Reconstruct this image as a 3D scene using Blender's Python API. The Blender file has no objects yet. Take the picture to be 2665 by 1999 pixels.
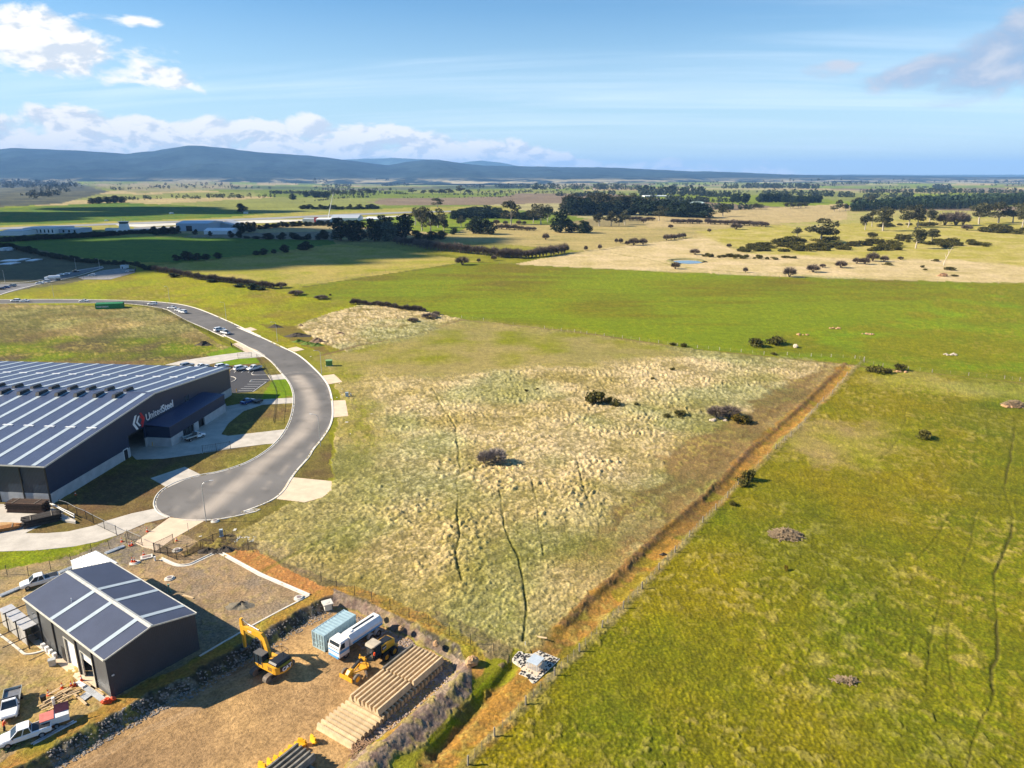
import bpy, bmesh, math, random
import numpy as np
from mathutils import Vector, Matrix
from mathutils.geometry import tessellate_polygon, delaunay_2d_cdt

random.seed(7)
R = math.radians
scene = bpy.context.scene
col = scene.collection

# ---------------------------------------------------------------- camera
PW, PH = 2665.0, 1999.0
CX, CY, F, HOR, CAMH = 1332.5, 999.5, 1865.0, 460.0, 63.0
PITCH = math.atan((CY - HOR) / F)
cam = bpy.data.cameras.new('camera')
cam.sensor_fit = 'HORIZONTAL'
cam.sensor_width = 36.0
cam.lens = 36.0 * F / PW
cam.clip_start = 1.0
cam.clip_end = 90000.0
camo = bpy.data.objects.new('camera', cam)
camo.location = (0, 0, CAMH)
camo.rotation_euler = (math.pi / 2 - PITCH, 0, 0)
col.objects.link(camo)
scene.camera = camo

# ---------------------------------------------------------------- light
SUN_EL, SUN_AZ = 31.0, 180.0          # azimuth of the sun measured from +X towards +Y
SUNV = Vector((math.cos(R(SUN_EL)) * math.cos(R(SUN_AZ)), math.cos(R(SUN_EL)) * math.sin(R(SUN_AZ)), math.sin(R(SUN_EL))))
sun = bpy.data.lights.new('sun', 'SUN')
sun.energy = 5.0
sun.angle = R(0.53)
sun.color = (1.0, 0.88, 0.70)
suno = bpy.data.objects.new('sun', sun)
suno.rotation_euler = SUNV.to_track_quat('Z', 'Y').to_euler()
col.objects.link(suno)
scene.view_settings.view_transform = 'Standard'
scene.view_settings.look = 'None'
scene.view_settings.gamma = 1.0
scene.view_settings.use_curve_mapping = False
scene.view_settings.exposure = 1.28
scene.render.engine = 'CYCLES'
cy_ = scene.cycles
cy_.max_bounces = 6
cy_.diffuse_bounces = 3
cy_.glossy_bounces = 3
cy_.transmission_bounces = 4
cy_.volume_bounces = 0
cy_.transparent_max_bounces = 8
cy_.use_denoising = True
cy_.caustics_reflective = False
cy_.caustics_refractive = False

world = bpy.data.worlds.new('World')
scene.world = world
world.use_nodes = True
SKY_STRENGTH = 0.060


def azel(px, py):
    u, v = (px - CX) / F, (py - CY) / F
    dx, dy, dz = u, math.cos(PITCH) - v * math.sin(PITCH), -math.sin(PITCH) - v * math.cos(PITCH)
    return math.atan2(dx, dy), math.atan2(dz, math.hypot(dx, dy))


class NG:
    """tiny helper for chaining math nodes"""
    def __init__(s, tree):
        s.t = tree

    def n(s, kind, **kw):
        nd = s.t.nodes.new(kind)
        for k, v in kw.items():
            setattr(nd, k, v)
        return nd

    def put(s, sock, v):
        if isinstance(v, (int, float)):
            sock.default_value = v
        elif isinstance(v, (tuple, list)):
            sock.default_value = tuple(v) if len(sock.default_value) == len(v) else tuple(v) + (1.0,)
        else:
            s.t.links.new(v, sock)

    def m(s, op, a, b=None, c=None, clamp=False):
        nd = s.n('ShaderNodeMath', operation=op, use_clamp=clamp)
        s.put(nd.inputs[0], a)
        if b is not None:
            s.put(nd.inputs[1], b)
        if c is not None:
            s.put(nd.inputs[2], c)
        return nd.outputs[0]

    def vm(s, op, a, b=None):
        nd = s.n('ShaderNodeVectorMath', operation=op)
        s.put(nd.inputs[0], a)
        if b is not None:
            s.put(nd.inputs[1], b)
        return nd.outputs[0]

    def comb(s, x, y, z=0.0):
        nd = s.n('ShaderNodeCombineXYZ')
        for i, v in enumerate((x, y, z)):
            s.put(nd.inputs[i], v)
        return nd.outputs[0]

    def noise(s, vec, scale, detail=6, rough=0.55, dist=0.0, dims='3D'):
        nd = s.n('ShaderNodeTexNoise', noise_dimensions=dims)
        if vec is not None:
            s.put(nd.inputs['Vector'], vec)
        nd.inputs['Scale'].default_value = scale
        nd.inputs['Detail'].default_value = detail
        nd.inputs['Roughness'].default_value = rough
        nd.inputs['Distortion'].default_value = dist
        return nd.outputs[0]

    def smooth(s, v, lo, hi, a=0.0, b=1.0):
        nd = s.n('ShaderNodeMapRange', interpolation_type='SMOOTHSTEP')
        s.put(nd.inputs[0], v)
        for i, q in enumerate((lo, hi, a, b)):
            s.put(nd.inputs[1 + i], q)
        return nd.outputs[0]

    def mix(s, f, a, b, blend='MIX'):
        nd = s.n('ShaderNodeMix', data_type='RGBA', blend_type=blend)
        s.put(nd.inputs[0], f)
        s.put(nd.inputs[6], a)
        s.put(nd.inputs[7], b)
        return nd.outputs[2]


def build_world():
    t = world.node_tree
    t.nodes.clear()
    g = NG(t)
    out = g.n('ShaderNodeOutputWorld')
    bg = g.n('ShaderNodeBackground')
    sky = g.n('ShaderNodeTexSky', sky_type='NISHITA')
    sky.sun_disc = False
    sky.sun_elevation = R(SUN_EL)
    sky.sun_rotation = R(90.0 - SUN_AZ)
    sky.altitude = 200.0
    sky.air_density = 1.0
    sky.dust_density = 0.2
    sky.ozone_density = 3.0
    tc = g.n('ShaderNodeTexCoord')
    sep = g.n('ShaderNodeSeparateXYZ')
    t.links.new(tc.outputs['Generated'], sep.inputs[0])
    X, Y, Z = sep.outputs
    az = g.m('ARCTAN2', X, Y)
    el = g.m('ARCSINE', Z)
    # one sky layer: flattened coordinates of a high cloud deck
    zc = g.m('MAXIMUM', g.m('ADD', Z, 0.09), 0.03)
    px, py = g.m('DIVIDE', X, zc), g.m('DIVIDE', Y, zc)

    # thin high cirrus, long streaks
    cv = g.comb(g.m('MULTIPLY', px, 0.16), g.m('ADD', py, g.m('MULTIPLY', px, 0.12)))
    c1 = g.noise(cv, 1.5, 7, 0.58, 0.6)
    c2 = g.noise(g.comb(px, py, 4.0), 0.26, 3, 0.5)
    cir = g.m('MULTIPLY', g.smooth(c1, 0.40, 0.86), g.smooth(c2, 0.34, 0.62))
    cir = g.m('MULTIPLY', cir, g.smooth(el, 0.0, 0.05))
    cir = g.m('MULTIPLY', cir, 0.55)

    # cumulus: bank above the hills, a group at upper left, a grey mass at upper right
    vec = g.comb(g.m('MULTIPLY', az, 1.0), g.m('MULTIPLY', el, 1.9), 0.0)
    n1 = g.noise(vec, 16.0, 9, 0.56, 0.25)
    n1s = g.noise(g.vm('ADD', vec, (-0.007, 0.012, 0.0)), 16.0, 9, 0.56, 0.25)
    nb = g.noise(g.comb(g.m('MULTIPLY', az, 1.0), 0.0, 7.0), 5.0, 3, 0.5)

    def blob(cpx, cpy, rx, ry, slope=0.0):
        a0, e0 = azel(cpx, cpy)
        da = g.m('SUBTRACT', az, a0)
        de = g.m('SUBTRACT', g.m('SUBTRACT', el, e0), g.m('MULTIPLY', da, slope))
        q = g.m('ADD', g.m('POWER', g.m('DIVIDE', da, rx), 2.0), g.m('POWER', g.m('DIVIDE', de, ry), 2.0))
        return g.smooth(q, 1.0, 0.0)

    # the bank: flat base, tops rising to the left
    top = g.smooth(az, 0.50, -0.32, 0.018, 0.090)
    top = g.m('ADD', top, g.m('MULTIPLY', g.m('SUBTRACT', nb, 0.5), 0.060))
    bank = g.m('MULTIPLY', g.smooth(el, top, g.m('SUBTRACT', top, 0.034)), g.smooth(el, -0.02, 0.012))
    bank = g.m('MULTIPLY', bank, g.smooth(az, 0.75, 0.05, 0.72, 1.0))
    lef = blob(40, 105, 0.20, 0.050, -0.10)
    lef = g.m('MAXIMUM', lef, g.m('MULTIPLY', blob(330, 185, 0.16, 0.022, -0.12), 0.85))
    lef = g.m('MAXIMUM', lef, g.m('MULTIPLY', blob(300, 52, 0.07, 0.013), 0.8))
    cov = g.m('MAXIMUM', g.m('MULTIPLY', bank, 0.95), lef)
    den = g.m('ADD', n1, g.m('MULTIPLY', cov, 0.42))
    dens = g.m('ADD', n1s, g.m('MULTIPLY', cov, 0.42))
    cum = g.m('MULTIPLY', g.smooth(den, 0.70, 0.86), g.smooth(cov, 0.0, 0.25))
    lit = g.smooth(g.m('SUBTRACT', den, dens), -0.075, 0.03)
    rgt = blob(2720, 100, 0.15, 0.060, 0.35)
    rgt = g.m('MAXIMUM', rgt, g.m('MULTIPLY', blob(2500, 170, 0.14, 0.026, 0.15), 0.9))
    rgt = g.m('MAXIMUM', rgt, g.m('MULTIPLY', blob(2180, 185, 0.08, 0.016, 0.0), 0.42))
    n2 = g.noise(g.vm('ADD', vec, (3.1, 1.7, 0.0)), 15.0, 9, 0.58, 0.4)
    dr = g.m('ADD', n2, g.m('MULTIPLY', rgt, 0.42))
    gre = g.m('MULTIPLY', g.smooth(dr, 0.60, 0.88), g.smooth(rgt, 0.0, 0.3))
    gre = g.m('MULTIPLY', gre, 0.92)

    hs = g.n('ShaderNodeHueSaturation')
    hs.inputs['Saturation'].default_value = 1.38
    t.links.new(sky.outputs[0], hs.inputs['Color'])
    skyc = g.mix(1.0, hs.outputs[0], (SKY_STRENGTH,) * 3, 'MULTIPLY')
    # cloud radiance is the light they return, in the same units as the sky
    whit = g.mix(lit, (0.33, 0.355, 0.385), (0.50, 0.485, 0.455))
    grey = g.mix(g.smooth(n2, 0.38, 0.66), (0.15, 0.21, 0.30), (0.30, 0.31, 0.34))
    veil = g.m('MULTIPLY', g.smooth(el, 0.30, -0.01), 0.60)
    c = g.mix(veil, skyc, (0.32, 0.42, 0.47))
    c = g.mix(cir, c, (0.50, 0.54, 0.57))
    c = g.mix(gre, c, grey)
    c = g.mix(cum, c, whit)
    t.links.new(c, bg.inputs[0])
    bg.inputs[1].default_value = 1.0
    t.links.new(bg.outputs[0], out.inputs[0])


build_world()

# ---------------------------------------------------------------- pixels to places
S = PW / 2212.0                       # from the 2212 px wide view of the photograph


class Crop:
    def __init__(s, x, y, k):
        s.x, s.y, s.k = x, y, k

    def __call__(s, *p):
        if len(p) == 2 and not isinstance(p[0], (tuple, list)):
            return (s.x + p[0] / s.k, s.y + p[1] / s.k)
        return [(s.x + a / s.k, s.y + b / s.k) for a, b in (p[0] if len(p) == 1 else p)]


D = Crop(0, 0, 1 / S)
c1 = Crop(0, 1400, 2.77); c2 = Crop(500, 1500, 3.16); c3 = Crop(0, 1150, 3.16); c4 = Crop(0, 850, 2.4578)
c5 = Crop(600, 700, 3.16); c6 = Crop(0, 550, 3.16)
e1 = Crop(700, 450, 3.16); e2 = Crop(1300, 450, 3.16); e3 = Crop(1965, 450, 3.16); e4 = Crop(1900, 750, 2.8915)
e5 = Crop(1200, 850, 2.765); e6 = Crop(1200, 1250, 2.215); e7 = Crop(1900, 1200, 2.0758)
h1 = Crop(0, 1700, 6.9125); h2 = Crop(600, 1590, 7.373); h3 = Crop(860, 1580, 6.9125); h4 = Crop(320, 920, 6.38)
h5 = Crop(0, 1260, 6.9125); h6 = Crop(320, 1340, 6.1444); h7 = Crop(660, 1850, 5.53); h8 = Crop(0, 1500, 6.38)
i1 = Crop(0, 560, 5.53); i2 = Crop(400, 560, 4.424); i3 = Crop(1320, 1640, 10.367); i7 = Crop(420, 850, 6.506)

SP, CP = math.sin(PITCH), math.cos(PITCH)


def g(p, z=0.0):
    """point at height z seen at photograph pixel p"""
    u, v = (p[0] - CX) / F, (p[1] - CY) / F
    dz = -SP - v * CP
    k = (z - CAMH) / dz
    return Vector((u * k, (CP - v * SP) * k, z))


def proj_np(x, y, z):
    zz = z - CAMH
    dep = y * CP - zz * SP
    dep = np.where(dep < 1.0, 1.0, dep)
    yy = -(y * SP + zz * CP)
    return CX + F * x / dep, CY + F * yy / dep


# ---------------------------------------------------------------- numpy noise
def _hash(ix, iy, seed):
    h = (ix.astype(np.int64) * 374761393 + iy.astype(np.int64) * 668265263 + seed * 974634777) & 0xFFFFFFFF
    h = ((h ^ (h >> 13)) * 1274126177) & 0xFFFFFFFF
    h = h ^ (h >> 16)
    return (h & 0xFFFFFF) / float(0xFFFFFF)


def vnoise(x, y, seed=0):
    ix, iy = np.floor(x), np.floor(y)
    fx, fy = x - ix, y - iy
    fx, fy = fx * fx * (3 - 2 * fx), fy * fy * (3 - 2 * fy)
    a, b = _hash(ix, iy, seed), _hash(ix + 1, iy, seed)
    c, d = _hash(ix, iy + 1, seed), _hash(ix + 1, iy + 1, seed)
    return (a * (1 - fx) + b * fx) * (1 - fy) + (c * (1 - fx) + d * fx) * fy


def fbm(x, y, scale, octv=4, seed=0, gain=0.5):
    s, amp, tot, f = 0.0, 1.0, 0.0, 1.0 / scale
    for k in range(octv):
        s = s + amp * vnoise(x * f + 17.3 * k, y * f - 9.1 * k, seed + k)
        tot += amp
        amp *= gain
        f *= 2.03
    return s / tot


def cells(x, y, cell, seed=0):
    x, y = x / cell, y / cell
    ix, iy = np.floor(x), np.floor(y)
    best = np.full(x.shape, 9.0)
    rid = np.zeros(x.shape)
    for dx in (-1, 0, 1):
        for dy in (-1, 0, 1):
            jx, jy = ix + dx, iy + dy
            qx, qy = jx + 0.1 + 0.8 * _hash(jx, jy, seed), jy + 0.1 + 0.8 * _hash(jx, jy, seed + 31)
            d = (qx - x) ** 2 + (qy - y) ** 2
            m = d < best
            best = np.where(m, d, best)
            rid = np.where(m, _hash(jx, jy, seed + 77), rid)
    return np.sqrt(best), rid


def sstep(v, a, b):
    q = np.clip((v - a) / (b - a), 0, 1)
    return q * q * (3 - 2 * q)


def inside(px, py, poly):
    P = np.array(poly, float)
    m = np.zeros(px.shape, bool)
    bb = (px > P[:, 0].min()) & (px < P[:, 0].max()) & (py > P[:, 1].min()) & (py < P[:, 1].max())
    idx = np.nonzero(bb)[0]
    if len(idx) == 0:
        return m
    x, y = px[idx], py[idx]
    r = np.zeros(len(idx), bool)
    n = len(P)
    for i in range(n):
        x1, y1 = P[i]
        x2, y2 = P[(i + 1) % n]
        if y1 == y2:
            continue
        c = (y1 > y) != (y2 > y)
        r ^= c & (x < (x2 - x1) * (y - y1) / (y2 - y1) + x1)
    m[idx] = r
    return m


def dist_line(x, y, pts, reach):
    """distance to a polyline, and only within reach of its box; elsewhere large"""
    P = np.array([(p[0], p[1]) for p in pts], float)
    d = np.full(x.shape, 1e6)
    bb = (x > P[:, 0].min() - reach) & (x < P[:, 0].max() + reach) & (y > P[:, 1].min() - reach) & (y < P[:, 1].max() + reach)
    idx = np.nonzero(bb)[0]
    if len(idx) == 0:
        return d
    xs, ys = x[idx], y[idx]
    b = np.full(len(idx), 1e6)
    for i in range(len(P) - 1):
        ax, ay = P[i]
        ux, uy = P[i + 1] - P[i]
        L = ux * ux + uy * uy + 1e-9
        t = np.clip(((xs - ax) * ux + (ys - ay) * uy) / L, 0, 1)
        b = np.minimum(b, np.hypot(xs - ax - t * ux, ys - ay - t * uy))
    d[idx] = b
    return d

# ---------------------------------------------------------------- terrain shape
YARD_Z = -1.3
YARD_PX = c2([(1165, 262), (960, 372), (680, 548), (420, 700), (0, 955)]) + c1([(1150, 1215), (1000, 1300), (800, 1415), (600, 1530), (400, 1650), (100, 1830)]) \
    + c2([(1000, 1850), (1200, 1650), (1300, 1490), (1540, 1320), (1640, 1275), (1800, 1135), (2000, 955), (2165, 790), (2100, 690), (1940, 600), (1830, 548), (1770, 492), (1640, 450), (1530, 385), (1380, 310), (1230, 268)])
YARD = [g(p, YARD_Z) for p in YARD_PX]
BERM = [g(p, 0.0) for p in c2([(2215, 880), (2080, 1020), (1860, 1210), (1700, 1330), (1600, 1430), (1480, 1560), (1330, 1720)])]
DITCH = [g(p, 0.0) for p in e6([(300, 1060), (215, 1170), (110, 1285), (0, 1400), (-150, 1560)])]
CHANNEL = [g(p, 0.0) for p in e6([(-150, 1640), (150, 1370), (330, 1200), (520, 1000), (700, 820), (900, 630), (1100, 430), (1300, 250), (1480, 80), (1560, -10)]) + e4([(240, 1200), (330, 1100), (500, 975), (640, 850), (770, 715), (870, 600)])]
SPOIL = [g(p, 0.0) for p in e6([(560, 870), (640, 780), (850, 590), (1010, 440), (1170, 290), (1300, 180), (1440, 60), (1500, 0)]) + e4([(150, 1215), (280, 1110), (420, 985), (560, 860), (680, 745), (800, 640), (865, 565)])]


FENCE_LINE = [g(p) for p in e6([(40, 1645), (193, 1480), (373, 1297), (540, 1130), (683, 990), (813, 855), (935, 740), (1043, 628), (1140, 518), (1232, 418), (1315, 330), (1393, 245), (1468, 170), (1535, 100), (1597, 25)]) + e4([(345, 1210), (410, 1150), (458, 1115), (515, 1060), (565, 1005), (610, 950), (655, 900), (700, 850), (770, 795), (810, 740), (845, 710), (880, 660), (1005, 550)])]


def h0(x, y):
    """broad lie of the land: level near, rolling far away"""
    r = np.hypot(x, y)
    n = fbm(x + 900, y, 1500.0, 3, 11) - 0.5
    n2 = fbm(x, y - 300, 5200.0, 2, 21) - 0.45
    return n * 46.0 * sstep(r, 1500, 4200) + n2 * 110.0 * sstep(r, 3500, 11000) - 8.0 * sstep(r, 1800, 6000)


def h0f(x, y):
    return float(h0(np.array([x]), np.array([y]))[0])


def hlocal(x, y):
    z = np.zeros(x.shape)
    bb = (np.abs(x) < 160) & (y > 20) & (y < 300)
    k = np.nonzero(bb)[0]
    xs, ys = x[k], y[k]
    jx = (fbm(xs, ys, 1.6, 3, 5) - 0.5) * 1.1
    jy = (fbm(xs, ys, 1.6, 3, 9) - 0.5) * 1.1
    d = dist_line(xs + jx, ys + jy, YARD + [YARD[0]], 30)
    ins = inside(xs + jx, ys + jy, [(p.x, p.y) for p in YARD])
    d = np.where(ins, 0.0, d)
    zz = YARD_Z * (1.0 - sstep(d, 0.0, 2.0))
    near = sstep(d, 9.0, 0.0)
    db = dist_line(xs, ys, BERM, 12)
    zz += 1.15 * np.exp(-(db / 1.7) ** 2)
    dd = dist_line(xs, ys, DITCH, 8)
    zz -= 0.75 * np.exp(-(dd / 0.9) ** 2)
    dc = dist_line(xs, ys, CHANNEL, 12)
    ap_ = g(i3(760, 1050))
    zz -= 0.40 * np.exp(-(dc / 2.0) ** 4) * sstep(np.hypot(xs - ap_.x, ys - ap_.y), 4.5, 9.0)
    ds = dist_line(xs + jx, ys + jy, SPOIL, 8)
    zz += 0.26 * np.exp(-(ds / 0.75) ** 2)
    z[k] = zz
    return z, k, d, near, dc, ds, ins, db


def gz(p, up=0.0):
    """ground point under pixel p, on the real terrain"""
    z = 0.0
    v = g(p, 0.0)
    if math.hypot(v.x, v.y) < 1450:
        return Vector((v.x, v.y, up))
    for _ in range(6):
        v = g(p, z)
        z = h0f(v.x, v.y)
    v = g(p, z)
    return Vector((v.x, v.y, z + up))


# ---------------------------------------------------------------- colours of the land (linear albedo)
STRAW = np.array((0.56, 0.45, 0.285)); STRAWD = np.array((0.165, 0.130, 0.050)); OLIVE = np.array((0.150, 0.150, 0.035))
GREEN = np.array((0.155, 0.225, 0.018)); CROP = np.array((0.158, 0.190, 0.012)); BROWN = np.array((0.150, 0.098, 0.050))
DIRT = np.array((0.44, 0.30, 0.165)); RUST = np.array((0.310, 0.165, 0.055)); PALE = np.array((0.52, 0.42, 0.27))
DKGREEN = np.array((0.070, 0.125, 0.020)); GREYD = np.array((0.205, 0.175, 0.140)); RUBBLE = np.array((0.270, 0.210, 0.165))
YELLOW = np.array((0.270, 0.250, 0.070))


def build_ground():
    ang = np.radians(np.concatenate([np.arange(-180, -44, 3.0), np.arange(-44, 44.001, 0.078), np.arange(47, 180, 3.0)]))
    ypx = np.concatenate([np.arange(2080, 700, -2.45), np.arange(700, 474, -1.9)])
    dep = PITCH + np.arctan((ypx - CY) / F)
    rad = CAMH / np.tan(dep)
    rad = np.concatenate([[8, 20, 34, 46], rad[rad > 50], [11500, 15000, 20000, 26000, 34000]])
    na, nr = len(ang), len(rad)
    A, Rr = np.meshgrid(ang, rad)
    x, y = (Rr * np.sin(A)).ravel(), (Rr * np.cos(A)).ravel()
    r = np.hypot(x, y)
    z = h0(x, y)
    zl, k, d, near, dc, ds, ins, db = hlocal(x, y)
    z = z + zl
    px, py = proj_np(x, y, np.where(np.abs(zl) > 0.01, z * 1.0, z))
    behind = (y < 5)
    px = np.where(behind, -9e5, px)
    wx = (fbm(x, y, 9.0, 4, 41) - 0.5)
    wy = (fbm(x, y, 9.0, 4, 51) - 0.5)
    sc = np.clip(1865.0 / r, 0.02, 40)           # photograph pixels per metre
    fx_, fy_ = fbm(x, y, 1.6, 3, 43) - .5, fbm(x, y, 1.6, 3, 53) - .5
    bx_, by_ = fbm(x, y, 24.0, 3, 44) - .5, fbm(x, y, 24.0, 3, 54) - .5
    fl = np.clip(CAMH / r, 0.02, 1)
    hx_, hy_ = px + (wx * 2.0 + fx_ * 1.2) * sc, py + (wy * 2.0 + fy_ * 1.2) * sc * fl
    sx_, sy_ = px + (wx * 9.0 + fx_ * 5.0 + bx_ * 16) * sc, py + (wy * 9.0 + fy_ * 5.0 + by_ * 16) * sc * fl
    n_big, n_mid, n_sml, n_fin = fbm(x, y, 60, 4, 1), fbm(x, y, 14, 4, 2), fbm(x, y, 3.2, 4, 3), fbm(x, y, 0.9, 3, 4)
    streak = fbm(x * 0.18 + y * 0.05, y * 1.2, 8.0, 4, 6)
    n_val = r.shape[0]
    col_ = np.zeros((n_val, 3))
    amp = np.zeros(n_val)
    tus = np.zeros(n_val)

    def lay(mask, c):
        m = mask[:, None] if mask.dtype != bool else mask[:, None].astype(float)
        col_[:] = col_ * (1 - m) + np.asarray(c) * m

    def mixc(a, b, t):
        return a + (b - a) * np.clip(t, 0, 1)[:, None]

    # far patchwork of fields and woods
    fd, fid = cells(x + 60 * (n_big - .5), y * 0.75, 430.0, 3)
    pal = np.array([(.19, .20, .075), (.34, .28, .16), (.16, .19, .04), (.24, .20, .11), (.13, .16, .04), (.30, .27, .15), (.18, .14, .10), (.17, .21, .05)])
    base = pal[(fid * 7.99).astype(int)]
    wood = sstep(fbm(x, y * 0.6, 2600, 3, 71), 0.52, 0.60) * sstep(r, 3800, 6000)
    base = base * (1 - wood[:, None]) + np.array((.035, .05, .022)) * wood[:, None]
    base = base * (0.75 + 0.5 * n_big)[:, None]
    lay(np.ones(n_val), base)
    # general near land, in case no field covers it
    lay(sstep(r, 900, 600), mixc(OLIVE, YELLOW, (n_mid - .3) * 1.5))

    def F_(pts, a, b, t, am=0.0, tu=0.0, cr=D, soft=False):
        pl = cr(pts)
        if soft:
            m = np.zeros(n_val)
            for j in range(7):
                o_ = 0.0 if j == 0 else 9.0
                a_ = j * 1.05
                m += inside(sx_ + o_ * math.cos(a_) * sc, sy_ + o_ * math.sin(a_) * sc * fl, pl)
            m = sstep(m / 7.0 + (n_sml - .5) * .35, .12, .88)
        else:
            m = inside(hx_, hy_, pl).astype(float)
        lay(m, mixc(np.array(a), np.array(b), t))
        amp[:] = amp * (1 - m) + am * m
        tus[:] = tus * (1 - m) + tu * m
        return m

    st2 = (streak - .35) * 2.2
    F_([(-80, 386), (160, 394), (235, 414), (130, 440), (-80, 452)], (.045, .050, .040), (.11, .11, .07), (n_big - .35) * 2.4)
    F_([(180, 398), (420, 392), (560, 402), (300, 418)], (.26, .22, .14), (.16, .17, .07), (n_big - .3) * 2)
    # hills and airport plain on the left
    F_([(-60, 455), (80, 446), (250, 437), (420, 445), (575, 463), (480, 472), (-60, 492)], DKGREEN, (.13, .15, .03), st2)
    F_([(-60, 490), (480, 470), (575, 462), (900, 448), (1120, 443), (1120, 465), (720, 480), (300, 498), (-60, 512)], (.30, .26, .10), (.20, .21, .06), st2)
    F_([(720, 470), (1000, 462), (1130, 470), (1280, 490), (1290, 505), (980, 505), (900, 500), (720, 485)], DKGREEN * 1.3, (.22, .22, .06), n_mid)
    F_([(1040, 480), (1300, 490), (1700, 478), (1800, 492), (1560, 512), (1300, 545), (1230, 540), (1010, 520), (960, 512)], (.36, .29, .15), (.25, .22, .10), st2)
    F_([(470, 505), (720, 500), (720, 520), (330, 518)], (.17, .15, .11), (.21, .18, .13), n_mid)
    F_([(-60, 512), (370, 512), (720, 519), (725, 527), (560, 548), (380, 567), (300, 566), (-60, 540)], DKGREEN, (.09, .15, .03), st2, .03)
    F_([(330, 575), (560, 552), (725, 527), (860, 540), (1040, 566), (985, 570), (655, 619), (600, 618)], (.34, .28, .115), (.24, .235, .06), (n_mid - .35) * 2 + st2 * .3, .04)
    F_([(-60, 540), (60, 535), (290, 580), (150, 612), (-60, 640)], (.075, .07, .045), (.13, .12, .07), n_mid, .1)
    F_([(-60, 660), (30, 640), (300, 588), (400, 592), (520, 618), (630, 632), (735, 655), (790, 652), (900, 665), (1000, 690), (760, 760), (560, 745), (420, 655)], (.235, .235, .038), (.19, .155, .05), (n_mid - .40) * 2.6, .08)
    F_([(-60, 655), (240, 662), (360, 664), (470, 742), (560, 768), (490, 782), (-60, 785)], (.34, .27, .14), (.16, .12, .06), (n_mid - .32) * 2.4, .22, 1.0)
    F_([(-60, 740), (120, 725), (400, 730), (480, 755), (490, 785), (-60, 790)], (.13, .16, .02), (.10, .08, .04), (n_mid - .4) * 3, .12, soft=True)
    # pale dry paddock with gorse, far right
    F_([(1110, 571), (1235, 546), (1330, 533), (1480, 516), (1600, 500), (1740, 478), (2260, 470), (2260, 614), (1700, 598), (1400, 586)], PALE, (.36, .30, .15), (n_mid - .3) * 1.4 + st2 * .35, .10)
    F_([(1500, 500), (1900, 470), (2260, 466), (2260, 580), (2050, 560), (1880, 560), (1600, 545)], (.30, .27, .085), (.42, .35, .17), (n_mid - .3) * 2, .15, soft=True)
    F_([(1630, 470), (1850, 455), (2260, 455), (2260, 470), (2010, 470), (1720, 492)], (.24, .25, .07), (.36, .30, .16), n_mid * 1.2)
    F_([(1640, 450), (1830, 440), (1830, 475), (1630, 486), (1400, 492), (1380, 470)], (.40, .32, .185), (.33, .27, .15), st2)
    # bright crop
    crop = F_([(640, 640), (655, 619), (985, 569), (1040, 565), (1110, 571), (1400, 585), (1700, 598), (2260, 614), (2260, 830), (1850, 788), (1500, 755), (1250, 718), (1000, 690), (850, 662), (760, 650)], CROP, (.135, .115, .032), (streak - .45) * 1.5 + (n_big - .42) * 2.2, .035)
    F_([(2045, 640), (1995, 655), (1945, 692), (1830, 705), (1640, 722), (1590, 760), (1850, 790), (2260, 835), (2260, 612), (2050, 610)], (.160, .160, .030), (.16, .225, .020), (n_mid - .42) * 2.4, .06, soft=True)
    # rank dry plot with heaps beside the road
    F_([(610, 715), (700, 680), (790, 655), (900, 668), (1000, 690), (905, 728), (760, 765), (690, 740)], STRAW, STRAWD, (n_sml - .45) * 2.4, .30, 1.0)
    F_([(560, 700), (640, 705), (690, 740), (720, 770), (650, 745)], OLIVE, BROWN, n_mid)
    # main paddock, grazed part then tussock
    F_([(700, 770), (905, 728), (1000, 690), (1250, 717), (1500, 754), (1690, 777), (1850, 788), (1690, 945), (1560, 1065), (1400, 1215), (1200, 1420), (1110, 1402), (1000, 1346), (800, 1292), (640, 1232), (480, 1170), (520, 1105), (600, 1085), (722, 1040), (720, 960), (735, 860)],
       (.40, .32, .175), (.22, .195, .065), (n_mid - .47) * 2.6, .26, 0.8)
    F_([(700, 770), (905, 728), (1000, 690), (1250, 717), (1500, 754), (1470, 770), (1150, 800), (960, 815), (830, 800), (760, 830), (735, 860)], (.27, .225, .105), (.19, .19, .045), (n_mid - .4) * 2.6 + st2 * .4, .05, soft=True)
    F_([(735, 830), (800, 840), (850, 900), (830, 960), (770, 1010), (722, 1035), (600, 1090), (480, 1170), (520, 1110), (640, 1060), (715, 1000), (740, 900)], (.19, .20, .040), (.15, .105, .055), (n_mid - .36) * 3, .08, soft=True)
    F_([(800, 830), (960, 815), (1150, 800), (1470, 770), (1700, 775), (1780, 790), (1640, 880), (1560, 900), (1480, 930), (1440, 1010), (1340, 1090), (1180, 1150), (1100, 1200), (900, 1180), (820, 1110), (800, 1040), (860, 960), (850, 880)], STRAW, (.36, .29, .145), (n_mid - .42) * 2.6, .36, 1.0, soft=True)
    F_([(640, 1180), (760, 1110), (1100, 1000), (1180, 1060), (1330, 1090), (1220, 1260), (1190, 1330), (1140, 1330), (900, 1290), (700, 1235)], (.48, .38, .215), (.22, .195, .065), (n_mid - .50) * 3.0, .34, 1.0, soft=True)
    F_([(1080, 1330), (1210, 1310), (1225, 1370), (1190, 1415), (1110, 1400), (1030, 1355)], (.22, .23, .035), (.24, .17, .07), (n_mid - .4) * 2.5, .08, soft=True)
    # scorched margin along the channel
    F_([(1200, 1300), (1330, 1120), (1470, 985), (1590, 900), (1700, 830), (1790, 782), (1845, 785), (1700, 925), (1570, 1050), (1400, 1205), (1270, 1330)], (.155, .102, .052), (.235, .160, .082), (n_sml - .42) * 2.5 + (n_mid - .5) * 2, .10, .2, soft=True)
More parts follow.
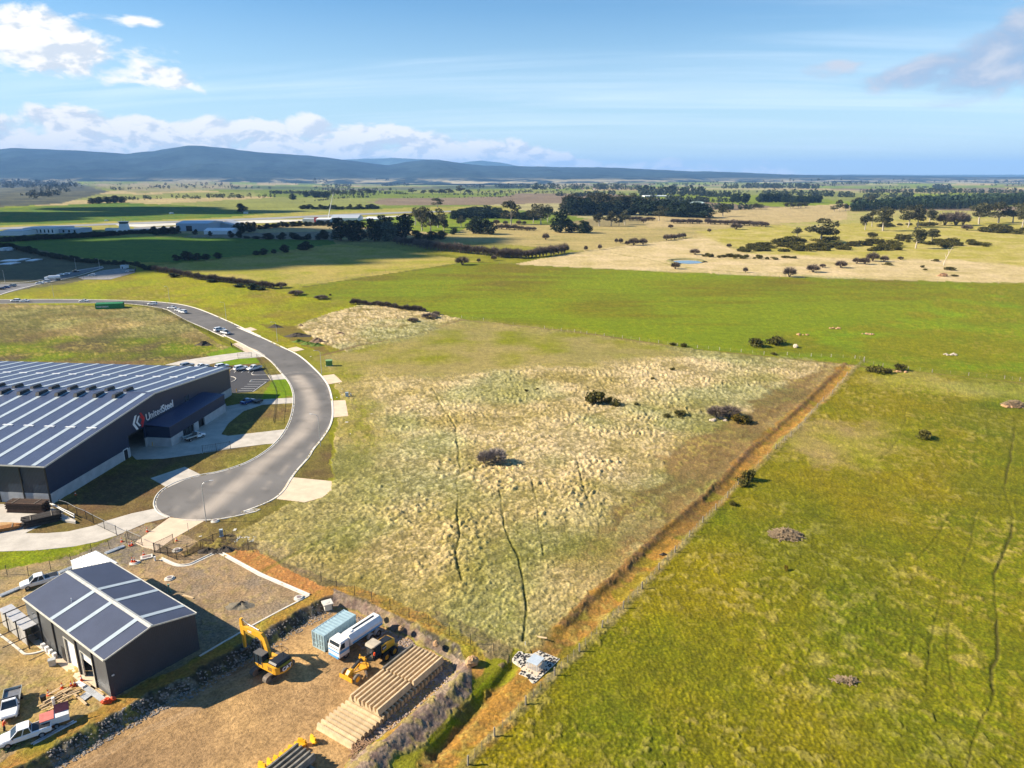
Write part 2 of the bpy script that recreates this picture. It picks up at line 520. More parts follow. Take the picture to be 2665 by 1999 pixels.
    # green pasture right of the boundary fence
    F_([(1850, 800), (2260, 835), (2260, 1720), (880, 1720), (960, 1655), (1075, 1545), (1210, 1425), (1330, 1310), (1420, 1225), (1530, 1115), (1640, 1005), (1740, 905)], (.188, .160, .035), (.126, .136, .017), (n_mid - .36) * 2.4, .17, .35)
    F_([(1690, 955), (1760, 905), (1900, 900), (1930, 960), (1860, 1010), (1700, 1000)], (.27, .20, .11), (.24, .225, .06), (n_mid - .3) * 2, .08, soft=True)
    F_([(1860, 805), (2260, 835), (2260, 875), (1990, 850), (1870, 830)], (.34, .28, .14), (.24, .23, .06), n_mid * 1.3, .15, soft=True)
    F_([(2060, 1180), (2260, 1120), (2260, 1700), (1990, 1700), (2040, 1450)], (.140, .150, .018), (.26, .22, .08), sstep(n_sml, .54, .76), .18, .30, soft=True)
    F_([(1700, 1380), (1900, 1240), (2080, 1270), (2040, 1560), (1840, 1600)], (.145, .148, .022), (.29, .24, .09), sstep(n_sml, .52, .74), .24, .45, soft=True)
    # estate verges
    F_([(-60, 780), (480, 780), (560, 740), (700, 860), (720, 1030), (480, 1170), (540, 1185), (0, 1300), (-60, 1320)], (.165, .150, .050), (.13, .085, .050), (n_mid - .38) * 3, .06)
    F_([(445, 765), (500, 750), (545, 765), (560, 785), (470, 790)], GREEN, (.14, .20, .02), n_sml, .03)
    F_([(560, 868), (636, 855), (640, 800), (590, 820)], GREEN, GREEN * .8, n_sml, .03)
    F_([(-60, 1190), (40, 1188), (180, 1172), (245, 1150), (260, 1160), (170, 1215), (-60, 1290)], (.21, .23, .040), (.15, .13, .05), (n_mid - .35) * 2.4, .10)

    # earthworks
    F_([(-80, 1250), (170, 1200), (255, 1150), (330, 1130), (478, 1185), (668, 1290), (720, 1290), (700, 1330), (560, 1380), (300, 1520), (-80, 1700)], DIRT, GREYD, (n_mid - .36) * 2.6 + (streak - .5) * 1.0, .07)
    F_([(330, 1190), (478, 1190), (660, 1290), (520, 1385), (380, 1300), (320, 1240)], (.29, .215, .145), (.205, .165, .125), (n_sml - .3) * 2.2, .04, soft=True)
    F_([(478, 1188), (545, 1180), (715, 1278), (680, 1292), (655, 1282)], (.40, .215, .105), (.30, .15, .07), (n_sml - .3) * 2, .10)
    F_([(440, 1160), (500, 1150), (560, 1175), (545, 1190), (480, 1186), (400, 1205), (395, 1195)], (.13, .10, .055), (.10, .075, .045), n_sml * 1.5, .25)
    # strip between the chain fence and the yard
    F_([(545, 1180), (640, 1225), (800, 1290), (1000, 1346), (1110, 1402), (1100, 1440), (960, 1400), (830, 1330), (720, 1285)], (.175, .14, .075), (.27, .20, .12), (n_sml - .35) * 2.6, .18, .4)
    # small local features done on real distances
    e_ = np.zeros(n_val)
    e_[k] = np.where(ins, 1.0, 0.0)
    lay(e_, mixc(DIRT * 1.1, np.array((.25, .172, .105)), (n_mid - .38) * 2.6 + (fbm(x, y, 22, 3, 66) - .5) * 2.2))
    bank = np.zeros(n_val)
    bank[k] = np.where(ins, 0, sstep(d, 6.0, 5.0) * sstep(d, 0.0, 0.25))
    rubside = inside(px, py, c2([(1160, 100), (1700, 330), (2300, 760), (2300, 1150), (1500, 1750), (1100, 1750), (1200, 1500), (1600, 1330), (2150, 800), (1700, 460), (1230, 280), (1160, 262)]))
    lay(bank * rubside, mixc(RUBBLE, np.array((.14, .10, .085)), (n_fin - .35) * 2.4))
    amp[(bank > .3) & rubside] = .10
    bankl = np.zeros(n_val)
    bankl[k] = np.where(ins, 0, sstep(d, 2.2, 1.6) * sstep(d, -0.2, 0.1))
    lay(bankl * (~rubside), mixc(np.array((.085, .070, .055)), np.array((.22, .18, .15)), sstep(n_fin, .58, .72)))
    amp[(bankl > .3) & ~rubside] = .12
    orng = np.zeros(n_val)
    orng[k] = np.where(ins, 0, sstep(d, 4.4, 4.0) * sstep(d, 1.7, 2.1))
    lay(orng * (~rubside) * (py > 1500), mixc(np.array((.34, .195, .085)), np.array((.24, .20, .06)), (n_sml - .35) * 2.4))
    outer = np.zeros(n_val)
    outer[k] = sstep(db, 5.0, 3.5)
    so = inside(px, py, e6([(-200, 1500), (0, 1290), (130, 1160), (290, 1010), (330, 1090), (150, 1290), (-100, 1600)]))
    lay(outer * so, mixc(np.array((.17, .19, .035)), BROWN, (n_sml - .4) * 3))
    ch = np.zeros(n_val)
    ch[k] = sstep(dc + (n_sml[k] - .5) * 3.0 + (n_mid[k] - .5) * 3.0, 2.9, 1.7)
    lay(ch, mixc(np.array((.31, .180, .070)), np.array((.165, .100, .050)), (n_mid - .40) * 3.0 + (n_sml - .5) * 1.6) * (1 - .5 * sstep(fbm(x, y, 4.5, 3, 67), .56, .66))[:, None] + np.array((.075, .085, .015)) * sstep(fbm(x, y, 4.5, 3, 67), .56, .66)[:, None])
    amp[ch > .5] = .10
    sp_ = np.zeros(n_val)
    sp_[k] = sstep(ds, 1.0, .4) * sstep(n_sml[k], .30, .5)
    lay(sp_, mixc(np.array((.27, .155, .075)), np.array((.11, .075, .05)), (n_fin - .35) * 2))

    # paths trodden by cattle
    def track(pts, w, c, s=1.0, dp=.10):
        P = [g(p) for p in (D(pts) if not isinstance(pts[0][0], str) else pts)]
        dd = dist_line(x + wx * 1.5, y + wy * 1.5, P, 4)
        m = sstep(dd, w * (.55 + .9 * n_mid), w * .2) * s * (0.5 + 0.5 * sstep(n_mid, .34, .58))
        lay(m, c)
        amp[:] = amp * (1 - m * .8)
        z[:] = z - m * dp
    dk = (.075, .072, .024)
    track([(2197, 915), (2181, 985), (2172, 1060), (2184, 1125), (2170, 1185), (2147, 1240), (2154, 1310), (2160, 1400), (2150, 1480), (2125, 1560), (2096, 1620), (2083, 1680)], .32, dk)
    track([(2212, 1010), (2120, 1060), (2060, 1110), (2000, 1190)], .25, dk, .45)
    track([(1960, 880), (1945, 940), (1890, 1010), (1780, 1070), (1680, 1130), (1600, 1200)], .25, dk, .45)
    track([(2040, 1240), (2030, 1320), (2010, 1400), (2000, 1480)], .25, dk, .5)
    track([(1960, 1290), (1975, 1360), (1965, 1420)], .22, dk, .4)
    for q in range(9):
        track([(1180 + q * 120, 1650 - q * 22), (1330 + q * 95, 1480 - q * 30), (1480 + q * 80, 1350 - q * 30)], .5, (.13, .135, .025), .30, .02)
    track([(1640, 1190), (1760, 1330), (1900, 1440), (2010, 1560)], .3, dk, .4)
    track([(2110, 1100), (2080, 1230), (2050, 1380), (2060, 1500)], .28, dk, .45)
    track([(985, 1040), (992, 1130), (984, 1190), (1002, 1252)], .26, dk, .9)
    track([(1080, 1060), (1092, 1140), (1122, 1210), (1138, 1300), (1131, 1385)], .28, dk)
    track([(1150, 1030), (1165, 1120), (1172, 1200)], .28, dk, .6)
    track([(935, 840), (955, 880), (985, 925), (994, 1010), (985, 1045)], .30, dk, .7)
    track([(1245, 985), (1258, 1060), (1290, 1115), (1296, 1150)], .30, dk, .65)
    track([(560, 1240), (700, 1165), (840, 1090), (1000, 1020), (1160, 950), (1330, 880)], .8, (.15, .145, .045), .6)
    track([(1240, 770), (1285, 805), (1310, 850)], .28, dk, .5)
    track([(1270, 1330), (1150, 1480)], .2, dk, .1)
    track([(690, 768), (780, 745), (905, 722), (998, 690)], 1.5, (.15, .10, .06), .9, .2)
    track([(655, 620), (800, 597), (985, 570)], 2.2, (.09, .085, .04), .8, 0)
    track([(1000, 692), (1250, 718), (1500, 755), (1850, 790), (2230, 830)], 1.6, (.16, .115, .065), .8, 0)
    track([(1110, 572), (1400, 586), (1700, 599), (2230, 614)], 1.8, (.30, .24, .14), .8, 0)
    track([(1290, 541), (1400, 560), (1470, 577), (1640, 592)], 2.0, (.19, .18, .055), .8, 0)
    track([(1480, 515), (1290, 541), (1230, 546)], 3.0, (.20, .17, .10), .8, 0)
    fl_ = [(p.x, p.y) for p in FENCE_LINE]
    dfl = dist_line(x + wx * 1.2, y + wy * 1.2, fl_, 5)
    fm = sstep(dfl, 1.1, .3) * (.45 + .55 * sstep(n_sml, .35, .6))
    lay(fm, mixc(np.array((.33, .265, .14)), np.array((.12, .105, .04)), (n_fin - .38) * 3))
    amp[:] = amp * (1 - fm) + .25 * fm
    tus[:] = tus * (1 - fm) + .5 * fm
    # wheel marks in the yard
    for off in (0, 16, 60, 78):
        track([(60 + off, 1659), (240 + off, 1560), (420 + off, 1480), (560 + off, 1420)], .35, (.34, .25, .165), .55, .03)

    # relief: tussocks as real bumps
    wl = (r < 520)
    kk = np.nonzero(wl)[0]
    xs, ys = x[kk], y[kk]
    u_, v_ = xs * .82 + ys * .57, -xs * .57 + ys * .82       # combed by the wind
    wob = (fbm(xs, ys, 2.2, 3, 81) - .5) * 1.6
    d1, id1 = cells((u_ + wob) * .50, v_ + wob, .72, 7)
    d2, id2 = cells(xs, ys, 0.55, 8)
    d3, id3 = cells((u_ + wob * 1.7) * .45, v_ + wob * 1.4, 1.55, 17)
    b3 = np.clip(1 - d3 / .72, 0, 1) * (.3 + 1.1 * id3)
    sel = sstep(fbm(xs, ys, 11.0, 3, 95), .42, .60)
    b1 = np.clip(1 - d1 / .72, 0, 1) * (.25 + 1.1 * id1)
    b1 = b1 * (1 - sel) + np.maximum(b3 * .62, b1 * .7) * sel
    b2 = np.clip(1 - d2 / .72, 0, 1) * (.35 + .9 * id2)
    tk = tus[kk]
    big_ = sstep(fbm(xs, ys, 7.0, 3, 91), .38, .62)
    relief = amp[kk] * (tk * b1 * 1.4 * (.35 + .75 * big_) + (1 - .5 * tk) * b2 * .75 + (n_fin[kk] - .5) * .6)
    fade = sstep(r[kk], 520, 300)
    z[kk] += relief * fade
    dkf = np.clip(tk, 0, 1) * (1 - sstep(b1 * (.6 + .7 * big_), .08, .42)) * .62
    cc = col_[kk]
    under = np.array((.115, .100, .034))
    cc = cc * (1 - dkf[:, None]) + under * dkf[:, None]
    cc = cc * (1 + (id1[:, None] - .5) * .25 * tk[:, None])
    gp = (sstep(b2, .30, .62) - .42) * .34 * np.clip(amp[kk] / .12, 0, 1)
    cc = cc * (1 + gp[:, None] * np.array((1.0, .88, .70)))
    tf = sstep(fbm(xs, ys, 1.1, 4, 101), .53, .68) * sstep(fbm(xs, ys, 13.0, 4, 103), .36, .62) * np.clip(amp[kk] / .14, 0, 1) * (1 - tk * .6)
    tf2 = sstep(fbm(xs, ys, .7, 3, 105), .58, .74) * .5 * np.clip(amp[kk] / .14, 0, 1) * (1 - tk * .6)
    z[kk] += (tf * .15 + tf2 * .10) * fade
    tf = np.clip(tf * .75 + tf2 * .6, 0, 1)[:, None]
    cc = cc * (1 - tf) + np.array((.32, .262, .105)) * tf
    dg_ = (sstep(fbm(xs, ys, 26.0, 3, 107), .40, .68) * .30 * np.clip(amp[kk] / .14, 0, 1))[:, None]
    cc = cc * (1 - dg_ * np.array((.9, .55, .8)))
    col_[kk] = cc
    col_[:] = np.clip(col_ * (0.82 + .36 * n_fin)[:, None] * (0.88 + .24 * n_sml)[:, None], .004, .9)
    lum = (col_ @ np.array((.3, .59, .11)))[:, None]
    col_[:] = np.clip((lum + (col_ - lum) * 1.28) * .95, .004, .9)
    # keep the bare ground just under the laid surfaces
    for poly in FLAT_PX:
        m = inside(px, py, poly)
        z[m] = -0.07
    v = np.column_stack([x, y, z])
    v = np.vstack([v, [[0, 0, 0]]])
    i = np.arange(na * (nr - 1)).reshape(nr - 1, na)
    a = i
    b = np.roll(i, -1, axis=1)
    f = np.stack([a, b, b + na, a + na], -1).reshape(-1, 4)
    cen = len(v) - 1
    f3 = np.stack([np.full(na, cen), np.roll(np.arange(na), -1), np.arange(na)], -1)
    me = bpy.data.meshes.new('ground')
    me.vertices.add(len(v))
    me.vertices.foreach_set('co', v.ravel())
    nl = f.size + f3.size
    me.loops.add(nl)
    me.loops.foreach_set('vertex_index', np.concatenate([f[:, ::-1].ravel(), f3.ravel()]))
    me.polygons.add(len(f) + len(f3))
    ls = np.concatenate([np.arange(len(f)) * 4, f.size + np.arange(len(f3)) * 3])
    me.polygons.foreach_set('loop_start', ls)
    me.polygons.foreach_set('use_smooth', np.ones(len(ls), bool))
    at = me.color_attributes.new('land', 'FLOAT_COLOR', 'POINT')
    ca = np.ones((len(v), 4))
    ca[:-1, :3] = col_
    ca[-1, :3] = .15
    at.data.foreach_set('color', ca.ravel())
    me.update(calc_edges=True)
    me.validate()
    o = bpy.data.objects.new('ground', me)
    o['kind'] = 'structure'
    col.objects.link(o)
    m = bpy.data.materials.new('land')
    m.use_nodes = True
    t = m.node_tree
    n = NG(t)
    bs = t.nodes['Principled BSDF']
    ac = n.n('ShaderNodeVertexColor', layer_name='land')
    ge = n.n('ShaderNodeNewGeometry')
    f1 = n.noise(ge.outputs['Position'], 2.6, 6, .72)
    f2 = n.noise(ge.outputs['Position'], .35, 4, .6)
    k1 = n.smooth(f1, .28, .72, .62, 1.38)
    k2 = n.smooth(f2, .3, .7, .88, 1.12)
    c = n.mix(1.0, ac.outputs[0], n.comb(n.m('MULTIPLY', k1, k2), n.m('MULTIPLY', k1, k2), n.m('MULTIPLY', k1, k2)), 'MULTIPLY')
    t.links.new(c, bs.inputs['Base Color'])
    bs.inputs['Roughness'].default_value = .95
    bs.inputs['Specular IOR Level'].default_value = .12
    bp = n.n('ShaderNodeBump')
    bp.inputs['Strength'].default_value = .8
    bp.inputs['Distance'].default_value = .22
    t.links.new(f1, bp.inputs['Height'])
    t.links.new(bp.outputs[0], bs.inputs['Normal'])
    me.materials.append(m)
    return o


def build_mountains():
    """forested ranges: a ridge line read from the photograph, set kilometres away"""
    def rng(name, prof, dist, depth, seed, c):
        P = np.array(prof, float) * S
        az = np.radians(np.arange(-75, 75.01, .16))
        v0 = (HOR - CY) / F
        pxs = CX + F * np.tan(az) * (CP - v0 * SP)
        rid = np.interp(pxs, P[:, 0], P[:, 1])
        out_l = pxs < P[0, 0]
        rid = rid + np.where(out_l, (P[0, 0] - pxs) * .004, 0)
        vv = (rid - CY) / F
        ridz = CAMH + dist * (-SP - vv * CP) / (CP - vv * SP)
        ks = np.linspace(-1, 1, 46)
        rows = []
        for q in ks:
            dd = dist + q * depth
            s_ = 1 - abs(q)
            x, y = dd * np.tan(az), np.full(az.shape, dd)
            foot = -12.0
            sh = (s_ ** .85)
            n = fbm(x, y, 1500, 5, seed) - .5
            rg = np.abs(fbm(x * 1.2, y * .55, 1100, 4, seed + 9) - .5) * 2
            zz = foot + (ridz - foot) * sh + (n * 260 - rg * 260) * s_ * (1 - s_) * 2.2 * np.clip((ridz - foot) / 450, .1, 1)
            zz += (fbm(x, y, 160, 3, seed + 20) - .5) * 16 * np.clip(s_ * 3, 0, 1)
            rows.append(np.column_stack([x, y, np.maximum(zz, -40)]))
        v = np.vstack(rows)
        na = len(az)
        i = np.arange(na * 45).reshape(45, na)[:, :-1]
        f = np.stack([i, i + 1, i + 1 + na, i + na], -1).reshape(-1, 4)
        me = bpy.data.meshes.new(name)
        me.from_pydata(v.tolist(), [], f.tolist())
        me.polygons.foreach_set('use_smooth', np.ones(len(f), bool))
        m = bpy.data.materials.new(name + '_forest')
        m.use_nodes = True
        t = m.node_tree
        nn = NG(t)
        ge = nn.n('ShaderNodeNewGeometry')
        f1 = nn.noise(ge.outputs['Position'], .0022, 6, .66)
        f2 = nn.noise(ge.outputs['Position'], .02, 4, .7)
        se = nn.n('ShaderNodeSeparateXYZ')
        t.links.new(ge.outputs['Position'], se.inputs[0])
        low = nn.smooth(nn.m('ADD', se.outputs[2], nn.m('MULTIPLY', f1, 160.0)), 150.0, 90.0)
        n_c = nn.smooth(nn.m('ADD', nn.m('MULTIPLY', f1, .6), nn.m('MULTIPLY', f2, .4)), .36, .66)
        pas = nn.m('MULTIPLY', nn.smooth(f1, .46, .58), low)
        cc = nn.mix(n_c, c, tuple(q * 3.2 for q in c))
        cc = nn.mix(pas, cc, (.42, .36, .22))
        bs = t.nodes['Principled BSDF']
        t.links.new(cc, bs.inputs['Base Color'])
        bs.inputs['Roughness'].default_value = 1.0
        bs.inputs['Specular IOR Level'].default_value = 0.0
        me.materials.append(m)
        o = bpy.data.objects.new(name, me)
        o['kind'] = 'structure'
        col.objects.link(o)
    rng('mountain_range', [(0, 322), (40, 318), (100, 321), (190, 325), (280, 330), (340, 325), (372, 319), (410, 313), (440, 313), (500, 320), (560, 328), (640, 333), (700, 338), (760, 346), (800, 352), (840, 356), (880, 349), (920, 344), (960, 346), (1000, 352), (1050, 357), (1130, 358), (1200, 360), (1300, 361), (1400, 365), (1480, 369), (1560, 371), (1640, 374), (1700, 377), (1800, 379), (1900, 379), (2050, 381), (2212, 382), (2700, 384)], 12500, 4200, 5, (.012, .020, .021))  # forest colour darkened to stand in for cloud shade over the range
    rng('far_mountain_range', [(0, 340), (500, 342), (700, 345), (790, 342), (850, 340.5), (900, 343), (950, 344), (985, 353), (1010, 349), (1040, 346), (1080, 350), (1120, 358), (1180, 364), (1400, 376), (1700, 378), (1850, 377), (2000, 378), (2212, 377), (2700, 378)], 21000, 3000, 15, (.02, .036, .036))


def build_haze():
    me = bpy.data.meshes.new('haze')
    x0, x1, y0, y1, z0, z1 = -47000, 47000, -36000, 36000, -140, 760
    v = [(x, y, z) for z in (z0, z1) for y in (y0, y1) for x in (x0, x1)]
    me.from_pydata(v, [], [(0, 2, 3, 1), (4, 5, 7, 6), (0, 1, 5, 4), (2, 6, 7, 3), (0, 4, 6, 2), (1, 3, 7, 5)])
    m = bpy.data.materials.new('air')
    m.use_nodes = True
    t = m.node_tree
    t.nodes.clear()
    out = t.nodes.new('ShaderNodeOutputMaterial')
    pv = t.nodes.new('ShaderNodeVolumePrincipled')
    pv.inputs['Color'].default_value = (.26, .53, 1.0, 1)
    pv.inputs['Density'].default_value = HAZE_DENSITY
    pv.inputs['Anisotropy'].default_value = 0.0
    t.links.new(pv.outputs[0], out.inputs['Volume'])
    me.materials.append(m)
    o = bpy.data.objects.new('haze', me)
    o['kind'] = 'stuff'
    col.objects.link(o)
    o.visible_shadow = True


HAZE_DENSITY = 4.4e-5

# ---------------------------------------------------------------- materials
_M = {}


def M(name, c=(.5, .5, .5), rough=.7, metal=0.0, var=.12, scale=2.0, bump=0.0, spec=.4, rand=0.0, alpha=1.0, det=5, c2=None, coat=0.0):
    if name in _M:
        return _M[name]
    m = bpy.data.materials.new(name)
    m.use_nodes = True
    t = m.node_tree
    n = NG(t)
    bs = t.nodes['Principled BSDF']
    bs.inputs['Roughness'].default_value = rough
    bs.inputs['Metallic'].default_value = metal
    bs.inputs['Specular IOR Level'].default_value = spec
    if coat:
        bs.inputs['Coat Weight'].default_value = coat
        bs.inputs['Coat Roughness'].default_value = .08
    ge = n.n('ShaderNodeTexCoord')
    f1 = n.noise(ge.outputs['Object'], scale, det, .6)
    f2 = n.noise(ge.outputs['Object'], scale * 9.0, 3, .6)
    hi = tuple(min(q * (1 + var), 1) for q in c) if c2 is None else c2
    lo = tuple(q * (1 - var) for q in c)
    cc = n.mix(n.smooth(f1, .30, .70), lo, hi)
    cc = n.mix(n.m('MULTIPLY', n.smooth(f2, .35, .75), min(var * 1.5, .6)), cc, tuple(q * .55 for q in c))
    if rand:
        oi = n.n('ShaderNodeObjectInfo')
        k = n.smooth(oi.outputs['Random'], 0.0, 1.0, 1 - rand, 1 + rand)
        cc = n.mix(1.0, cc, n.comb(k, k, k), 'MULTIPLY')
    t.links.new(cc, bs.inputs['Base Color'])
    if bump:
        bp = n.n('ShaderNodeBump')
        bp.inputs['Strength'].default_value = min(bump, 1.0)
        bp.inputs['Distance'].default_value = .03
        t.links.new(f2, bp.inputs['Height'])
        t.links.new(bp.outputs[0], bs.inputs['Normal'])
    _M[name] = m
    return m


def glass(name='window_glass', c=(.02, .03, .04)):
    return M(name, c, .06, 0, .05, 1, 0, .9)


# ---------------------------------------------------------------- mesh builder
class MB:
    def __init__(s):
        s.v, s.f, s.sm = [], [], []

    def add(s, vs, fs, smooth=False):
        b = len(s.v)
        s.v += [tuple(q) for q in vs]
        s.f += [tuple(b + i for i in f) for f in fs]
        s.sm += [smooth] * len(fs)
        return s

    def hull(s, a, b):
        """two loops of equal length joined and capped"""
        n = len(a)
        fs = [(i, (i + 1) % n, n + (i + 1) % n, n + i) for i in range(n)]
        fs += [tuple(reversed(range(n))), tuple(range(n, 2 * n))]
        return s.add(list(a) + list(b), fs)

    def box(s, c, d, rz=0.0, ry=0.0, rx=0.0, taper=1.0):
        """box centred at c with size d"""
        m = Matrix.Rotation(rz, 3, 'Z') @ Matrix.Rotation(ry, 3, 'Y') @ Matrix.Rotation(rx, 3, 'X')
        p = []
        for z in (-.5, .5):
            k = taper if z > 0 else 1.0
            for x, y in ((-.5, -.5), (.5, -.5), (.5, .5), (-.5, .5)):
                p.append(Vector(c) + m @ Vector((x * d[0] * k, y * d[1] * k, z * d[2])))
        return s.hull(p[:4], p[4:])

    def span(s, lo, hi):
        return s.box([(a + b) / 2 for a, b in zip(lo, hi)], [b - a for a, b in zip(lo, hi)])

    def prism(s, poly, z0, z1):
        return s.hull([(p[0], p[1], z0) for p in poly], [(p[0], p[1], z1) for p in poly])

    def xprism(s, prof, x0, x1):
        """profile in (y, z) drawn along x"""
        return s.hull([(x0, p[0], p[1]) for p in prof], [(x1, p[0], p[1]) for p in prof])

    def yprism(s, prof, y0, y1):
        return s.hull([(p[0], y0, p[1]) for p in prof], [(p[0], y1, p[1]) for p in prof])

    def bar(s, a, b, w, h=None):
        """rectangular bar from a to b"""
        a, b = Vector(a), Vector(b)
        h = h or w
        d = (b - a)
        if d.length < 1e-6:
            return s
        d.normalize()
        up = Vector((0, 0, 1)) if abs(d.z) < .95 else Vector((0, 1, 0))
        x = d.cross(up).normalized() * (w / 2)
        y = x.normalized().cross(d).normalized() * (h / 2)
        q = [-x - y, x - y, x + y, -x + y]
        return s.hull([a + k for k in q], [b + k for k in q])

    def cyl(s, a, b, r0, r1=None, n=10, cap=True):
        a, b = Vector(a), Vector(b)
        r1 = r0 if r1 is None else r1
        d = (b - a).normalized()
        up = Vector((0, 0, 1)) if abs(d.z) < .95 else Vector((1, 0, 0))
        x = d.cross(up).normalized()
        y = d.cross(x).normalized()
        A = [a + (x * math.cos(2 * math.pi * i / n) + y * math.sin(2 * math.pi * i / n)) * r0 for i in range(n)]
        B = [b + (x * math.cos(2 * math.pi * i / n) + y * math.sin(2 * math.pi * i / n)) * r1 for i in range(n)]
        fs = [(i, (i + 1) % n, n + (i + 1) % n, n + i) for i in range(n)]
        s.add(A + B, fs, True)
        if cap:
            s.add(A, [tuple(reversed(range(n)))])
            s.add(B, [tuple(range(n))])
        return s

    def tube(s, pts, r, n=6):
        for i in range(len(pts) - 1):
            rr = r if not isinstance(r, (list, tuple)) else r[i]
            r2 = r if not isinstance(r, (list, tuple)) else r[i + 1]
            s.cyl(pts[i], pts[i + 1], rr, r2, n, cap=True)
        return s

    def ring(s, c, axis, R0, R1, w, n=18):
        """tyre-like ring: outer R0, inner R1, width w around axis"""
        c, ax = Vector(c), Vector(axis).normalized()
        up = Vector((0, 0, 1)) if abs(ax.z) < .9 else Vector((1, 0, 0))
        x = ax.cross(up).normalized()
        y = ax.cross(x).normalized()
        prof = [(R1, -w / 2), (R0 * .93, -w / 2), (R0, -w * .32), (R0, w * .32), (R0 * .93, w / 2), (R1, w / 2)]
        vs, fs = [], []
        m = len(prof)
        for i in range(n):
            a = 2 * math.pi * i / n
            d = x * math.cos(a) + y * math.sin(a)
            for rr, o in prof:
                vs.append(c + d * rr + ax * o)
        for i in range(n):
            j = (i + 1) % n
            for k in range(m):
                l = (k + 1) % m
                fs.append((i * m + k, j * m + k, j * m + l, i * m + l))
        return s.add(vs, fs, True)

    def lump(s, c, rad, seed=0, rough=.25, nu=10, nv=6, squash=1.0):
        """uneven stone or heap"""
        rn = random.Random(seed)
        vs = [Vector((0, 0, 1))]
        for j in range(1, nv):
            th = math.pi * j / nv
            for i in range(nu):
                ph = 2 * math.pi * (i + .5 * (j % 2)) / nu
                vs.append(Vector((math.sin(th) * math.cos(ph), math.sin(th) * math.sin(ph), math.cos(th))))
        vs.append(Vector((0, 0, -1)))
        vs = [Vector((q.x * rad[0], q.y * rad[1], q.z * rad[2])) * (1 + rn.uniform(-rough, rough)) + Vector(c) for q in vs]
        fs = [(0, 1 + i, 1 + (i + 1) % nu) for i in range(nu)]
        for j in range(nv - 2):
            for i in range(nu):
                a, b = 1 + j * nu + i, 1 + j * nu + (i + 1) % nu
                fs.append((a, a + nu, b + nu, b))
        L = len(vs) - 1
        b = 1 + (nv - 2) * nu
        fs += [(L, b + (i + 1) % nu, b + i) for i in range(nu)]
        return s.add(vs, fs)

    def mesh(s, name, mat):
        me = bpy.data.meshes.new(name)
        me.from_pydata(s.v, [], s.f)
        if any(s.sm):
            me.polygons.foreach_set('use_smooth', s.sm)
        me.materials.append(mat)
        bm = bmesh.new()
        bm.from_mesh(me)
        bmesh.ops.recalc_face_normals(bm, faces=bm.faces)
        bm.to_mesh(me)
        bm.free()
        return me

    def build(s, name, mat, parent=None, kind=None):
        o = bpy.data.objects.new(name, s.mesh(name, mat))
        col.objects.link(o)
        o.parent = parent
        if kind:
            o['kind'] = kind
        return o


def tag(o, label, cat, group=None):
    o['label'], o['category'] = label, cat
    if group:
        o['group'] = group
    return o


def root(name, label, cat, loc=(0, 0, 0), rz=0.0, group=None):
    o = bpy.data.objects.new(name, None)
    o.empty_display_size = .5
    o.location, o.rotation_euler = loc, (0, 0, rz)
    col.objects.link(o)
    return tag(o, label, cat, group)


def copy_tree(o, parent=None):
    c = o.copy()
    col.objects.link(c)
    c.parent = parent
    for ch in list(o.children):
        if ch.name in col.objects:
            copy_tree(ch, c)
    return c


def place(proto, used, loc, rz, label, group=None, scale=None):
    """first use takes the prototype itself, later ones copies"""
    o = proto if not used[0] else copy_tree(proto)
    used[0] = True
    o.location, o.rotation_euler = loc, (0, 0, rz)
    if scale:
        o.scale = (scale,) * 3 if isinstance(scale, (int, float)) else scale
    o['label'] = label
    if group:
        o['group'] = group
    return o


def smooth_line(pts, n=4, closed=False):
    """Catmull-Rom through 3-D points"""
    P = [Vector(p) for p in pts]
    N = len(P)
    out = []
    rng = range(N) if closed else range(N - 1)
    for i in rng:
        p0 = P[(i - 1) % N] if closed or i > 0 else P[i]
        p1, p2 = P[i], P[(i + 1) % N]
        p3 = P[(i + 2) % N] if closed or i + 2 < N else p2
        for k in range(n):
            t = k / n
            out.append(.5 * ((2 * p1) + (p2 - p0) * t + (2 * p0 - 5 * p1 + 4 * p2 - p3) * t * t + (3 * p1 - p0 - 3 * p2 + p3) * t ** 3))
    if not closed:
        out.append(P[-1])
    return out


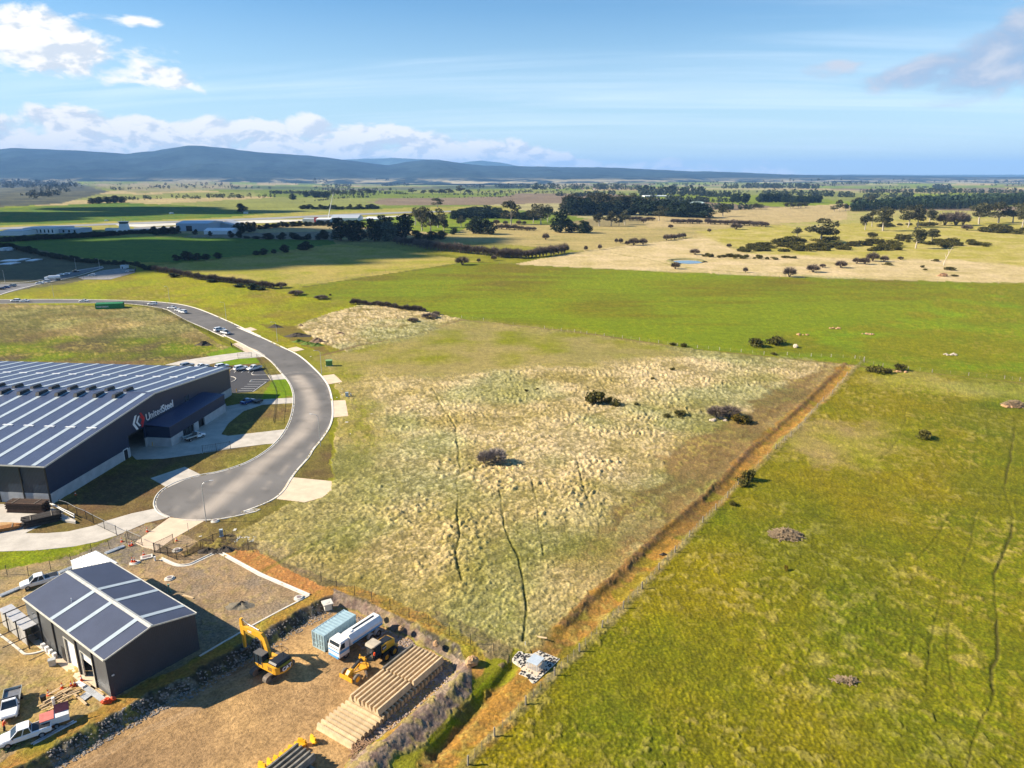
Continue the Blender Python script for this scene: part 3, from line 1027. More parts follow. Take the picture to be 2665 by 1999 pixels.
def sheet(name, poly, z, mat, parent=None, thick=0.0, step=0.0, colour=None, kind='structure'):
    """flat laid surface with a skirt; optional inner points that carry a colour"""
    P = [Vector((p[0], p[1])) for p in poly]
    inner = []
    if step:
        xs, ys = [p.x for p in P], [p.y for p in P]
        gx, gy = np.meshgrid(np.arange(min(xs), max(xs), step), np.arange(min(ys), max(ys), step))
        gx, gy = gx.ravel(), gy.ravel()
        m = inside(gx, gy, [(p.x, p.y) for p in P])
        inner = [Vector((a, b)) for a, b in zip(gx[m], gy[m])]
    n = len(P)
    vs, _, fs, *_r = delaunay_2d_cdt(P + inner, [], [list(range(n))], 1, 1e-4)
    me = bpy.data.meshes.new(name)
    co = [(v.x, v.y, z) for v in vs]
    faces = [tuple(f) for f in fs]
    if thick:
        b = len(co)
        for p in P:
            co += [(p.x, p.y, z), (p.x, p.y, z - thick)]
        for i in range(n):
            j = (i + 1) % n
            faces.append((b + 2 * i, b + 2 * i + 1, b + 2 * j + 1, b + 2 * j))
    me.from_pydata(co, [], faces)
    me.materials.append(mat)
    if colour:
        at = me.color_attributes.new('tone', 'FLOAT_COLOR', 'POINT')
        arr = np.array(co)
        c = np.ones((len(co), 4))
        c[:, :3] = colour(arr[:, 0], arr[:, 1])
        at.data.foreach_set('color', c.ravel())
    bm = bmesh.new()
    bm.from_mesh(me)
    bmesh.ops.recalc_face_normals(bm, faces=bm.faces)
    up = sum(f.normal.z * f.calc_area() for f in bm.faces)
    if up < 0:
        bmesh.ops.reverse_faces(bm, faces=bm.faces)
    bm.to_mesh(me)
    bm.free()
    o = bpy.data.objects.new(name, me)
    col.objects.link(o)
    o.parent = parent
    if kind and parent is None:
        o['kind'] = kind
    return o


def strip(mb, pts, prof, closed=False):
    """profile of (offset to the left, z) pairs carried along a ground line"""
    N = len(pts)
    vs = []
    for i in range(N):
        a = pts[i - 1] if (i or closed) else pts[i]
        b = pts[(i + 1) % N] if (i < N - 1 or closed) else pts[i]
        d = (Vector((b[0] - a[0], b[1] - a[1], 0))).normalized()
        nrm = Vector((-d.y, d.x, 0))
        for o, z in prof:
            vs.append((pts[i][0] + nrm.x * o, pts[i][1] + nrm.y * o, pts[i][2] + z))
    m = len(prof)
    fs = []
    for i in range(N if closed else N - 1):
        j = (i + 1) % N
        for k in range(m - 1):
            fs.append((i * m + k, j * m + k, j * m + k + 1, i * m + k + 1))
    mb.add(vs, fs)
    return mb


# ---------------------------------------------------------------- the road
ROAD_R = c6([(-420, 733), (0, 728), (330, 725), (700, 727), (1000, 733), (1230, 742), (1430, 760), (1570, 787), (1700, 832), (1870, 905), (2000, 965), (2150, 1036)]) \
    + c5([(60, 480), (250, 565), (420, 645), (520, 692), (600, 747), (680, 820), (740, 882), (788, 948), (814, 1015), (828, 1100), (832, 1180), (825, 1240), (800, 1310), (740, 1400), (670, 1485)]) \
    + c4([(1965, 838), (1890, 922), (1845, 985), (1808, 1045), (1750, 1098), (1650, 1145), (1540, 1188)]) \
    + c3([(2120, 562), (1960, 602), (1820, 628), (1680, 640), (1520, 637)])
ROAD_L = c3([(1400, 615), (1330, 583), (1292, 540), (1284, 490), (1310, 432), (1362, 385), (1440, 342), (1530, 310), (1640, 280), (1800, 250), (1950, 205), (2080, 150)]) \
    + c4([(1720, 788), (1790, 722), (1840, 648), (1870, 570), (1884, 482), (1878, 412), (1850, 350), (1800, 290), (1745, 228), (1690, 187), (1600, 135), (1530, 98), (1430, 52)]) \
    + c6([(1850, 1032), (1700, 966), (1550, 901), (1440, 842), (1370, 806), (1230, 779), (1100, 764), (1000, 757), (830, 754), (400, 754), (0, 758), (-420, 762)])
RR = [g(p) for p in ROAD_R]
RL = [g(p) for p in ROAD_L]
ROADLINE = smooth_line(RR + RL, 3)


def road_tone(x, y):
    wear = [g(p) for p in c3([(1560, 640), (1700, 560), (1900, 400), (2100, 240)]) + c4([(1640, 900), (1800, 790), (1920, 690), (1985, 600), (1995, 500), (1970, 410), (1900, 320)])]
    d = dist_line(x, y, wear, 9)
    n = fbm(x, y, 3.0, 4, 3)
    w = sstep(d, 3.4, .3) * (.45 + .9 * n)
    far = sstep(np.hypot(x, y), 150, 230)
    base = np.array((.150, .142, .134)) * (.72 + .56 * fbm(x, y, 6, 4, 8))[:, None]
    base = base * (1 - .18 * far[:, None])
    arc = sstep(np.abs(d - 5.5 - 1.2 * n), .5, .1) * .35
    w = np.clip(w + arc, 0, 1)
    c = base * (1 - w[:, None] * .8) + np.array((.40, .345, .285)) * (w * .8)[:, None]
    st = sstep(fbm(x, y, 2.4, 3, 17), .60, .85)
    return np.clip(c * (1 - .22 * st[:, None]), 0, 1)


def toned(name, rough=.9, bump=.25, scale=8.0):
    m = bpy.data.materials.new(name)
    m.use_nodes = True
    t = m.node_tree
    n = NG(t)
    bs = t.nodes['Principled BSDF']
    vc = n.n('ShaderNodeVertexColor', layer_name='tone')
    ge = n.n('ShaderNodeNewGeometry')
    f = n.noise(ge.outputs['Position'], scale, 4, .7)
    k = n.smooth(f, .25, .75, .82, 1.18)
    t.links.new(n.mix(1.0, vc.outputs[0], n.comb(k, k, k), 'MULTIPLY'), bs.inputs['Base Color'])
    bs.inputs['Roughness'].default_value = rough
    bs.inputs['Specular IOR Level'].default_value = .25
    bp = n.n('ShaderNodeBump')
    bp.inputs['Strength'].default_value = bump
    bp.inputs['Distance'].default_value = .02
    t.links.new(f, bp.inputs['Height'])
    t.links.new(bp.outputs[0], bs.inputs['Normal'])
    return m


CONC = M('concrete', (.47, .43, .37), .85, 0, .14, .35, .2, .3)
CONCP = M('pink_concrete', (.62, .48, .34), .85, 0, .10, .4, .2, .3)
KERB = M('kerb_concrete', (.60, .56, .49), .85, 0, .12, .8, .1, .3)
PAINT = M('line_paint', (.78, .78, .76), .6, 0, .15, 3)

DRIVES = {
    'exit_apron': (c3([(-300, 940), (0, 902), (300, 893), (600, 862), (800, 822), (960, 770), (1060, 728), (1200, 668), (1395, 620), (1330, 583), (1292, 545), (1080, 590), (880, 648), (770, 690), (560, 738), (380, 752), (205, 752), (430, 640), (470, 560), (430, 540), (100, 510), (-300, 520)]), CONC),
    'site_driveway': (c3([(1395, 622), (1520, 637), (1690, 645), (1560, 720), (1420, 800), (1290, 895), (1180, 868), (1105, 830), (1240, 735)]), CONCP),
    'bare_driveway': (c3([(1238, 300), (1520, 206), (1655, 272), (1530, 309), (1380, 378)]), CONC),
    'forecourt': (c4([(870, 850), (1050, 845), (1300, 810), (1480, 780), (1700, 752), (1760, 748), (1835, 660), (1845, 655), (1700, 672), (1460, 700), (1415, 690), (1460, 620), (1560, 540), (1680, 500), (1880, 490), (1882, 455), (1700, 465), (1620, 478), (1450, 510), (1420, 450), (800, 640), (820, 800)]), CONC),
    'side_drive': (i7([(60, 650), (360, 575), (1000, 480), (1400, 430), (1500, 425), (1640, 415), (1760, 490), (1740, 512), (1540, 530), (1300, 545), (900, 620), (700, 665)]), CONC),
    'upper_drive': (i7([(1290, 270), (1640, 410), (1440, 440), (1200, 300)]), CONCP),
    'car_park_drive': (i7([(1800, 830), (2040, 808), (2110, 890), (1850, 908)]), CONC),
    'wide_crossing': (c4([(1808, 1045), (1848, 985), (1870, 965), (2122, 990), (2120, 1050), (2060, 1095), (1950, 1125), (1770, 1103)]), CONCP),
    'crossing': (c5([(750, 880), (850, 866), (920, 930), (800, 950)]), CONCP),
    'crossing.001': (c5([(836, 1085), (945, 1080), (968, 1210), (842, 1222)]), CONCP),
    'crossing.002': (c5([(470, 655), (540, 640), (608, 664), (530, 680)]), CONCP),
    'crossing.003': (c5([(105, 495), (165, 480), (218, 500), (160, 514)]), CONCP),
}
CARPARK_PX = i7([(1160, 780), (1180, 740), (1260, 700), (1700, 700), (1790, 830), (1845, 910), (1790, 945), (1560, 1110), (1300, 1122), (1190, 1130), (1150, 900)])
FLAT_PX = [[(p[0], p[1]) for p in ROAD_R + ROAD_L]] + [v[0] for v in DRIVES.values()] + [CARPARK_PX]


def build_roads():
    tone = toned('asphalt')
    rd = sheet('road', ROADLINE, 0.0, tone, thick=.05, step=1.1, colour=road_tone)
    # kerb and gutter on both sides, left open across the driveways by a low lip
    for nm, line in (('kerb', RR), ('kerb', RL)):
        mb = MB()
        ln = smooth_line([(p.x, p.y, 0) for p in line], 4)
        ln = [p for p in ln if p.length < 900]
        strip(mb, ln, [(-.02, -.02), (-.02, .012), (.28, .022), (.33, .125), (.52, .13), (.56, .0)] if True else [])
        o = mb.build(nm, KERB)
        o['kind'] = 'structure'
    dz = .026
    for nm, (px, mt) in DRIVES.items():
        big = nm in ('forecourt', 'exit_apron', 'site_driveway')
        sheet(nm, [g(p) for p in px], dz, mt, thick=.1)
        dz += .004
    cp = sheet('car_park', [g(p) for p in CARPARK_PX], .020, M('fresh_asphalt', (.045, .045, .050), .85, 0, .2, 2, .2), thick=.08)
    # painted bays
    def line(a, b, w=.12):
        A, B = g(a), g(b)
        mb = MB()
        mb.bar((A.x, A.y, .030), (B.x, B.y, .030), w, .012)
        mb.build('bay_line', PAINT, cp)
    for a, b in (((1490, 938), (1775, 938)), ((1455, 977), (1700, 977)), ((1405, 1014), (1640, 1014)), ((1345, 1051), (1590, 1051)), ((1305, 1086), (1540, 1086)), ((1490, 938), (1545, 905)),
                 ((1775, 938), (1545, 1105)), ((1230, 780), (1275, 745)), ((1350, 780), (1460, 705)), ((1465, 780), (1500, 755)), ((1160, 745), (1225, 705))):
        line(i7(*a), i7(*b))
    for pts in ([(1180, 850), (1230, 860), (1262, 885), (1240, 915), (1180, 942)], [(1840, 815), (1700, 824), (1560, 822), (1530, 800), (1560, 770)], [(1830, 905), (1560, 905), (1500, 925)]):
        mb = MB()
        strip(mb, smooth_line([g(p) for p in i7(pts)], 4), [(-.09, -.02), (-.09, .15), (.09, .15), (.09, -.02)])
        o = mb.build('kerb', KERB)
        o['kind'] = 'structure'
    # kerbs of the new yard
    for pts, w in (([(610, 700), (830, 800), (960, 815), (1080, 795), (1200, 740), (1370, 660), (1530, 590)], .35),):
        mb = MB()
        ln = smooth_line([g(p) for p in h6(pts)], 4)
        strip(mb, ln, [(-w, -.05), (-w, .08), (.05, .06), (.1, .2), (.26, .2), (.26, -.05)])
        o = mb.build('kerb', KERB)
        o['kind'] = 'structure'
    for pts, cr in (([(735, 120), (960, 160)], None),):
        pass
    mb = MB()
    ln = [g(p) for p in c2([(700, 70), (830, 108), (960, 158)])]
    ln = [g(p) for p in (h6(1530, 590), h6(2212, 962), c2(962, 158))]
    strip(mb, ln, [(-.42, -.05), (-.42, .08), (.05, .06), (.1, .2), (.26, .2), (.26, -.05)])
    o = mb.build('kerb', KERB)
    o['kind'] = 'structure'
    mb = MB()
    ln = [g(p) for p in c2([(962, 160), (730, 280), (510, 398), (250, 548), (60, 660)])]
    strip(mb, ln, [(-.14, -.2), (-.14, .1), (.14, .1), (.14, -.4)])
    o = mb.build('kerb', KERB)
    o['kind'] = 'structure'
    mb = MB()
    ln = smooth_line([g(p) for p in h8([(-60, 940), (150, 1090), (330, 1235), (400, 1290), (470, 1300), (600, 1280), (790, 1225)])], 4)
    strip(mb, ln, [(-.14, -.1), (-.14, .16), (.14, .16), (.14, -.1)])
    o = mb.build('kerb', KERB)
    o['kind'] = 'structure'


build_roads()
build_ground()
build_mountains()
build_haze()

# ---------------------------------------------------------------- sheet metal
def ribbed(name, c, rib=.25, axis=0, rough=.45, metal=.0, spec=.5, var=.08, depth=.03):
    """profiled steel sheet: ribs run across the given object axis"""
    if name in _M:
        return _M[name]
    m = bpy.data.materials.new(name)
    m.use_nodes = True
    t = m.node_tree
    n = NG(t)
    bs = t.nodes['Principled BSDF']
    tc = n.n('ShaderNodeTexCoord')
    se = n.n('ShaderNodeSeparateXYZ')
    t.links.new(tc.outputs['Object'], se.inputs[0])
    w = n.m('SINE', n.m('MULTIPLY', se.outputs[axis], 2 * math.pi / rib))
    f = n.noise(tc.outputs['Object'], .35, 5, .6)
    f2 = n.noise(tc.outputs['Object'], 4.0, 3, .6)
    cc = n.mix(n.smooth(f, .3, .7), tuple(q * (1 - var) for q in c), tuple(q * (1 + var) for q in c))
    cc = n.mix(n.m('MULTIPLY', n.smooth(f2, .4, .8), .2), cc, tuple(q * .6 for q in c))
    t.links.new(cc, bs.inputs['Base Color'])
    bs.inputs['Roughness'].default_value = rough
    bs.inputs['Metallic'].default_value = metal
    bs.inputs['Specular IOR Level'].default_value = spec
    bp = n.n('ShaderNodeBump')
    bp.inputs['Strength'].default_value = .7
    bp.inputs['Distance'].default_value = depth
    t.links.new(n.m('POWER', n.m('ADD', n.m('MULTIPLY', w, .5), .5), 3.0), bp.inputs['Height'])
    t.links.new(bp.outputs[0], bs.inputs['Normal'])
    _M[name] = m
    return m


NAVY = ribbed('navy_cladding', (.014, .028, .066), .30, 1, .45)
NAVYX = ribbed('navy_cladding_side', (.018, .034, .060), .30, 0, .45)
ROOFM = ribbed('grey_roof_sheet', (.052, .070, .128), .35, 0, .45, .0, .4)
SKYL = M('skylight_sheet', (.40, .46, .49), .35, 0, .08, .6, 0, .5)
WHITE = M('white_steel', (.74, .74, .72), .45, 0, .08, 1.0, 0, .5)
TILT = M('tilt_panel_concrete', (.40, .41, .42), .85, 0, .12, .5, .15)
BLACKS = M('black_steel', (.012, .013, .015), .5, 0, .1, 2, 0, .5)
DARKIN = M('dark_interior', (.02, .02, .022), .9, 0, .2, 1)


def slope_sheet(mb, x0, x1, a, b, th=.06, lift=0.0):
    """roof slab between eave point a=(y,z) and ridge point b=(y,z), running x0..x1"""
    mb.hull([(x0, a[0], a[1] + lift), (x1, a[0], a[1] + lift), (x1, b[0], b[1] + lift), (x0, b[0], b[1] + lift)],
            [(x0, a[0], a[1] + lift + th), (x1, a[0], a[1] + lift + th), (x1, b[0], b[1] + lift + th), (x0, b[0], b[1] + lift + th)])
    return mb


def text_mesh(s, size, bold=0.0, depth=.05):
    cu = bpy.data.curves.new('lettering', 'FONT')
    cu.body, cu.size, cu.extrude, cu.offset = s, size, depth, bold
    cu.resolution_u = 3
    o = bpy.data.objects.new('lettering', cu)
    col.objects.link(o)
    dg = bpy.context.evaluated_depsgraph_get()
    dg.update()
    me = bpy.data.meshes.new_from_object(o.evaluated_get(dg))
    w = o.dimensions.x
    xs = [v.co.x for v in me.vertices]
    bpy.data.objects.remove(o)
    return me, (max(xs) if xs else 0)


def lettering(s, size, mat, parent, loc, rot, bold=0.0, depth=.04, name='lettering'):
    me, w = text_mesh(s, size, bold, depth)
    me.materials.append(mat)
    o = bpy.data.objects.new(name, me)
    col.objects.link(o)
    o.parent = parent
    o.location, o.rotation_euler = loc, rot
    return w


def build_warehouse():
    """local frame: y along the gable wall from the near corner, x runs back (left in the photograph), outside is -x"""
    b0 = g(c4(335, 1138))
    ang = R(84.1)
    L, LX, ZE, ZR = 75.4, 118.0, 8.4, 11.9
    rt = root('steel_warehouse', 'long dark navy steel warehouse with skylight stripes on its low gable roof', 'warehouse', (b0.x, b0.y, 0), ang - math.pi / 2)
    # in this frame +y is along the gable, -x is to the left of it
    mid = 37.7
    op0, op1, opz = 25.8, 31.9, 5.2
    def gz_(y):
        return ZE + (ZR - ZE) * (1 - abs(y - mid) / mid)
    mb = MB()
    def wallp(y0, y1, z0):
        ys = [y0] + ([mid] if y0 < mid < y1 else []) + [y1]
        lo = [(0, y, z0 if not callable(z0) else z0(y)) for y in ys]
        hi = [(0, y, gz_(y)) for y in ys]
        loop = lo + hi[::-1]
        mb.hull([(-.25, q[1], q[2]) for q in loop], [(0, q[1], q[2]) for q in loop])
    wallp(0, op0, 2.3); wallp(op0, op1, opz); wallp(op1, L, 2.3)
    mb.build('gable_wall', NAVY, rt)
    # tilt-up panels along the base, one by one
    y = 0.0
    while y < L - .1:
        w = min(6.0, L - y)
        if y < op0 < y + w:
            w = op0 - y
        elif op0 - .01 <= y < op1:
            y = op1
            continue
        m2 = MB()
        m2.span((-.22, y + .02, -.1), (.06, y + w - .02, 2.3))
        m2.build('concrete_panel', TILT, rt)
        y += w
    # end wall towards the camera
    m2 = MB()
    m2.span((-LX, 0, 2.3), (-16.5, .25, ZE)); m2.span((-16.5, 0, 4.8), (-11.2, .25, ZE)); m2.span((-11.2, 0, 2.3), (-.25, .25, ZE))
    m2.build('side_wall', NAVYX, rt)
    for x0, x1 in ((-11.2, -5.7), (-5.7, -.25), (-22, -16.5)):
        m2 = MB()
        m2.span((x0 + .02, -.04, -.1), (x1 - .02, .2, 2.3))
        m2.build('concrete_panel', TILT, rt)
    for x in (-11.0, -5.6, -.12):
        m2 = MB()
        m2.span((x - .12, -.22, 0), (x + .12, -.045, ZE - .1))
        m2.build('downpipe', BLACKS, rt)
    m2 = MB()
    m2.span((-16.5, 1.2, 0), (-11.2, 1.4, 4.8))
    m2.build('roller_door', M('dark_roller_door', (.025, .028, .032), .5), rt)
    m2 = MB()
    m2.span((-LX, L - .25, 0), (-.25, L, ZE)); m2.span((-LX, 0.26, 0), (-LX + .3, L - .26, ZE))
    m2.build('rear_wall', NAVYX, rt)
    m2 = MB()
    m2.span((-LX + .4, .3, -.04), (-.3, L - .3, .03))
    m2.build('floor_slab', CONC, rt)
    # roof slopes
    m2 = MB()
    slope_sheet(m2, -LX, .35, (-.5, ZE - .05), (mid, ZR), .08)
    m2.build('roof', ROOFM, rt)
    m2 = MB()
    slope_sheet(m2, -LX, .35, (L + .5, ZE - .05), (mid, ZR), .08)
    m2.build('roof', ROOFM, rt)
    # skylight strips, measured from the gable edge
    k0, dk, wd = -2.1, 4.95, 1.0
    for i in range(22):
        x = k0 - i * dk
        for a, b in (((-.45, ZE - .03), (mid - .6, ZR - .05)), ((L + .45, ZE - .03), (mid + .6, ZR - .05))):
            m2 = MB()
            slope_sheet(m2, x - wd / 2, x + wd / 2, a, b, .05, .075)
            m2.build('skylight_strip', SKYL, rt)
        for yq, sx in ((17.0, 1), (58.0, 1)):
            zq = gz_(yq) + .17
            m2 = MB()
            m2.box((x + .2, yq, zq), (2.3, .45, .16))
            m2.build('skylight_flashing', WHITE, rt)
        # ridge ventilators
        if 0 < i < 22:
            xm = x - dk * .5 + 3.3
            v = MB()
            v.box((xm - 1.4, mid - 2.6, gz_(mid - 2.6) + .45), (1.0, 3.6, .75), taper=.8)
            vo = v.build('roof_ventilator', BLACKS, rt)
            v = MB()
            v.box((xm - 1.4, mid + 1.6, gz_(mid + 1.6) + .45), (1.0, 3.2, .75), taper=.8)
            v.build('roof_ventilator', BLACKS, rt)
    m2 = MB()
    m2.hull([(-LX, mid - .3, ZR + .06), (.36, mid - .3, ZR + .06), (.36, mid, ZR + .14), (-LX, mid, ZR + .14)], [(-LX, mid - .3, ZR + .09), (.36, mid - .3, ZR + .09), (.36, mid, ZR + .17), (-LX, mid, ZR + .17)])
    m2.build('ridge_capping', ROOFM, rt)
    for a, b in (((-.5, ZE - .05), (mid, ZR)), ((mid, ZR), (L + .5, ZE - .05))):
        m2 = MB()
        m2.hull([(.355, a[0], a[1] - .22), (.355, b[0], b[1] - .22), (.355, b[0], b[1] + .12), (.355, a[0], a[1] + .12)], [(.43, a[0], a[1] - .22), (.43, b[0], b[1] - .22), (.43, b[0], b[1] + .12), (.43, a[0], a[1] + .12)])
        m2.build('barge_flashing', M('pale_flashing', (.50, .49, .44), .4), rt)
    m2 = MB()
    m2.span((-LX, -.68, ZE - .25), (.35, -.50, ZE - .02))
    m2.build('gutter', M('pale_flashing'), rt)
    # doorway: inside rack and roller box
    m2 = MB()
    m2.span((-.5, op0, opz - .5), (-.26, op1, opz))
    m2.build('roller_door', BLACKS, rt)
    m2 = MB()
    m2.span((.065, 23.2, 0), (.12, 24.9, 2.55))
    d = m2.build('personnel_door', WHITE, rt)
    m2 = MB()
    m2.span((.125, 23.4, 0.03), (.15, 24.7, 2.35))
    m2.build('door_leaf', BLACKS, d)
    m2 = MB()
    m2.span((.002, 50.6, 5.2), (.05, 52.6, 7.0))
    m2.build('window', glass(), rt)
    # annex with skillion roof
    ax = MB()
    A0, A1, AD, AH = 32.6, 59.8, 6.1, 5.0
    ax.span((.07, A0, 2.3), (AD, A1, AH))
    an = ax.build('annex', NAVY, rt)
    m2 = MB()
    m2.hull([(.075, A0 - .15, AH + .5), (AD + .15, A0 - .15, AH + .02), (AD + .15, A1 + .15, AH + .02), (.075, A1 + .15, AH + .5)], [(.075, A0 - .15, AH + .58), (AD + .15, A0 - .15, AH + .1), (AD + .15, A1 + .15, AH + .1), (.075, A1 + .15, AH + .58)])
    m2.build('annex_roof', ribbed('annex_roof_sheet', (.034, .050, .120), .3, 1, .35), an)
    def pan(lo, hi, mt, nm):
        q = MB()
        q.span(lo, hi)
        q.build(nm, mt, an)
    for y0, y1 in ((A0, 38.0), (43.2, 45.4), (48.4, 53.9), (53.9, A1)):
        pan((AD - .3, y0 + .02, -.1), (AD + .03, y1 - .02, 2.28), TILT, 'concrete_panel')
    pan((.08, A0 - .03, -.1), (AD - .32, A0 + .25, 2.28), TILT, 'concrete_panel')
    pan((.08, A1 - .25, -.1), (AD - .32, A1 + .03, 2.28), TILT, 'concrete_panel')
    pan((AD - .6, 38.0, -.05), (AD - .5, 43.2, 2.28), glass(), 'window')
    pan((AD - .6, 45.4, -.05), (AD - .5, 48.4, 2.28), BLACKS, 'roller_door')
    pan((1.0, A0 + .4, -.05), (AD - .7, A1 - .4, .02), DARKIN, 'floor_slab')
    for yy in (38.05, 39.8, 41.5, 43.1):
        pan((AD - .49, yy - .04, 0), (AD - .40, yy + .04, 2.28), BLACKS, 'mullion')
    # sign on the gable
    sw = M('sign_white', (.80, .81, .82), .5, 0, .03)
    sr = M('sign_red', (.50, .02, .03), .5, 0, .03)
    rot = (math.pi / 2, 0, math.pi / 2)
    zs, ys = 6.15, 33.2
    w1 = lettering('United', 2.55, sw, rt, (.03, ys, zs), rot, .0, .05)
    lettering('Steel', 2.55, sw, rt, (.03, ys + w1 + .12, zs), rot, .055, .05)
    def chev(y0, d, mt, zc=7.1, h=1.75, w=.75):
        q = MB()
        p = [(y0, zc + h), (y0 + w, zc + h), (y0 + w - d, zc), (y0 + w, zc - h), (y0, zc - h), (y0 - d, zc)]
        q.hull([(.012, a, b) for a, b in p], [(.07, a, b) for a, b in p])
        q.build('sign_chevron', mt, rt)
    chev(29.2, 1.15, sw); chev(30.4, 1.0, sw, 7.1, 1.25, .6)
    chev(31.1, -1.1, sr, 7.1, 1.75, .62); chev(30.95, -.8, sr, 7.1, .95, .5)
    return rt


def build_shed():
    A, B, C_, D_ = [g(c1(*p), 5.8) for p in ((160, 430), (755, 880), (800, 170), (1415, 545))]
    ux = ((B - A) + (D_ - C_)).normalized()          # along the ridge towards the camera
    ang = math.atan2(ux.y, ux.x)
    Lr, Wd = 23.2, 12.2
    ctr = (A + B + C_ + D_) / 4
    rt = root('grey_shed', 'new charcoal steel shed with three pale skylight stripes beside the dirt yard', 'shed', (ctr.x, ctr.y, 0), ang)
    # local: x along ridge (+x towards the camera), y: +y to the right rear side
    hx, hy, ZE, ZR = Lr / 2 - .1, Wd / 2 - .1, 5.72, 7.05
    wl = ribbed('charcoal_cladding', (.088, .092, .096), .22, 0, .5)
    wg = ribbed('charcoal_cladding_shaded', (.036, .042, .054), .22, 1, .5)  # same charcoal sheet, darker and bluer to put the gable's shade into it
    # left long wall (y = -hy) with two roller doors, a vision panel and an opening to the left annex
    segs = [(-hx, -hx + .1, 0), (-hx + .1, -.2, None), (-.2, 2.9, 4.1), (2.9, 4.4, None), (4.4, 7.5, 3.9), (7.5, hx, None)]
    m = MB()
    for x0, x1, top in segs:
        m.span((x0, -hy, top if top else 0), (x1, -hy + .12, ZE))
    m.build('side_wall', wl, rt)
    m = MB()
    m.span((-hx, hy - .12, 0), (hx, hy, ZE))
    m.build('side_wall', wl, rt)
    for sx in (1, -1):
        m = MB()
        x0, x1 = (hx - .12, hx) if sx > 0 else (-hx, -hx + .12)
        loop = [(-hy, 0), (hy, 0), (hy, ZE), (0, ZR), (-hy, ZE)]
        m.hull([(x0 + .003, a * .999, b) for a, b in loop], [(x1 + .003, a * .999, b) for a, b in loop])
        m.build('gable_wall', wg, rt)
    m = MB(); m.span((-hx + .2, -hy - .9, -.1), (hx - .2, hy - .2, .05)); m.build('floor_slab', CONCP, rt)
    rs = ribbed('shed_roof_sheet', (.058, .070, .112), .25, 0, .5, 0, .3)
    for sy in (-1, 1):
        m = MB()
        slope_sheet(m, -Lr / 2, Lr / 2, (sy * Wd / 2, ZE + .0), (0, ZR + .05), .06)
        m.build('roof', rs, rt)
        for x in (-2.9, 1.9, 8.6):
            m = MB()
            slope_sheet(m, x - .38, x + .38, (sy * (Wd / 2 - .02), ZE + .02), (sy * .35, ZR), .03, .06)
            m.build('skylight_strip', SKYL, rt)
        m = MB(); m.span((-Lr / 2, sy * (Wd / 2 + .08) - .08, ZE - .12), (Lr / 2, sy * (Wd / 2 + .08) + .08, ZE + .07)); m.build('gutter', M('cream_trim', (.60, .57, .48), .5), rt)
        for sx in (-1, 1):
            m = MB()
            m.hull([(sx * (Lr / 2 + .01), sy * Wd / 2, ZE - .1), (sx * (Lr / 2 + .08), sy * Wd / 2, ZE - .1), (sx * (Lr / 2 + .08), sy * Wd / 2, ZE + .09), (sx * (Lr / 2 + .01), sy * Wd / 2, ZE + .09)],
                   [(sx * (Lr / 2 + .01), 0, ZR - .05), (sx * (Lr / 2 + .08), 0, ZR - .05), (sx * (Lr / 2 + .08), 0, ZR + .14), (sx * (Lr / 2 + .01), 0, ZR + .14)])
            m.build('barge_flashing', M('cream_trim'), rt)
    m = MB()
    m.hull([(-Lr / 2, -.35, ZR + .08), (Lr / 2, -.35, ZR + .08), (Lr / 2, 0, ZR + .16), (-Lr / 2, 0, ZR + .16)], [(-Lr / 2, .35, ZR + .08), (Lr / 2, .35, ZR + .08), (Lr / 2, 0.01, ZR + .20), (-Lr / 2, 0.01, ZR + .20)])
    m.build('ridge_capping', M('pale_flashing', (.50, .49, .44), .4), rt)
    for x, z0, z1, y in ((1.35, 0.05, 4.1, .25), (5.95, 2.6, 3.9, .2)):
        m = MB()
        n = 9 if z0 < 1 else 4
        m.span((x - 1.52, -hy + y, z0), (x + 1.52, -hy + y + .06, z1))
        d = m.build('roller_door', WHITE, rt)
    for x0, x1, zt in ((-.2, 2.9, 4.1), (4.4, 7.5, 3.9)):
        for xx in (x0, x1):
            m = MB(); m.span((xx - .07, -hy - .03, 0), (xx + .07, -hy + .15, zt)); m.build('door_frame', M('cream_trim'), rt)
        m = MB(); m.span((x0 - .07, -hy - .03, zt), (x1 + .07, -hy - .004, zt + .12)); m.build('door_frame', M('cream_trim'), rt)
    m = MB(); m.span((-1.5, -hy - .04, 0), (-.6, -hy - .004, 2.2)); m.build('personnel_door', BLACKS, rt)
    for x in (-7.4, -3.0, 3.6, 8.0):
        m = MB(); m.span((x - .09, -hy - .16, 0), (x + .09, -hy - .004, ZE - .1)); m.build('downpipe', BLACKS, rt)
    m = MB(); m.span((-9.6, -hy - .05, 3.0), (-7.9, -hy - .004, 4.4)); m.build('window', glass(), rt)
    for k in range(4):
        m = MB(); m.box((-6.4 + k * 1.15, -hy - .5, .35), (.55, .5, .7), taper=.9); m.build('air_conditioner', WHITE, rt)
    m = MB(); m.box((hx + .05, -hy + .6, 3.1), (.12, .3, .16)); m.build('flood_light', WHITE, rt)
    m = MB(); m.cyl((-3.9, -2.9, ZE + .6), (-3.9, -2.9, ZE + 1.25), .06); m.build('vent_pipe', WHITE, rt)
    # white ribbed rear canopy and the low annex at the left rear
    cz = ribbed('white_ribbed_sheet', (.78, .78, .76), .45, 1, .45, depth=.12)
    m = MB()
    m.hull([(-18.5, 3.1, 5.0), (-hx - .02, 3.1, 5.2), (-hx - .02, 7.0, 5.2), (-18.5, 7.0, 5.0)], [(-18.5, 3.1, 5.08), (-hx - .02, 3.1, 5.28), (-hx - .02, 7.0, 5.28), (-18.5, 7.0, 5.08)])
    cn = m.build('rear_canopy', cz, rt)
    for y in (3.2, 5.0, 6.9):
        m = MB(); m.span((-18.45, y - .06, 0), (-18.33, y + .06, 5.0)); m.build('canopy_post', WHITE, cn)
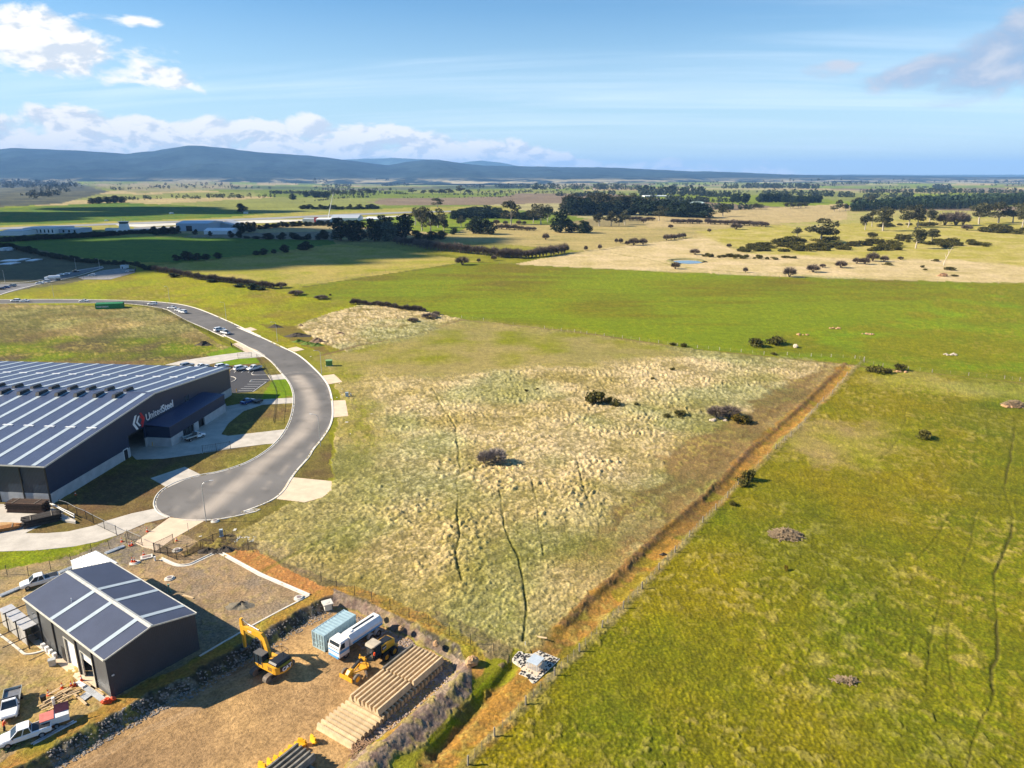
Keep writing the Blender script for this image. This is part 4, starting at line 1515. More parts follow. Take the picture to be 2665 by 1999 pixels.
    m = MB(); m.span((-18.3, 3.1, .8), (-hx - .05, 3.16, 4.98)); m.build('canopy_side', WHITE, cn)
    m = MB(); m.span((-17.2, -7.7, 2.55), (-8.6, -hy - .02, 2.68))
    an = m.build('annex_roof', M('annex_pale_roof', (.42, .42, .43), .5), rt)
    m = MB(); m.span((-17.0, -7.6, 0), (-8.8, -7.5, 2.55)); m.span((-17.0, -7.48, 0), (-16.9, -hy - .05, 2.55))
    m.build('annex_wall', M('annex_wall_sheet', (.42, .40, .37), .6), rt)
    return rt


build_warehouse()
build_shed()

# ---------------------------------------------------------------- plant and vehicles (all face +x)
YEL = M('plant_yellow', (.72, .36, .025), .45, 0, .14, 1.5, 0, .5)
RUBBER = M('rubber', (.022, .021, .020), .85, 0, .25, 3)
DUSTY = M('dusty_rubber', (.16, .135, .105), .9, 0, .3, 2)
TRACKM = M('track_steel', (.17, .14, .11), .8, 0, .3, 3)
STEEL = M('bare_steel', (.30, .29, .28), .4, .6, .15, 3)
GLASSM = glass()
RIMM = M('rim_grey', (.42, .42, .43), .35, .7, .1, 3)
LAMPM = M('head_lamp', (.75, .75, .72), .2, 0, .05)
TAILM = M('tail_lamp', (.35, .02, .02), .3, 0, .05)
ORANGE = M('safety_orange', (.75, .085, .02), .6, 0, .08)


def loft(mb, secs, smooth=False):
    """rings of equal length along a body, capped"""
    n = len(secs[0])
    vs = [p for s in secs for p in s]
    fs = []
    for i in range(len(secs) - 1):
        for k in range(n):
            l = (k + 1) % n
            fs.append((i * n + k, i * n + l, (i + 1) * n + l, (i + 1) * n + k))
    fs.append(tuple(reversed(range(n))))
    fs.append(tuple(range((len(secs) - 1) * n, len(secs) * n)))
    mb.add(vs, fs, smooth)
    return mb


def ring8(x, hw, z0, z1, ch=.12):
    c = min(ch, hw * .5, (z1 - z0) * .4)
    return [(x, -hw + c, z0), (x, hw - c, z0), (x, hw, z0 + c), (x, hw, z1 - c), (x, hw - c, z1), (x, -hw + c, z1), (x, -hw, z1 - c), (x, -hw, z0 + c)]


def wheel(parent, x, y, r, w, rim=RIMM, tyre=RUBBER, name='wheel', z=None):
    m = MB()
    m.ring((x, y, r if z is None else z), (0, 1, 0), r, r * .58, w, 16)
    t = m.build(name, tyre, parent)
    m = MB()
    zz = r if z is None else z
    m.cyl((x, y - w * .36, zz), (x, y + w * .36, zz), r * .60, n=14)
    m.build('rim', rim, t)


def build_excavator():
    hd = R(148)
    rt = root('excavator', 'yellow tracked excavator reaching its boom toward the rocky bank', 'excavator', (-32.45, 82.6, YARD_Z), hd)
    ta = R(58) - hd
    tm = Matrix.Rotation(ta, 4, 'Z')
    for sy in (-1, 1):
        m = MB()
        prof = []
        Lh, rr = 2.0, .46
        for k in range(9):
            a = math.pi / 2 + math.pi * k / 8
            prof.append((-Lh + rr * math.cos(a), rr + rr * math.sin(a)))
        for k in range(9):
            a = -math.pi / 2 + math.pi * k / 8
            prof.append((Lh + rr * math.cos(a), rr + rr * math.sin(a)))
        m.yprism([(x * 1.0, z) for x, z in prof], sy * 1.3 - .34, sy * 1.3 + .34)
        n = len(prof)
        for i in range(n):           # grouser pads
            a, b = prof[i], prof[(i + 1) % n]
            L = math.hypot(b[0] - a[0], b[1] - a[1])
            for q in range(max(1, int(L / .2))):
                f = (q + .5) / max(1, int(L / .2))
                cx, cz = a[0] + (b[0] - a[0]) * f, a[1] + (b[1] - a[1]) * f
                m.box((cx, sy * 1.3, cz), (.12, .70, .07), ry=-math.atan2(b[1] - a[1], b[0] - a[0]))
        m.v = [tuple(tm @ Vector(v)) for v in m.v]
        t = m.build('track', TRACKM, rt)
        m = MB()
        m.box((0, sy * 1.3, .47), (3.2, .74, .42))
        m.v = [tuple(tm @ Vector(v)) for v in m.v]
        m.build('track_frame', BLACKS, t)
    m = MB()
    m.cyl((0, 0, .45), (0, 0, 1.12), .75, .7, 16)
    m.box((0, 0, .6), (1.6, 2.2, .35), rz=ta)
    m.build('undercarriage', BLACKS, rt)
    # house: deck, counterweight with curved rear, engine hood
    m = MB()
    m.span((-2.0, -1.45, 1.1), (1.6, 1.45, 1.32))
    m.span((-2.0, .55, 1.32), (.2, 1.45, 2.05))
    m.span((-2.0, -1.45, 1.32), (-.4, -.3, 2.05))
    m.build('house', YEL, rt)
    m = MB()
    out = [(-2.0, -1.5)] + [(-2.05 - .95 * math.cos(a), 1.5 * math.sin(a)) for a in [R(q) for q in (-70, -50, -25, 0, 25, 50, 70)]] + [(-2.0, 1.5)]
    m.prism(out, 1.12, 2.15)
    cw = m.build('counterweight', YEL, rt)
    m = MB()
    pts = [(-2.05 - .97 * math.cos(R(a)), 1.52 * math.sin(R(a))) for a in (-40, -25, 0, 25, 40)]
    for i in range(4):
        m.hull([(pts[i][0], pts[i][1], 1.42), (pts[i + 1][0], pts[i + 1][1], 1.42), (pts[i + 1][0], pts[i + 1][1], 2.12), (pts[i][0], pts[i][1], 2.12)],
               [(pts[i][0] - .02, pts[i][1], 1.42), (pts[i + 1][0] - .02, pts[i + 1][1], 1.42), (pts[i + 1][0] - .02, pts[i + 1][1], 2.12), (pts[i][0] - .02, pts[i][1], 2.12)])
    m.build('name_panel', BLACKS, cw)
    lw = M('sign_white', (.80, .81, .82), .5)
    lettering('CAT', .78, lw, cw, (-3.07, .80, 1.50), (math.pi / 2, 0, -math.pi / 2), .025, .012)
    m = MB()
    m.hull([(-3.085, .16, 1.47), (-3.085, -.34, 1.47), (-3.085, -.09, 1.70)], [(-3.095, .16, 1.47), (-3.095, -.34, 1.47), (-3.095, -.09, 1.70)])
    m.build('logo_triangle', YEL, cw)
    m = MB()
    loft(m, [ring8(-2.55, 1.15, 2.05, 2.42, .15), ring8(-2.4, 1.3, 2.05, 2.62, .2), ring8(-1.0, 1.3, 2.05, 2.62, .2), ring8(-.85, 1.2, 2.05, 2.45, .2)])
    m.build('engine_hood', BLACKS, rt)
    for k in range(5):
        m = MB(); m.box((-1.35, 1.46, 1.42 + k * .12), (.8, .03, .05)); m.build('grille_slat', BLACKS, rt)
    # cab on the left of the boom
    m = MB()
    loft(m, [ring8(1.75, .5, 1.35, 2.3, .08), ring8(1.65, .5, 1.35, 3.0, .1), ring8(.1, .5, 1.35, 3.05, .1)])
    m.v = [(a, b + .92, c) for a, b, c in m.v]
    cb = m.build('cab', GLASSM, rt)
    m = MB(); m.span((.0, .38, 3.02), (1.75, 1.46, 3.12)); m.build('cab_roof', M('cab_roof_grey', (.09, .09, .09), .6), cb)
    for x, y in ((1.70, .42), (1.70, 1.43), (.05, .42), (.05, 1.43), (.85, 1.44)):
        m = MB(); m.bar((x, y, 1.3), (x, y, 3.05), .08); m.build('cab_pillar', BLACKS, cb)
    m = MB(); m.span((.05, .40, 1.33), (1.78, 1.45, 1.55)); m.build('cab_sill', YEL, cb)
    # boom, stick, bucket
    m = MB()
    bp = [(.35, 1.75), (.25, 2.35), (1.0, 4.75), (1.55, 5.15), (2.2, 5.15), (5.75, 4.95), (5.9, 4.6), (5.5, 4.42), (2.3, 4.3), (1.75, 3.95), (.85, 1.75)]
    m.yprism(bp, -.30, .12)
    bo = m.build('boom', YEL, rt)
    lettering('CAT', .42, lw, bo, (4.3, .135, 4.5), (math.pi / 2, 0, math.pi), .01, .01)
    for y in (-.42, .24):
        m = MB(); m.cyl((1.2, y, 1.5), (1.35, y, 2.6), .11, n=8); m.cyl((1.35, y, 2.6), (1.75, y, 4.2), .06, n=8); m.build('boom_cylinder', STEEL, bo)
    m = MB(); m.cyl((2.1, -.09, 5.4), (4.3, -.09, 5.55), .12, n=8); m.cyl((4.3, -.09, 5.55), (5.75, -.09, 5.95), .06, n=8); m.build('stick_cylinder', STEEL, bo)
    m = MB()
    m.yprism([(5.55, 6.05), (5.95, 5.95), (6.1, 5.0), (5.75, 1.5), (5.4, 1.45), (5.35, 4.6)], -.24, .06)
    st = m.build('stick', YEL, rt)
    m = MB(); m.cyl((6.15, -.09, 4.7), (6.1, -.09, 2.9), .10, n=8); m.cyl((6.1, -.09, 2.9), (6.0, -.09, 1.9), .055, n=8); m.build('bucket_cylinder', STEEL, st)
    m = MB(); m.bar((6.0, -.09, 1.9), (5.75, -.09, 1.2), .16); m.bar((5.7, -.09, 1.7), (5.5, -.09, 1.1), .2); m.build('bucket_link', STEEL, st)
    m = MB()
    m.yprism([(5.2, 1.35), (5.75, 1.30), (6.2, .95), (6.35, .45), (6.1, .05), (5.45, .02), (5.2, .2), (5.75, .3), (5.85, .6), (5.6, .95)], -.75, .6)
    bk = m.build('bucket', M('worn_bucket', (.10, .085, .07), .6, .3, .3, 2), rt)
    for k in range(4):
        m = MB(); m.box((5.15, -.6 + k * .34, .12), (.25, .12, .1)); m.build('bucket_tooth', STEEL, bk)
    m = MB()
    for a, b in (((-1.9, -1.35, 2.6), (-1.9, -1.35, 3.3)), ((-.6, -1.35, 2.05), (-.6, -1.35, 3.2)), ((-1.9, -1.35, 3.3), (-.6, -1.35, 3.2)), ((-.6, -1.35, 3.2), (.5, -1.35, 2.5)), ((-1.9, -1.35, 3.3), (-1.9, -.5, 3.3)), ((-1.9, -.5, 3.3), (-1.9, -.5, 2.6))):
        m.cyl(a, b, .03, n=6)
    m.build('handrail', BLACKS, rt)


def build_water_truck():
    hd = R(234)
    c = Vector((-22.3, 88.0, YARD_Z))
    rt = root('water_truck', 'white tanker truck with blue stripes parked beside the pale blue container', 'truck', c, hd)
    wt = M('truck_white', (.74, .73, .70), .4, 0, .08, 1.2)
    bl = M('truck_blue', (.10, .32, .62), .4, 0, .08)
    m = MB(); m.span((-4.0, -.45, .75), (3.3, .45, 1.0)); m.build('chassis', BLACKS, rt)
    m = MB()
    loft(m, [ring8(3.95, 1.12, .55, 1.75, .1), ring8(3.9, 1.15, .5, 2.0, .1), ring8(3.55, 1.13, .5, 2.85, .14), ring8(2.15, 1.15, .5, 2.9, .14)])
    cb = m.build('cab', wt, rt)
    m = MB(); m.hull([(3.905, -1.0, 1.85), (3.905, 1.0, 1.85), (3.60, .98, 2.68), (3.60, -.98, 2.68)], [(3.945, -1.0, 1.85), (3.945, 1.0, 1.85), (3.64, .98, 2.68), (3.64, -.98, 2.68)]); m.build('windscreen', GLASSM, cb)
    for s in (-1, 1):
        m = MB(); m.hull([(3.7, s * 1.145, 1.85), (2.9, s * 1.155, 1.85), (2.9, s * 1.14, 2.62), (3.5, s * 1.14, 2.62)], [(3.7, s * 1.165, 1.85), (2.9, s * 1.175, 1.85), (2.9, s * 1.16, 2.62), (3.5, s * 1.16, 2.62)]); m.build('side_window', GLASSM, cb)
        m = MB(); m.span((2.2, s * 1.16 - .012, 1.25), (3.85, s * 1.16 + .012, 1.62)); m.build('stripe', bl, cb)
        m = MB(); m.box((3.95, s * .85, .95), (.06, .35, .2)); m.build('headlight', LAMPM, cb)
        m = MB(); m.box((3.75, s * 1.35, 2.2), (.08, .2, .4)); m.build('mirror', BLACKS, cb)
    m = MB(); m.span((3.96, -1.0, .5), (4.08, 1.0, .78)); m.build('bumper', bl, cb)
    m = MB(); m.span((3.955, -1.05, 1.3), (3.985, 1.05, 1.5)); m.build('stripe', bl, cb)
    # faceted tank
    tank = [(-.75, 1.15), (.75, 1.15), (1.12, 1.5), (1.15, 2.25), (.62, 2.85), (-.62, 2.85), (-1.15, 2.25), (-1.12, 1.5)]
    m = MB()
    loft(m, [[(-4.3, y * .96, 1.15 + (z - 1.15) * .97) for y, z in tank], [(-4.15, y, z) for y, z in tank], [(1.55, y, z) for y, z in tank], [(1.7, y * .96, 1.15 + (z - 1.15) * .97) for y, z in tank]])
    tk = m.build('tank', wt, rt)
    for s in (-1, 1):
        m = MB(); m.span((-4.1, s * 1.14 - .015, 1.55), (1.5, s * 1.14 + .03 * s, 1.85)); m.build('stripe', bl, tk)
    m = MB(); m.span((-3.6, -.12, 2.86), (.4, .12, 2.92)); m.build('walkway', BLACKS, tk)
    m = MB(); m.cyl((.9, 0, 2.85), (.9, 0, 2.98), .35, n=12); m.build('hatch', wt, tk)
    for x, ty in ((2.75, RUBBER), (-2.0, RUBBER), (-3.35, RUBBER)):
        for s in (-1, 1):
            wheel(rt, x, s * .98, .5, .30 if x > 0 else .5)
    for x in (-2.0, -3.35):
        for s in (-1, 1):
            m = MB()
            arc = [(x + .62 * math.cos(a), .52 + .62 * math.sin(a)) for a in [R(q) for q in range(10, 171, 20)]]
            for i in range(len(arc) - 1):
                m.bar((arc[i][0], s * 1.0, arc[i][1]), (arc[i + 1][0], s * 1.0, arc[i + 1][1]), .5, .03)
            m.build('mudguard', M('mudguard_grey', (.5, .5, .48), .5), rt)


def build_grader():
    hd = R(236)
    fr = Vector((-21.35, 80.55, YARD_Z))       # mid front axle
    u = Vector((math.cos(hd), math.sin(hd), 0))
    c = fr - u * 3.2
    rt = root('motor_grader', 'yellow road grader with black cab parked by the stacked concrete barriers', 'grader', c, hd)
    for s in (-1, 1):
        wheel(rt, 3.2, s * 1.12, .68, .38, YEL, DUSTY)
        wheel(rt, -2.3, s * 1.1, .68, .40, YEL, RUBBER)
        wheel(rt, -3.85, s * 1.1, .68, .40, YEL, RUBBER)
    m = MB(); m.box((3.2, 0, .75), (.35, 1.9, .28)); m.build('front_axle', YEL, rt)
    m = MB()
    loft(m, [ring8(3.95, .30, .7, 1.35, .08), ring8(3.5, .34, .8, 1.75, .08), ring8(2.9, .28, 1.35, 1.75, .06)])
    m.build('front_counterweight', YEL, rt)
    m = MB(); m.box((4.1, 0, .95), (.16, 2.3, .55)); m.build('push_block', YEL, rt)
    m = MB(); m.bar((3.3, 0, 1.5), (1.6, 0, 2.05), .28, .32); m.bar((1.6, 0, 2.05), (-1.2, 0, 1.75), .28, .32); m.build('goose_neck_frame', BLACKS, rt)
    m = MB(); m.bar((3.2, 0, .95), (.9, .75, .85), .14); m.bar((3.2, 0, .95), (.9, -.75, .85), .14); m.bar((.9, .8, .85), (.9, -.8, .85), .16); m.build('drawbar', YEL, rt)
    m = MB(); m.cyl((.9, 0, .65), (.9, 0, .85), .75, n=18); m.build('circle', YEL, rt)
    m = MB()
    a = R(62)
    m.box((.9, 0, .42), (3.5, .12, .62), rz=a); m.build('blade', STEEL, rt)
    for s in (-1, 1):
        m = MB(); m.cyl((1.0, s * .45, 2.5), (.95, s * .7, .9), .08, n=8); m.build('lift_cylinder', YEL, rt)
    m = MB(); m.box((1.0, 0, 2.05), (.35, 1.1, .25)); m.build('saddle', YEL, rt)
    m = MB()
    loft(m, [ring8(-.35, .55, 1.25, 2.5, .1), ring8(-.5, .72, 1.25, 3.05, .12), ring8(-1.75, .75, 1.25, 3.1, .12)])
    cb = m.build('cab', GLASSM, rt)
    m = MB()
    loft(m, [ring8(-.15, .62, 3.05, 3.12, .03), ring8(-.5, .85, 3.08, 3.25, .05), ring8(-1.85, .85, 3.08, 3.25, .05)])
    m.build('cab_roof', M('cab_roof_dusty', (.42, .36, .27), .8), cb)
    for x, y in ((-.45, .72), (-.45, -.72), (-1.75, .76), (-1.75, -.76)):
        m = MB(); m.bar((x, y, 1.25), (x, y, 3.08), .09); m.build('cab_pillar', BLACKS, cb)
    m = MB(); m.span((-1.8, -.8, 1.0), (-.4, .8, 1.3)); m.build('cab_floor', BLACKS, cb)
    m = MB()
    loft(m, [ring8(-1.85, .62, 1.2, 2.3, .08), ring8(-2.2, .78, 1.2, 2.45, .1), ring8(-4.2, .78, 1.2, 2.35, .1), ring8(-4.5, .72, 1.3, 2.2, .1)])
    eb = m.build('engine_cover', YEL, rt)
    m = MB(); m.span((-4.1, -.55, 2.36), (-2.1, .55, 2.47)); m.build('engine_top', BLACKS, eb)
    for s in (-1, 1):
        m = MB(); m.span((-2.75, s * .785 - .012, 1.7), (-1.95, s * .785 + .012, 2.3)); m.build('name_panel', BLACKS, eb)
    lw = M('sign_white')
    lettering('CAT', .34, lw, eb, (-2.05, .80, 1.85), (math.pi / 2, 0, math.pi), .008, .008)
    lettering('CAT', .34, lw, eb, (-2.68, -.80, 1.85), (math.pi / 2, 0, 0), .008, .008)
    m = MB(); m.span((-4.9, -.9, .7), (-4.5, .9, 1.1)); m.build('ripper_frame', YEL, rt)
    m = MB(); m.box((-3.05, 0, .75), (2.9, 1.7, .3)); m.build('tandem_case', BLACKS, rt)
    m = MB(); m.cyl((-.3, .95, 2.1), (-.3, .95, 2.5), .13, n=8); m.build('beacon', ORANGE, rt)


def corr_box(mb, L, W, H, pitch=.28, d=.045):
    """corrugated container shell, x length"""
    n = int(L / pitch) * 2
    def wav(i):
        return d if (i // 1) % 4 in (1, 2) else 0.0
    xs = [-L / 2 + L * i / n for i in range(n + 1)]
    for s in (-1, 1):
        vs, fs = [], []
        for i, x in enumerate(xs):
            y = s * (W / 2 - (d if i % 4 in (1, 2) else 0))
            vs += [(x, y, .16), (x, y, H - .1)]
        for i in range(n):
            fs.append((2 * i, 2 * i + 2, 2 * i + 3, 2 * i + 1))
        mb.add(vs, fs)
    vs, fs = [], []
    for i, x in enumerate(xs):
        z = H - .02 - (d * .8 if i % 4 in (1, 2) else 0)
        vs += [(x, -W / 2 + .04, z), (x, W / 2 - .04, z)]
    for i in range(n):
        fs.append((2 * i, 2 * i + 2, 2 * i + 3, 2 * i + 1))
    mb.add(vs, fs)
    return mb


def build_container(name, label, loc, rz, c, mname, text=None, L=6.06):
    W, H = 2.44, 2.59
    mt = M(mname, c, .55, .0, .14, 1.2, 0, .4)
    rt = root(name, label, 'container', loc, rz)
    m = MB()
    corr_box(m, L - .1, W, H)
    m.span((L / 2 - .1, -W / 2 + .05, .16), (L / 2 - .05, W / 2 - .05, H - .1))
    m.build('shell', mt, rt)
    for sx in (-1, 1):
        for sy in (-1, 1):
            m = MB(); m.span((sx * L / 2 - .08, sy * (W / 2 - .06) - .08, 0), (sx * L / 2 + .08, sy * (W / 2 - .06) + .08, H)); m.build('corner_post', mt, rt)
        m = MB(); m.span((sx * L / 2 - .07, -W / 2 + .1, 0), (sx * L / 2 + .07, W / 2 - .1, .17)); m.build('end_rail', mt, rt)
        m = MB(); m.span((sx * L / 2 - .07, -W / 2 + .1, H - .13), (sx * L / 2 + .07, W / 2 - .1, H + .004)); m.build('end_rail', mt, rt)
    for sy in (-1, 1):
        for z0, z1 in ((0, .17), (H - .11, H + .003)):
            m = MB(); m.span((-L / 2 + .08, sy * (W / 2 - .04) - .05, z0), (L / 2 - .08, sy * (W / 2 - .04) + .05, z1)); m.build('side_rail', mt, rt)
    for s in (-1, 1):
        m = MB(); m.span((-L / 2 - .02, s * .55 - .53, .19), (-L / 2 + .03, s * .55 + .53, H - .15))
        d = m.build('door', mt, rt)
        for q in (-.25, .25):
            m = MB(); m.cyl((-L / 2 - .06, s * .55 + q, .2), (-L / 2 - .06, s * .55 + q, H - .16), .028, n=6); m.build('lock_rod', STEEL, d)
        for z in (.75, 1.55):
            m = MB(); m.box((-L / 2 - .05, s * .55, z), (.05, .9, .10)); m.build('door_bar', mt, d)
    if text:
        lettering(text, 1.0, M('sign_white', (.8, .81, .82)), rt, (-L * .46, -W / 2 - .012, .85), (math.pi / 2, 0, 0), .01, .006)
    return rt


# ---------------------------------------------------------------- cars
def build_car(name, label, paint, kind='sedan'):
    """kinds: sedan, wagon, ute (crew pickup), tray (single cab with flat tray), van"""
    rt = root(name, label, 'car' if kind in ('sedan', 'wagon') else 'ute' if kind in ('ute', 'tray') else 'van')
    L, W = {'sedan': (4.6, .90), 'wagon': (4.7, .93), 'ute': (5.3, .95), 'tray': (5.4, .93), 'van': (5.0, .97)}[kind]
    h = L / 2
    tall = kind in ('ute', 'tray', 'wagon')
    z0, zb = (.42, 1.12) if tall else (.30, .92)
    zr = {'sedan': 1.45, 'wagon': 1.75, 'ute': 1.80, 'tray': 1.82, 'van': 2.0}[kind]
    m = MB()
    secs = [ring8(h, W * .80, z0 + .05, zb - .28, .1), ring8(h - .12, W * .92, z0, zb - .16, .12), ring8(h - .55, W, z0, zb - .08, .12), ring8(h - 1.3, W, z0, zb, .1)]
    if kind == 'tray':
        secs += [ring8(.35, W, z0, zb, .1), ring8(.3, W * .9, z0, zb - .1, .1)]
    else:
        secs += [ring8(-h + .9, W, z0, zb + .02, .1), ring8(-h + .15, W * .97, z0, zb, .12), ring8(-h, W * .90, z0 + .08, zb - .12, .12)]
    loft(m, secs, False)
    body = m.build('body', paint, rt)
    f0, f1 = h - 1.25, h - 2.05
    if kind == 'sedan':
        r1, r0 = -h + 1.65, -h + .85
    elif kind == 'wagon':
        r1, r0 = -h + .45, -h + .12
    elif kind == 'ute':
        r1, r0 = -h + 2.15, -h + 1.95
    elif kind == 'tray':
        f0, f1, r1, r0 = h - 1.25, h - 2.0, .6, .4
    else:
        f0, f1, r1, r0 = h - .7, h - 1.45, -h + .3, -h + .1
    m = MB()
    def sec(x, hw, z):
        return [(x, -hw, z), (x, hw, z)]
    lo = [(f0, -W * .93, zb - .03), (f0, W * .93, zb - .03), (r0, W * .93, zb - .03), (r0, -W * .93, zb - .03)]
    hi = [(f1, -W * .74, zr - .06), (f1, W * .74, zr - .06), (r1, W * .74, zr - .06), (r1, -W * .74, zr - .06)]
    m.hull(lo, hi)
    m.build('windows', GLASSM, rt)
    m = MB()
    loft(m, [ring8(f1 + .10, W * .74, zr - .07, zr - .01, .02), ring8(f1 - .25, W * .77, zr - .07, zr + .02, .03), ring8(r1 + .2, W * .77, zr - .07, zr + .02, .03), ring8(r1 - .05, W * .75, zr - .07, zr - .01, .02)])
    m.build('roof', paint, rt)
    def lerp(a, b, t):
        return tuple(p + (q - p) * t for p, q in zip(a, b))
    for s in (-1, 1):
        for xa, xb in ((f0, f1), ((f0 + r0) / 2 - .1, (f1 + r1) / 2 - .05), (r0, r1)):
            m = MB(); m.bar((xa, s * W * .935, zb - .03), (xb, s * W * .755, zr - .05), .07); m.build('pillar', paint, rt)
    if kind == 'ute':
        m = MB()
        m.span((-h + .12, -W * .82, zb - .02), (-h + 1.9, W * .82, zb + .03)); m.build('tub_cover', BLACKS, rt)
    if kind == 'tray':
        m = MB(); m.span((-h, -W, .85), (.2, W, .95)); m.build('tray_floor', STEEL, rt)
        for s in (-1, 1):
            m = MB(); m.span((-h, s * W - .02, .95), (.2, s * W + .02, 1.25)); m.build('tray_side', M('tray_side_grey', (.45, .48, .45), .5), rt)
        m = MB(); m.span((-h - .03, -W, .95), (-h, W, 1.25)); m.build('tray_tail', M('tray_side_grey'), rt)
        m = MB(); m.span((.2, -W, .95), (.24, W, 1.9)); m.build('head_board', STEEL, rt)
        m = MB(); m.span((-h + .2, -.4, .45), (.3, .4, .8)); m.build('chassis', BLACKS, rt)
    rr = .37 if tall else .32
    for x in (h - .95, -h + 1.05):
        for s in (-1, 1):
            wheel(rt, x, s * (W - .08), rr, .24)
    for s in (-1, 1):
        m = MB(); m.box((h - .07, s * W * .66, zb - .34), (.14, .34, .16)); m.build('headlight', LAMPM, rt)
        m = MB(); m.box((-h + .03, s * W * .74, zb - .28), (.10, .2, .3)); m.build('tail_light', TAILM, rt)
        m = MB(); m.box((f0 - .28, s * (W + .10), zb + .08), (.12, .2, .14)); m.build('mirror', BLACKS, rt)
    m = MB(); m.box((h - .02, 0, z0 + .18), (.12, W * 1.5, .2)); m.build('bumper', BLACKS, rt)
    return rt


PAINTW = M('car_white', (.78, .79, .80), .25, 0, .04, 1, 0, .5, coat=.6)
PAINTS = M('car_silver', (.42, .44, .46), .28, .5, .04, 1, 0, .5, coat=.6)
PAINTB = M('car_blue', (.015, .06, .22), .25, .1, .04, 1, 0, .5, coat=.6)
PAINTK = M('car_black', (.012, .013, .015), .22, 0, .04, 1, 0, .5, coat=.6)


def build_vehicles():
    S_, U_, W_ = [build_car('parked_car', 'x', PAINTW, 'sedan'), [False]], [build_car('parked_ute', 'x', PAINTW, 'ute'), [False]], [build_car('parked_car', 'x', PAINTW, 'wagon'), [False]]
    B_, K_, SV = [build_car('parked_car', 'x', PAINTB, 'sedan'), [False]], [build_car('parked_car', 'x', PAINTK, 'sedan'), [False]], [build_car('parked_car', 'x', PAINTS, 'wagon'), [False]]
    T_ = [build_car('tray_ute', 'x', PAINTW, 'tray'), [False]]
    def put(kind, px, hd, label, group=None, z=0.0, sc=None):
        v = g(px, z)
        place(kind[0], kind[1], (v.x, v.y, z), R(hd), label, group, sc)
    # near vehicles
    put(U_, c1(290, 335), 217, 'white crew cab ute parked behind the charcoal shed')
    put(T_, h1(220, 1000), -62, 'white tray ute with loaded tray facing the timber pile')
    T_[0]['category'] = 'ute'
    put(T_, h4(1190, 1420), 58, 'white tray ute with green tray beside the warehouse annex')
    put(B_, i7(1470, 1295), 60, 'blue car parked in the shade on the warehouse forecourt')
    # car park
    gp = 'vehicles in the car park beside the warehouse'
    put(W_, i7(1345, 735), 50, 'white wagon in the car park, middle of the nose-in row', gp)
    put(U_, i7(1575, 735), 235, 'white ute in the car park nearest the garden bed', gp)
    put(SV, i7(440, 690), 50, 'grey wagon half hidden behind the warehouse roof edge', gp)
    put(S_, i7(690, 695), 50, 'white car half hidden behind the warehouse roof edge', gp)
    put(W_, i7(1030, 705), 50, 'white wagon just behind the far corner of the warehouse roof', gp)
    # along the kerb of the estate road
    gk = 'cars parked along the estate road'
    put(W_, i7(985, 75), 232 - 180, 'white wagon at the kerb, first of a pair on the bend', gk)
    put(U_, i7(1085, 125), 142, 'white ute at the kerb, nearer of a pair on the bend', gk)
    put(S_, c6(1415, 802), 165, 'white car at the kerb, leftmost of three near the road bend', gk)
    put(S_, c6(1470, 822), 155, 'white car at the kerb, middle of three near the road bend', gk)
    put(W_, c6(1505, 838), 150, 'white wagon at the kerb, rightmost of three near the road bend', gk)
    put(W_, c6(1255, 772), 178, 'white wagon at the kerb just right of the green containers', gk)
    put(S_, c6(690, 746), 180, 'white car at the kerb alone left of the green containers', gk)
    put(W_, c6(130, 745), 180, 'white wagon at the kerb, left one of the far left pair', gk)
    put(S_, c6(205, 746), 180, 'white car at the kerb, right one of the far left pair', gk)
    # far estate road
    gf = 'vehicles on the far side street'
    put(S_, c6(325, 597), 200, 'white car in the side street, foremost of the parked line', gf)
    put(W_, c6(380, 585), 200, 'white wagon in the side street behind the foremost car', gf)
    put(S_, c6(500, 528), 205, 'white car in the side street behind the tanker', gf)
    put(S_, c6(545, 521), 205, 'white car in the side street, second behind the tanker', gf)
    put(K_, c6(620, 500), 205, 'black car in the side street near the bright kerbs', gf)
    put(W_, c6(758, 533), 185, 'white wagon at the edge of the fenced gravel yard', gf)
    put(T_, c6(1068, 500), 190, 'white flatbed ute inside the fenced gravel yard', gf)
    put(SV, c6(100, 622), 190, 'silver wagon at the left edge of the side street', gf)
    put(B_, c6(50, 633), 190, 'dark blue car at the left edge of the side street', gf)
    put(K_, c6(10, 645), 190, 'black car cut by the left edge of the picture', gf)
    # far tanker
    v = g(c6(440, 570))
    rt = root('tanker_truck', 'white tanker truck parked in the far side street', 'truck', v, R(205))
    m = MB(); loft(m, [ring8(4.6, 1.1, .6, 2.4, .2), ring8(2.7, 1.15, .6, 2.7, .2)]); m.build('cab', PAINTW, rt)
    m = MB(); m.span((4.5, -.95, 1.6), (4.66, .95, 2.3)); m.build('windscreen', GLASSM, rt)
    m = MB(); m.cyl((2.4, 0, 2.1), (-4.0, 0, 2.1), 1.2, n=16); m.build('tank', PAINTW, rt)
    for x in (3.6, -2.0, -3.2):
        for s in (-1, 1):
            wheel(rt, x, s * 1.0, .5, .3)


ORD = ('first', 'second', 'third', 'fourth', 'fifth', 'sixth', 'seventh', 'eighth', 'ninth')


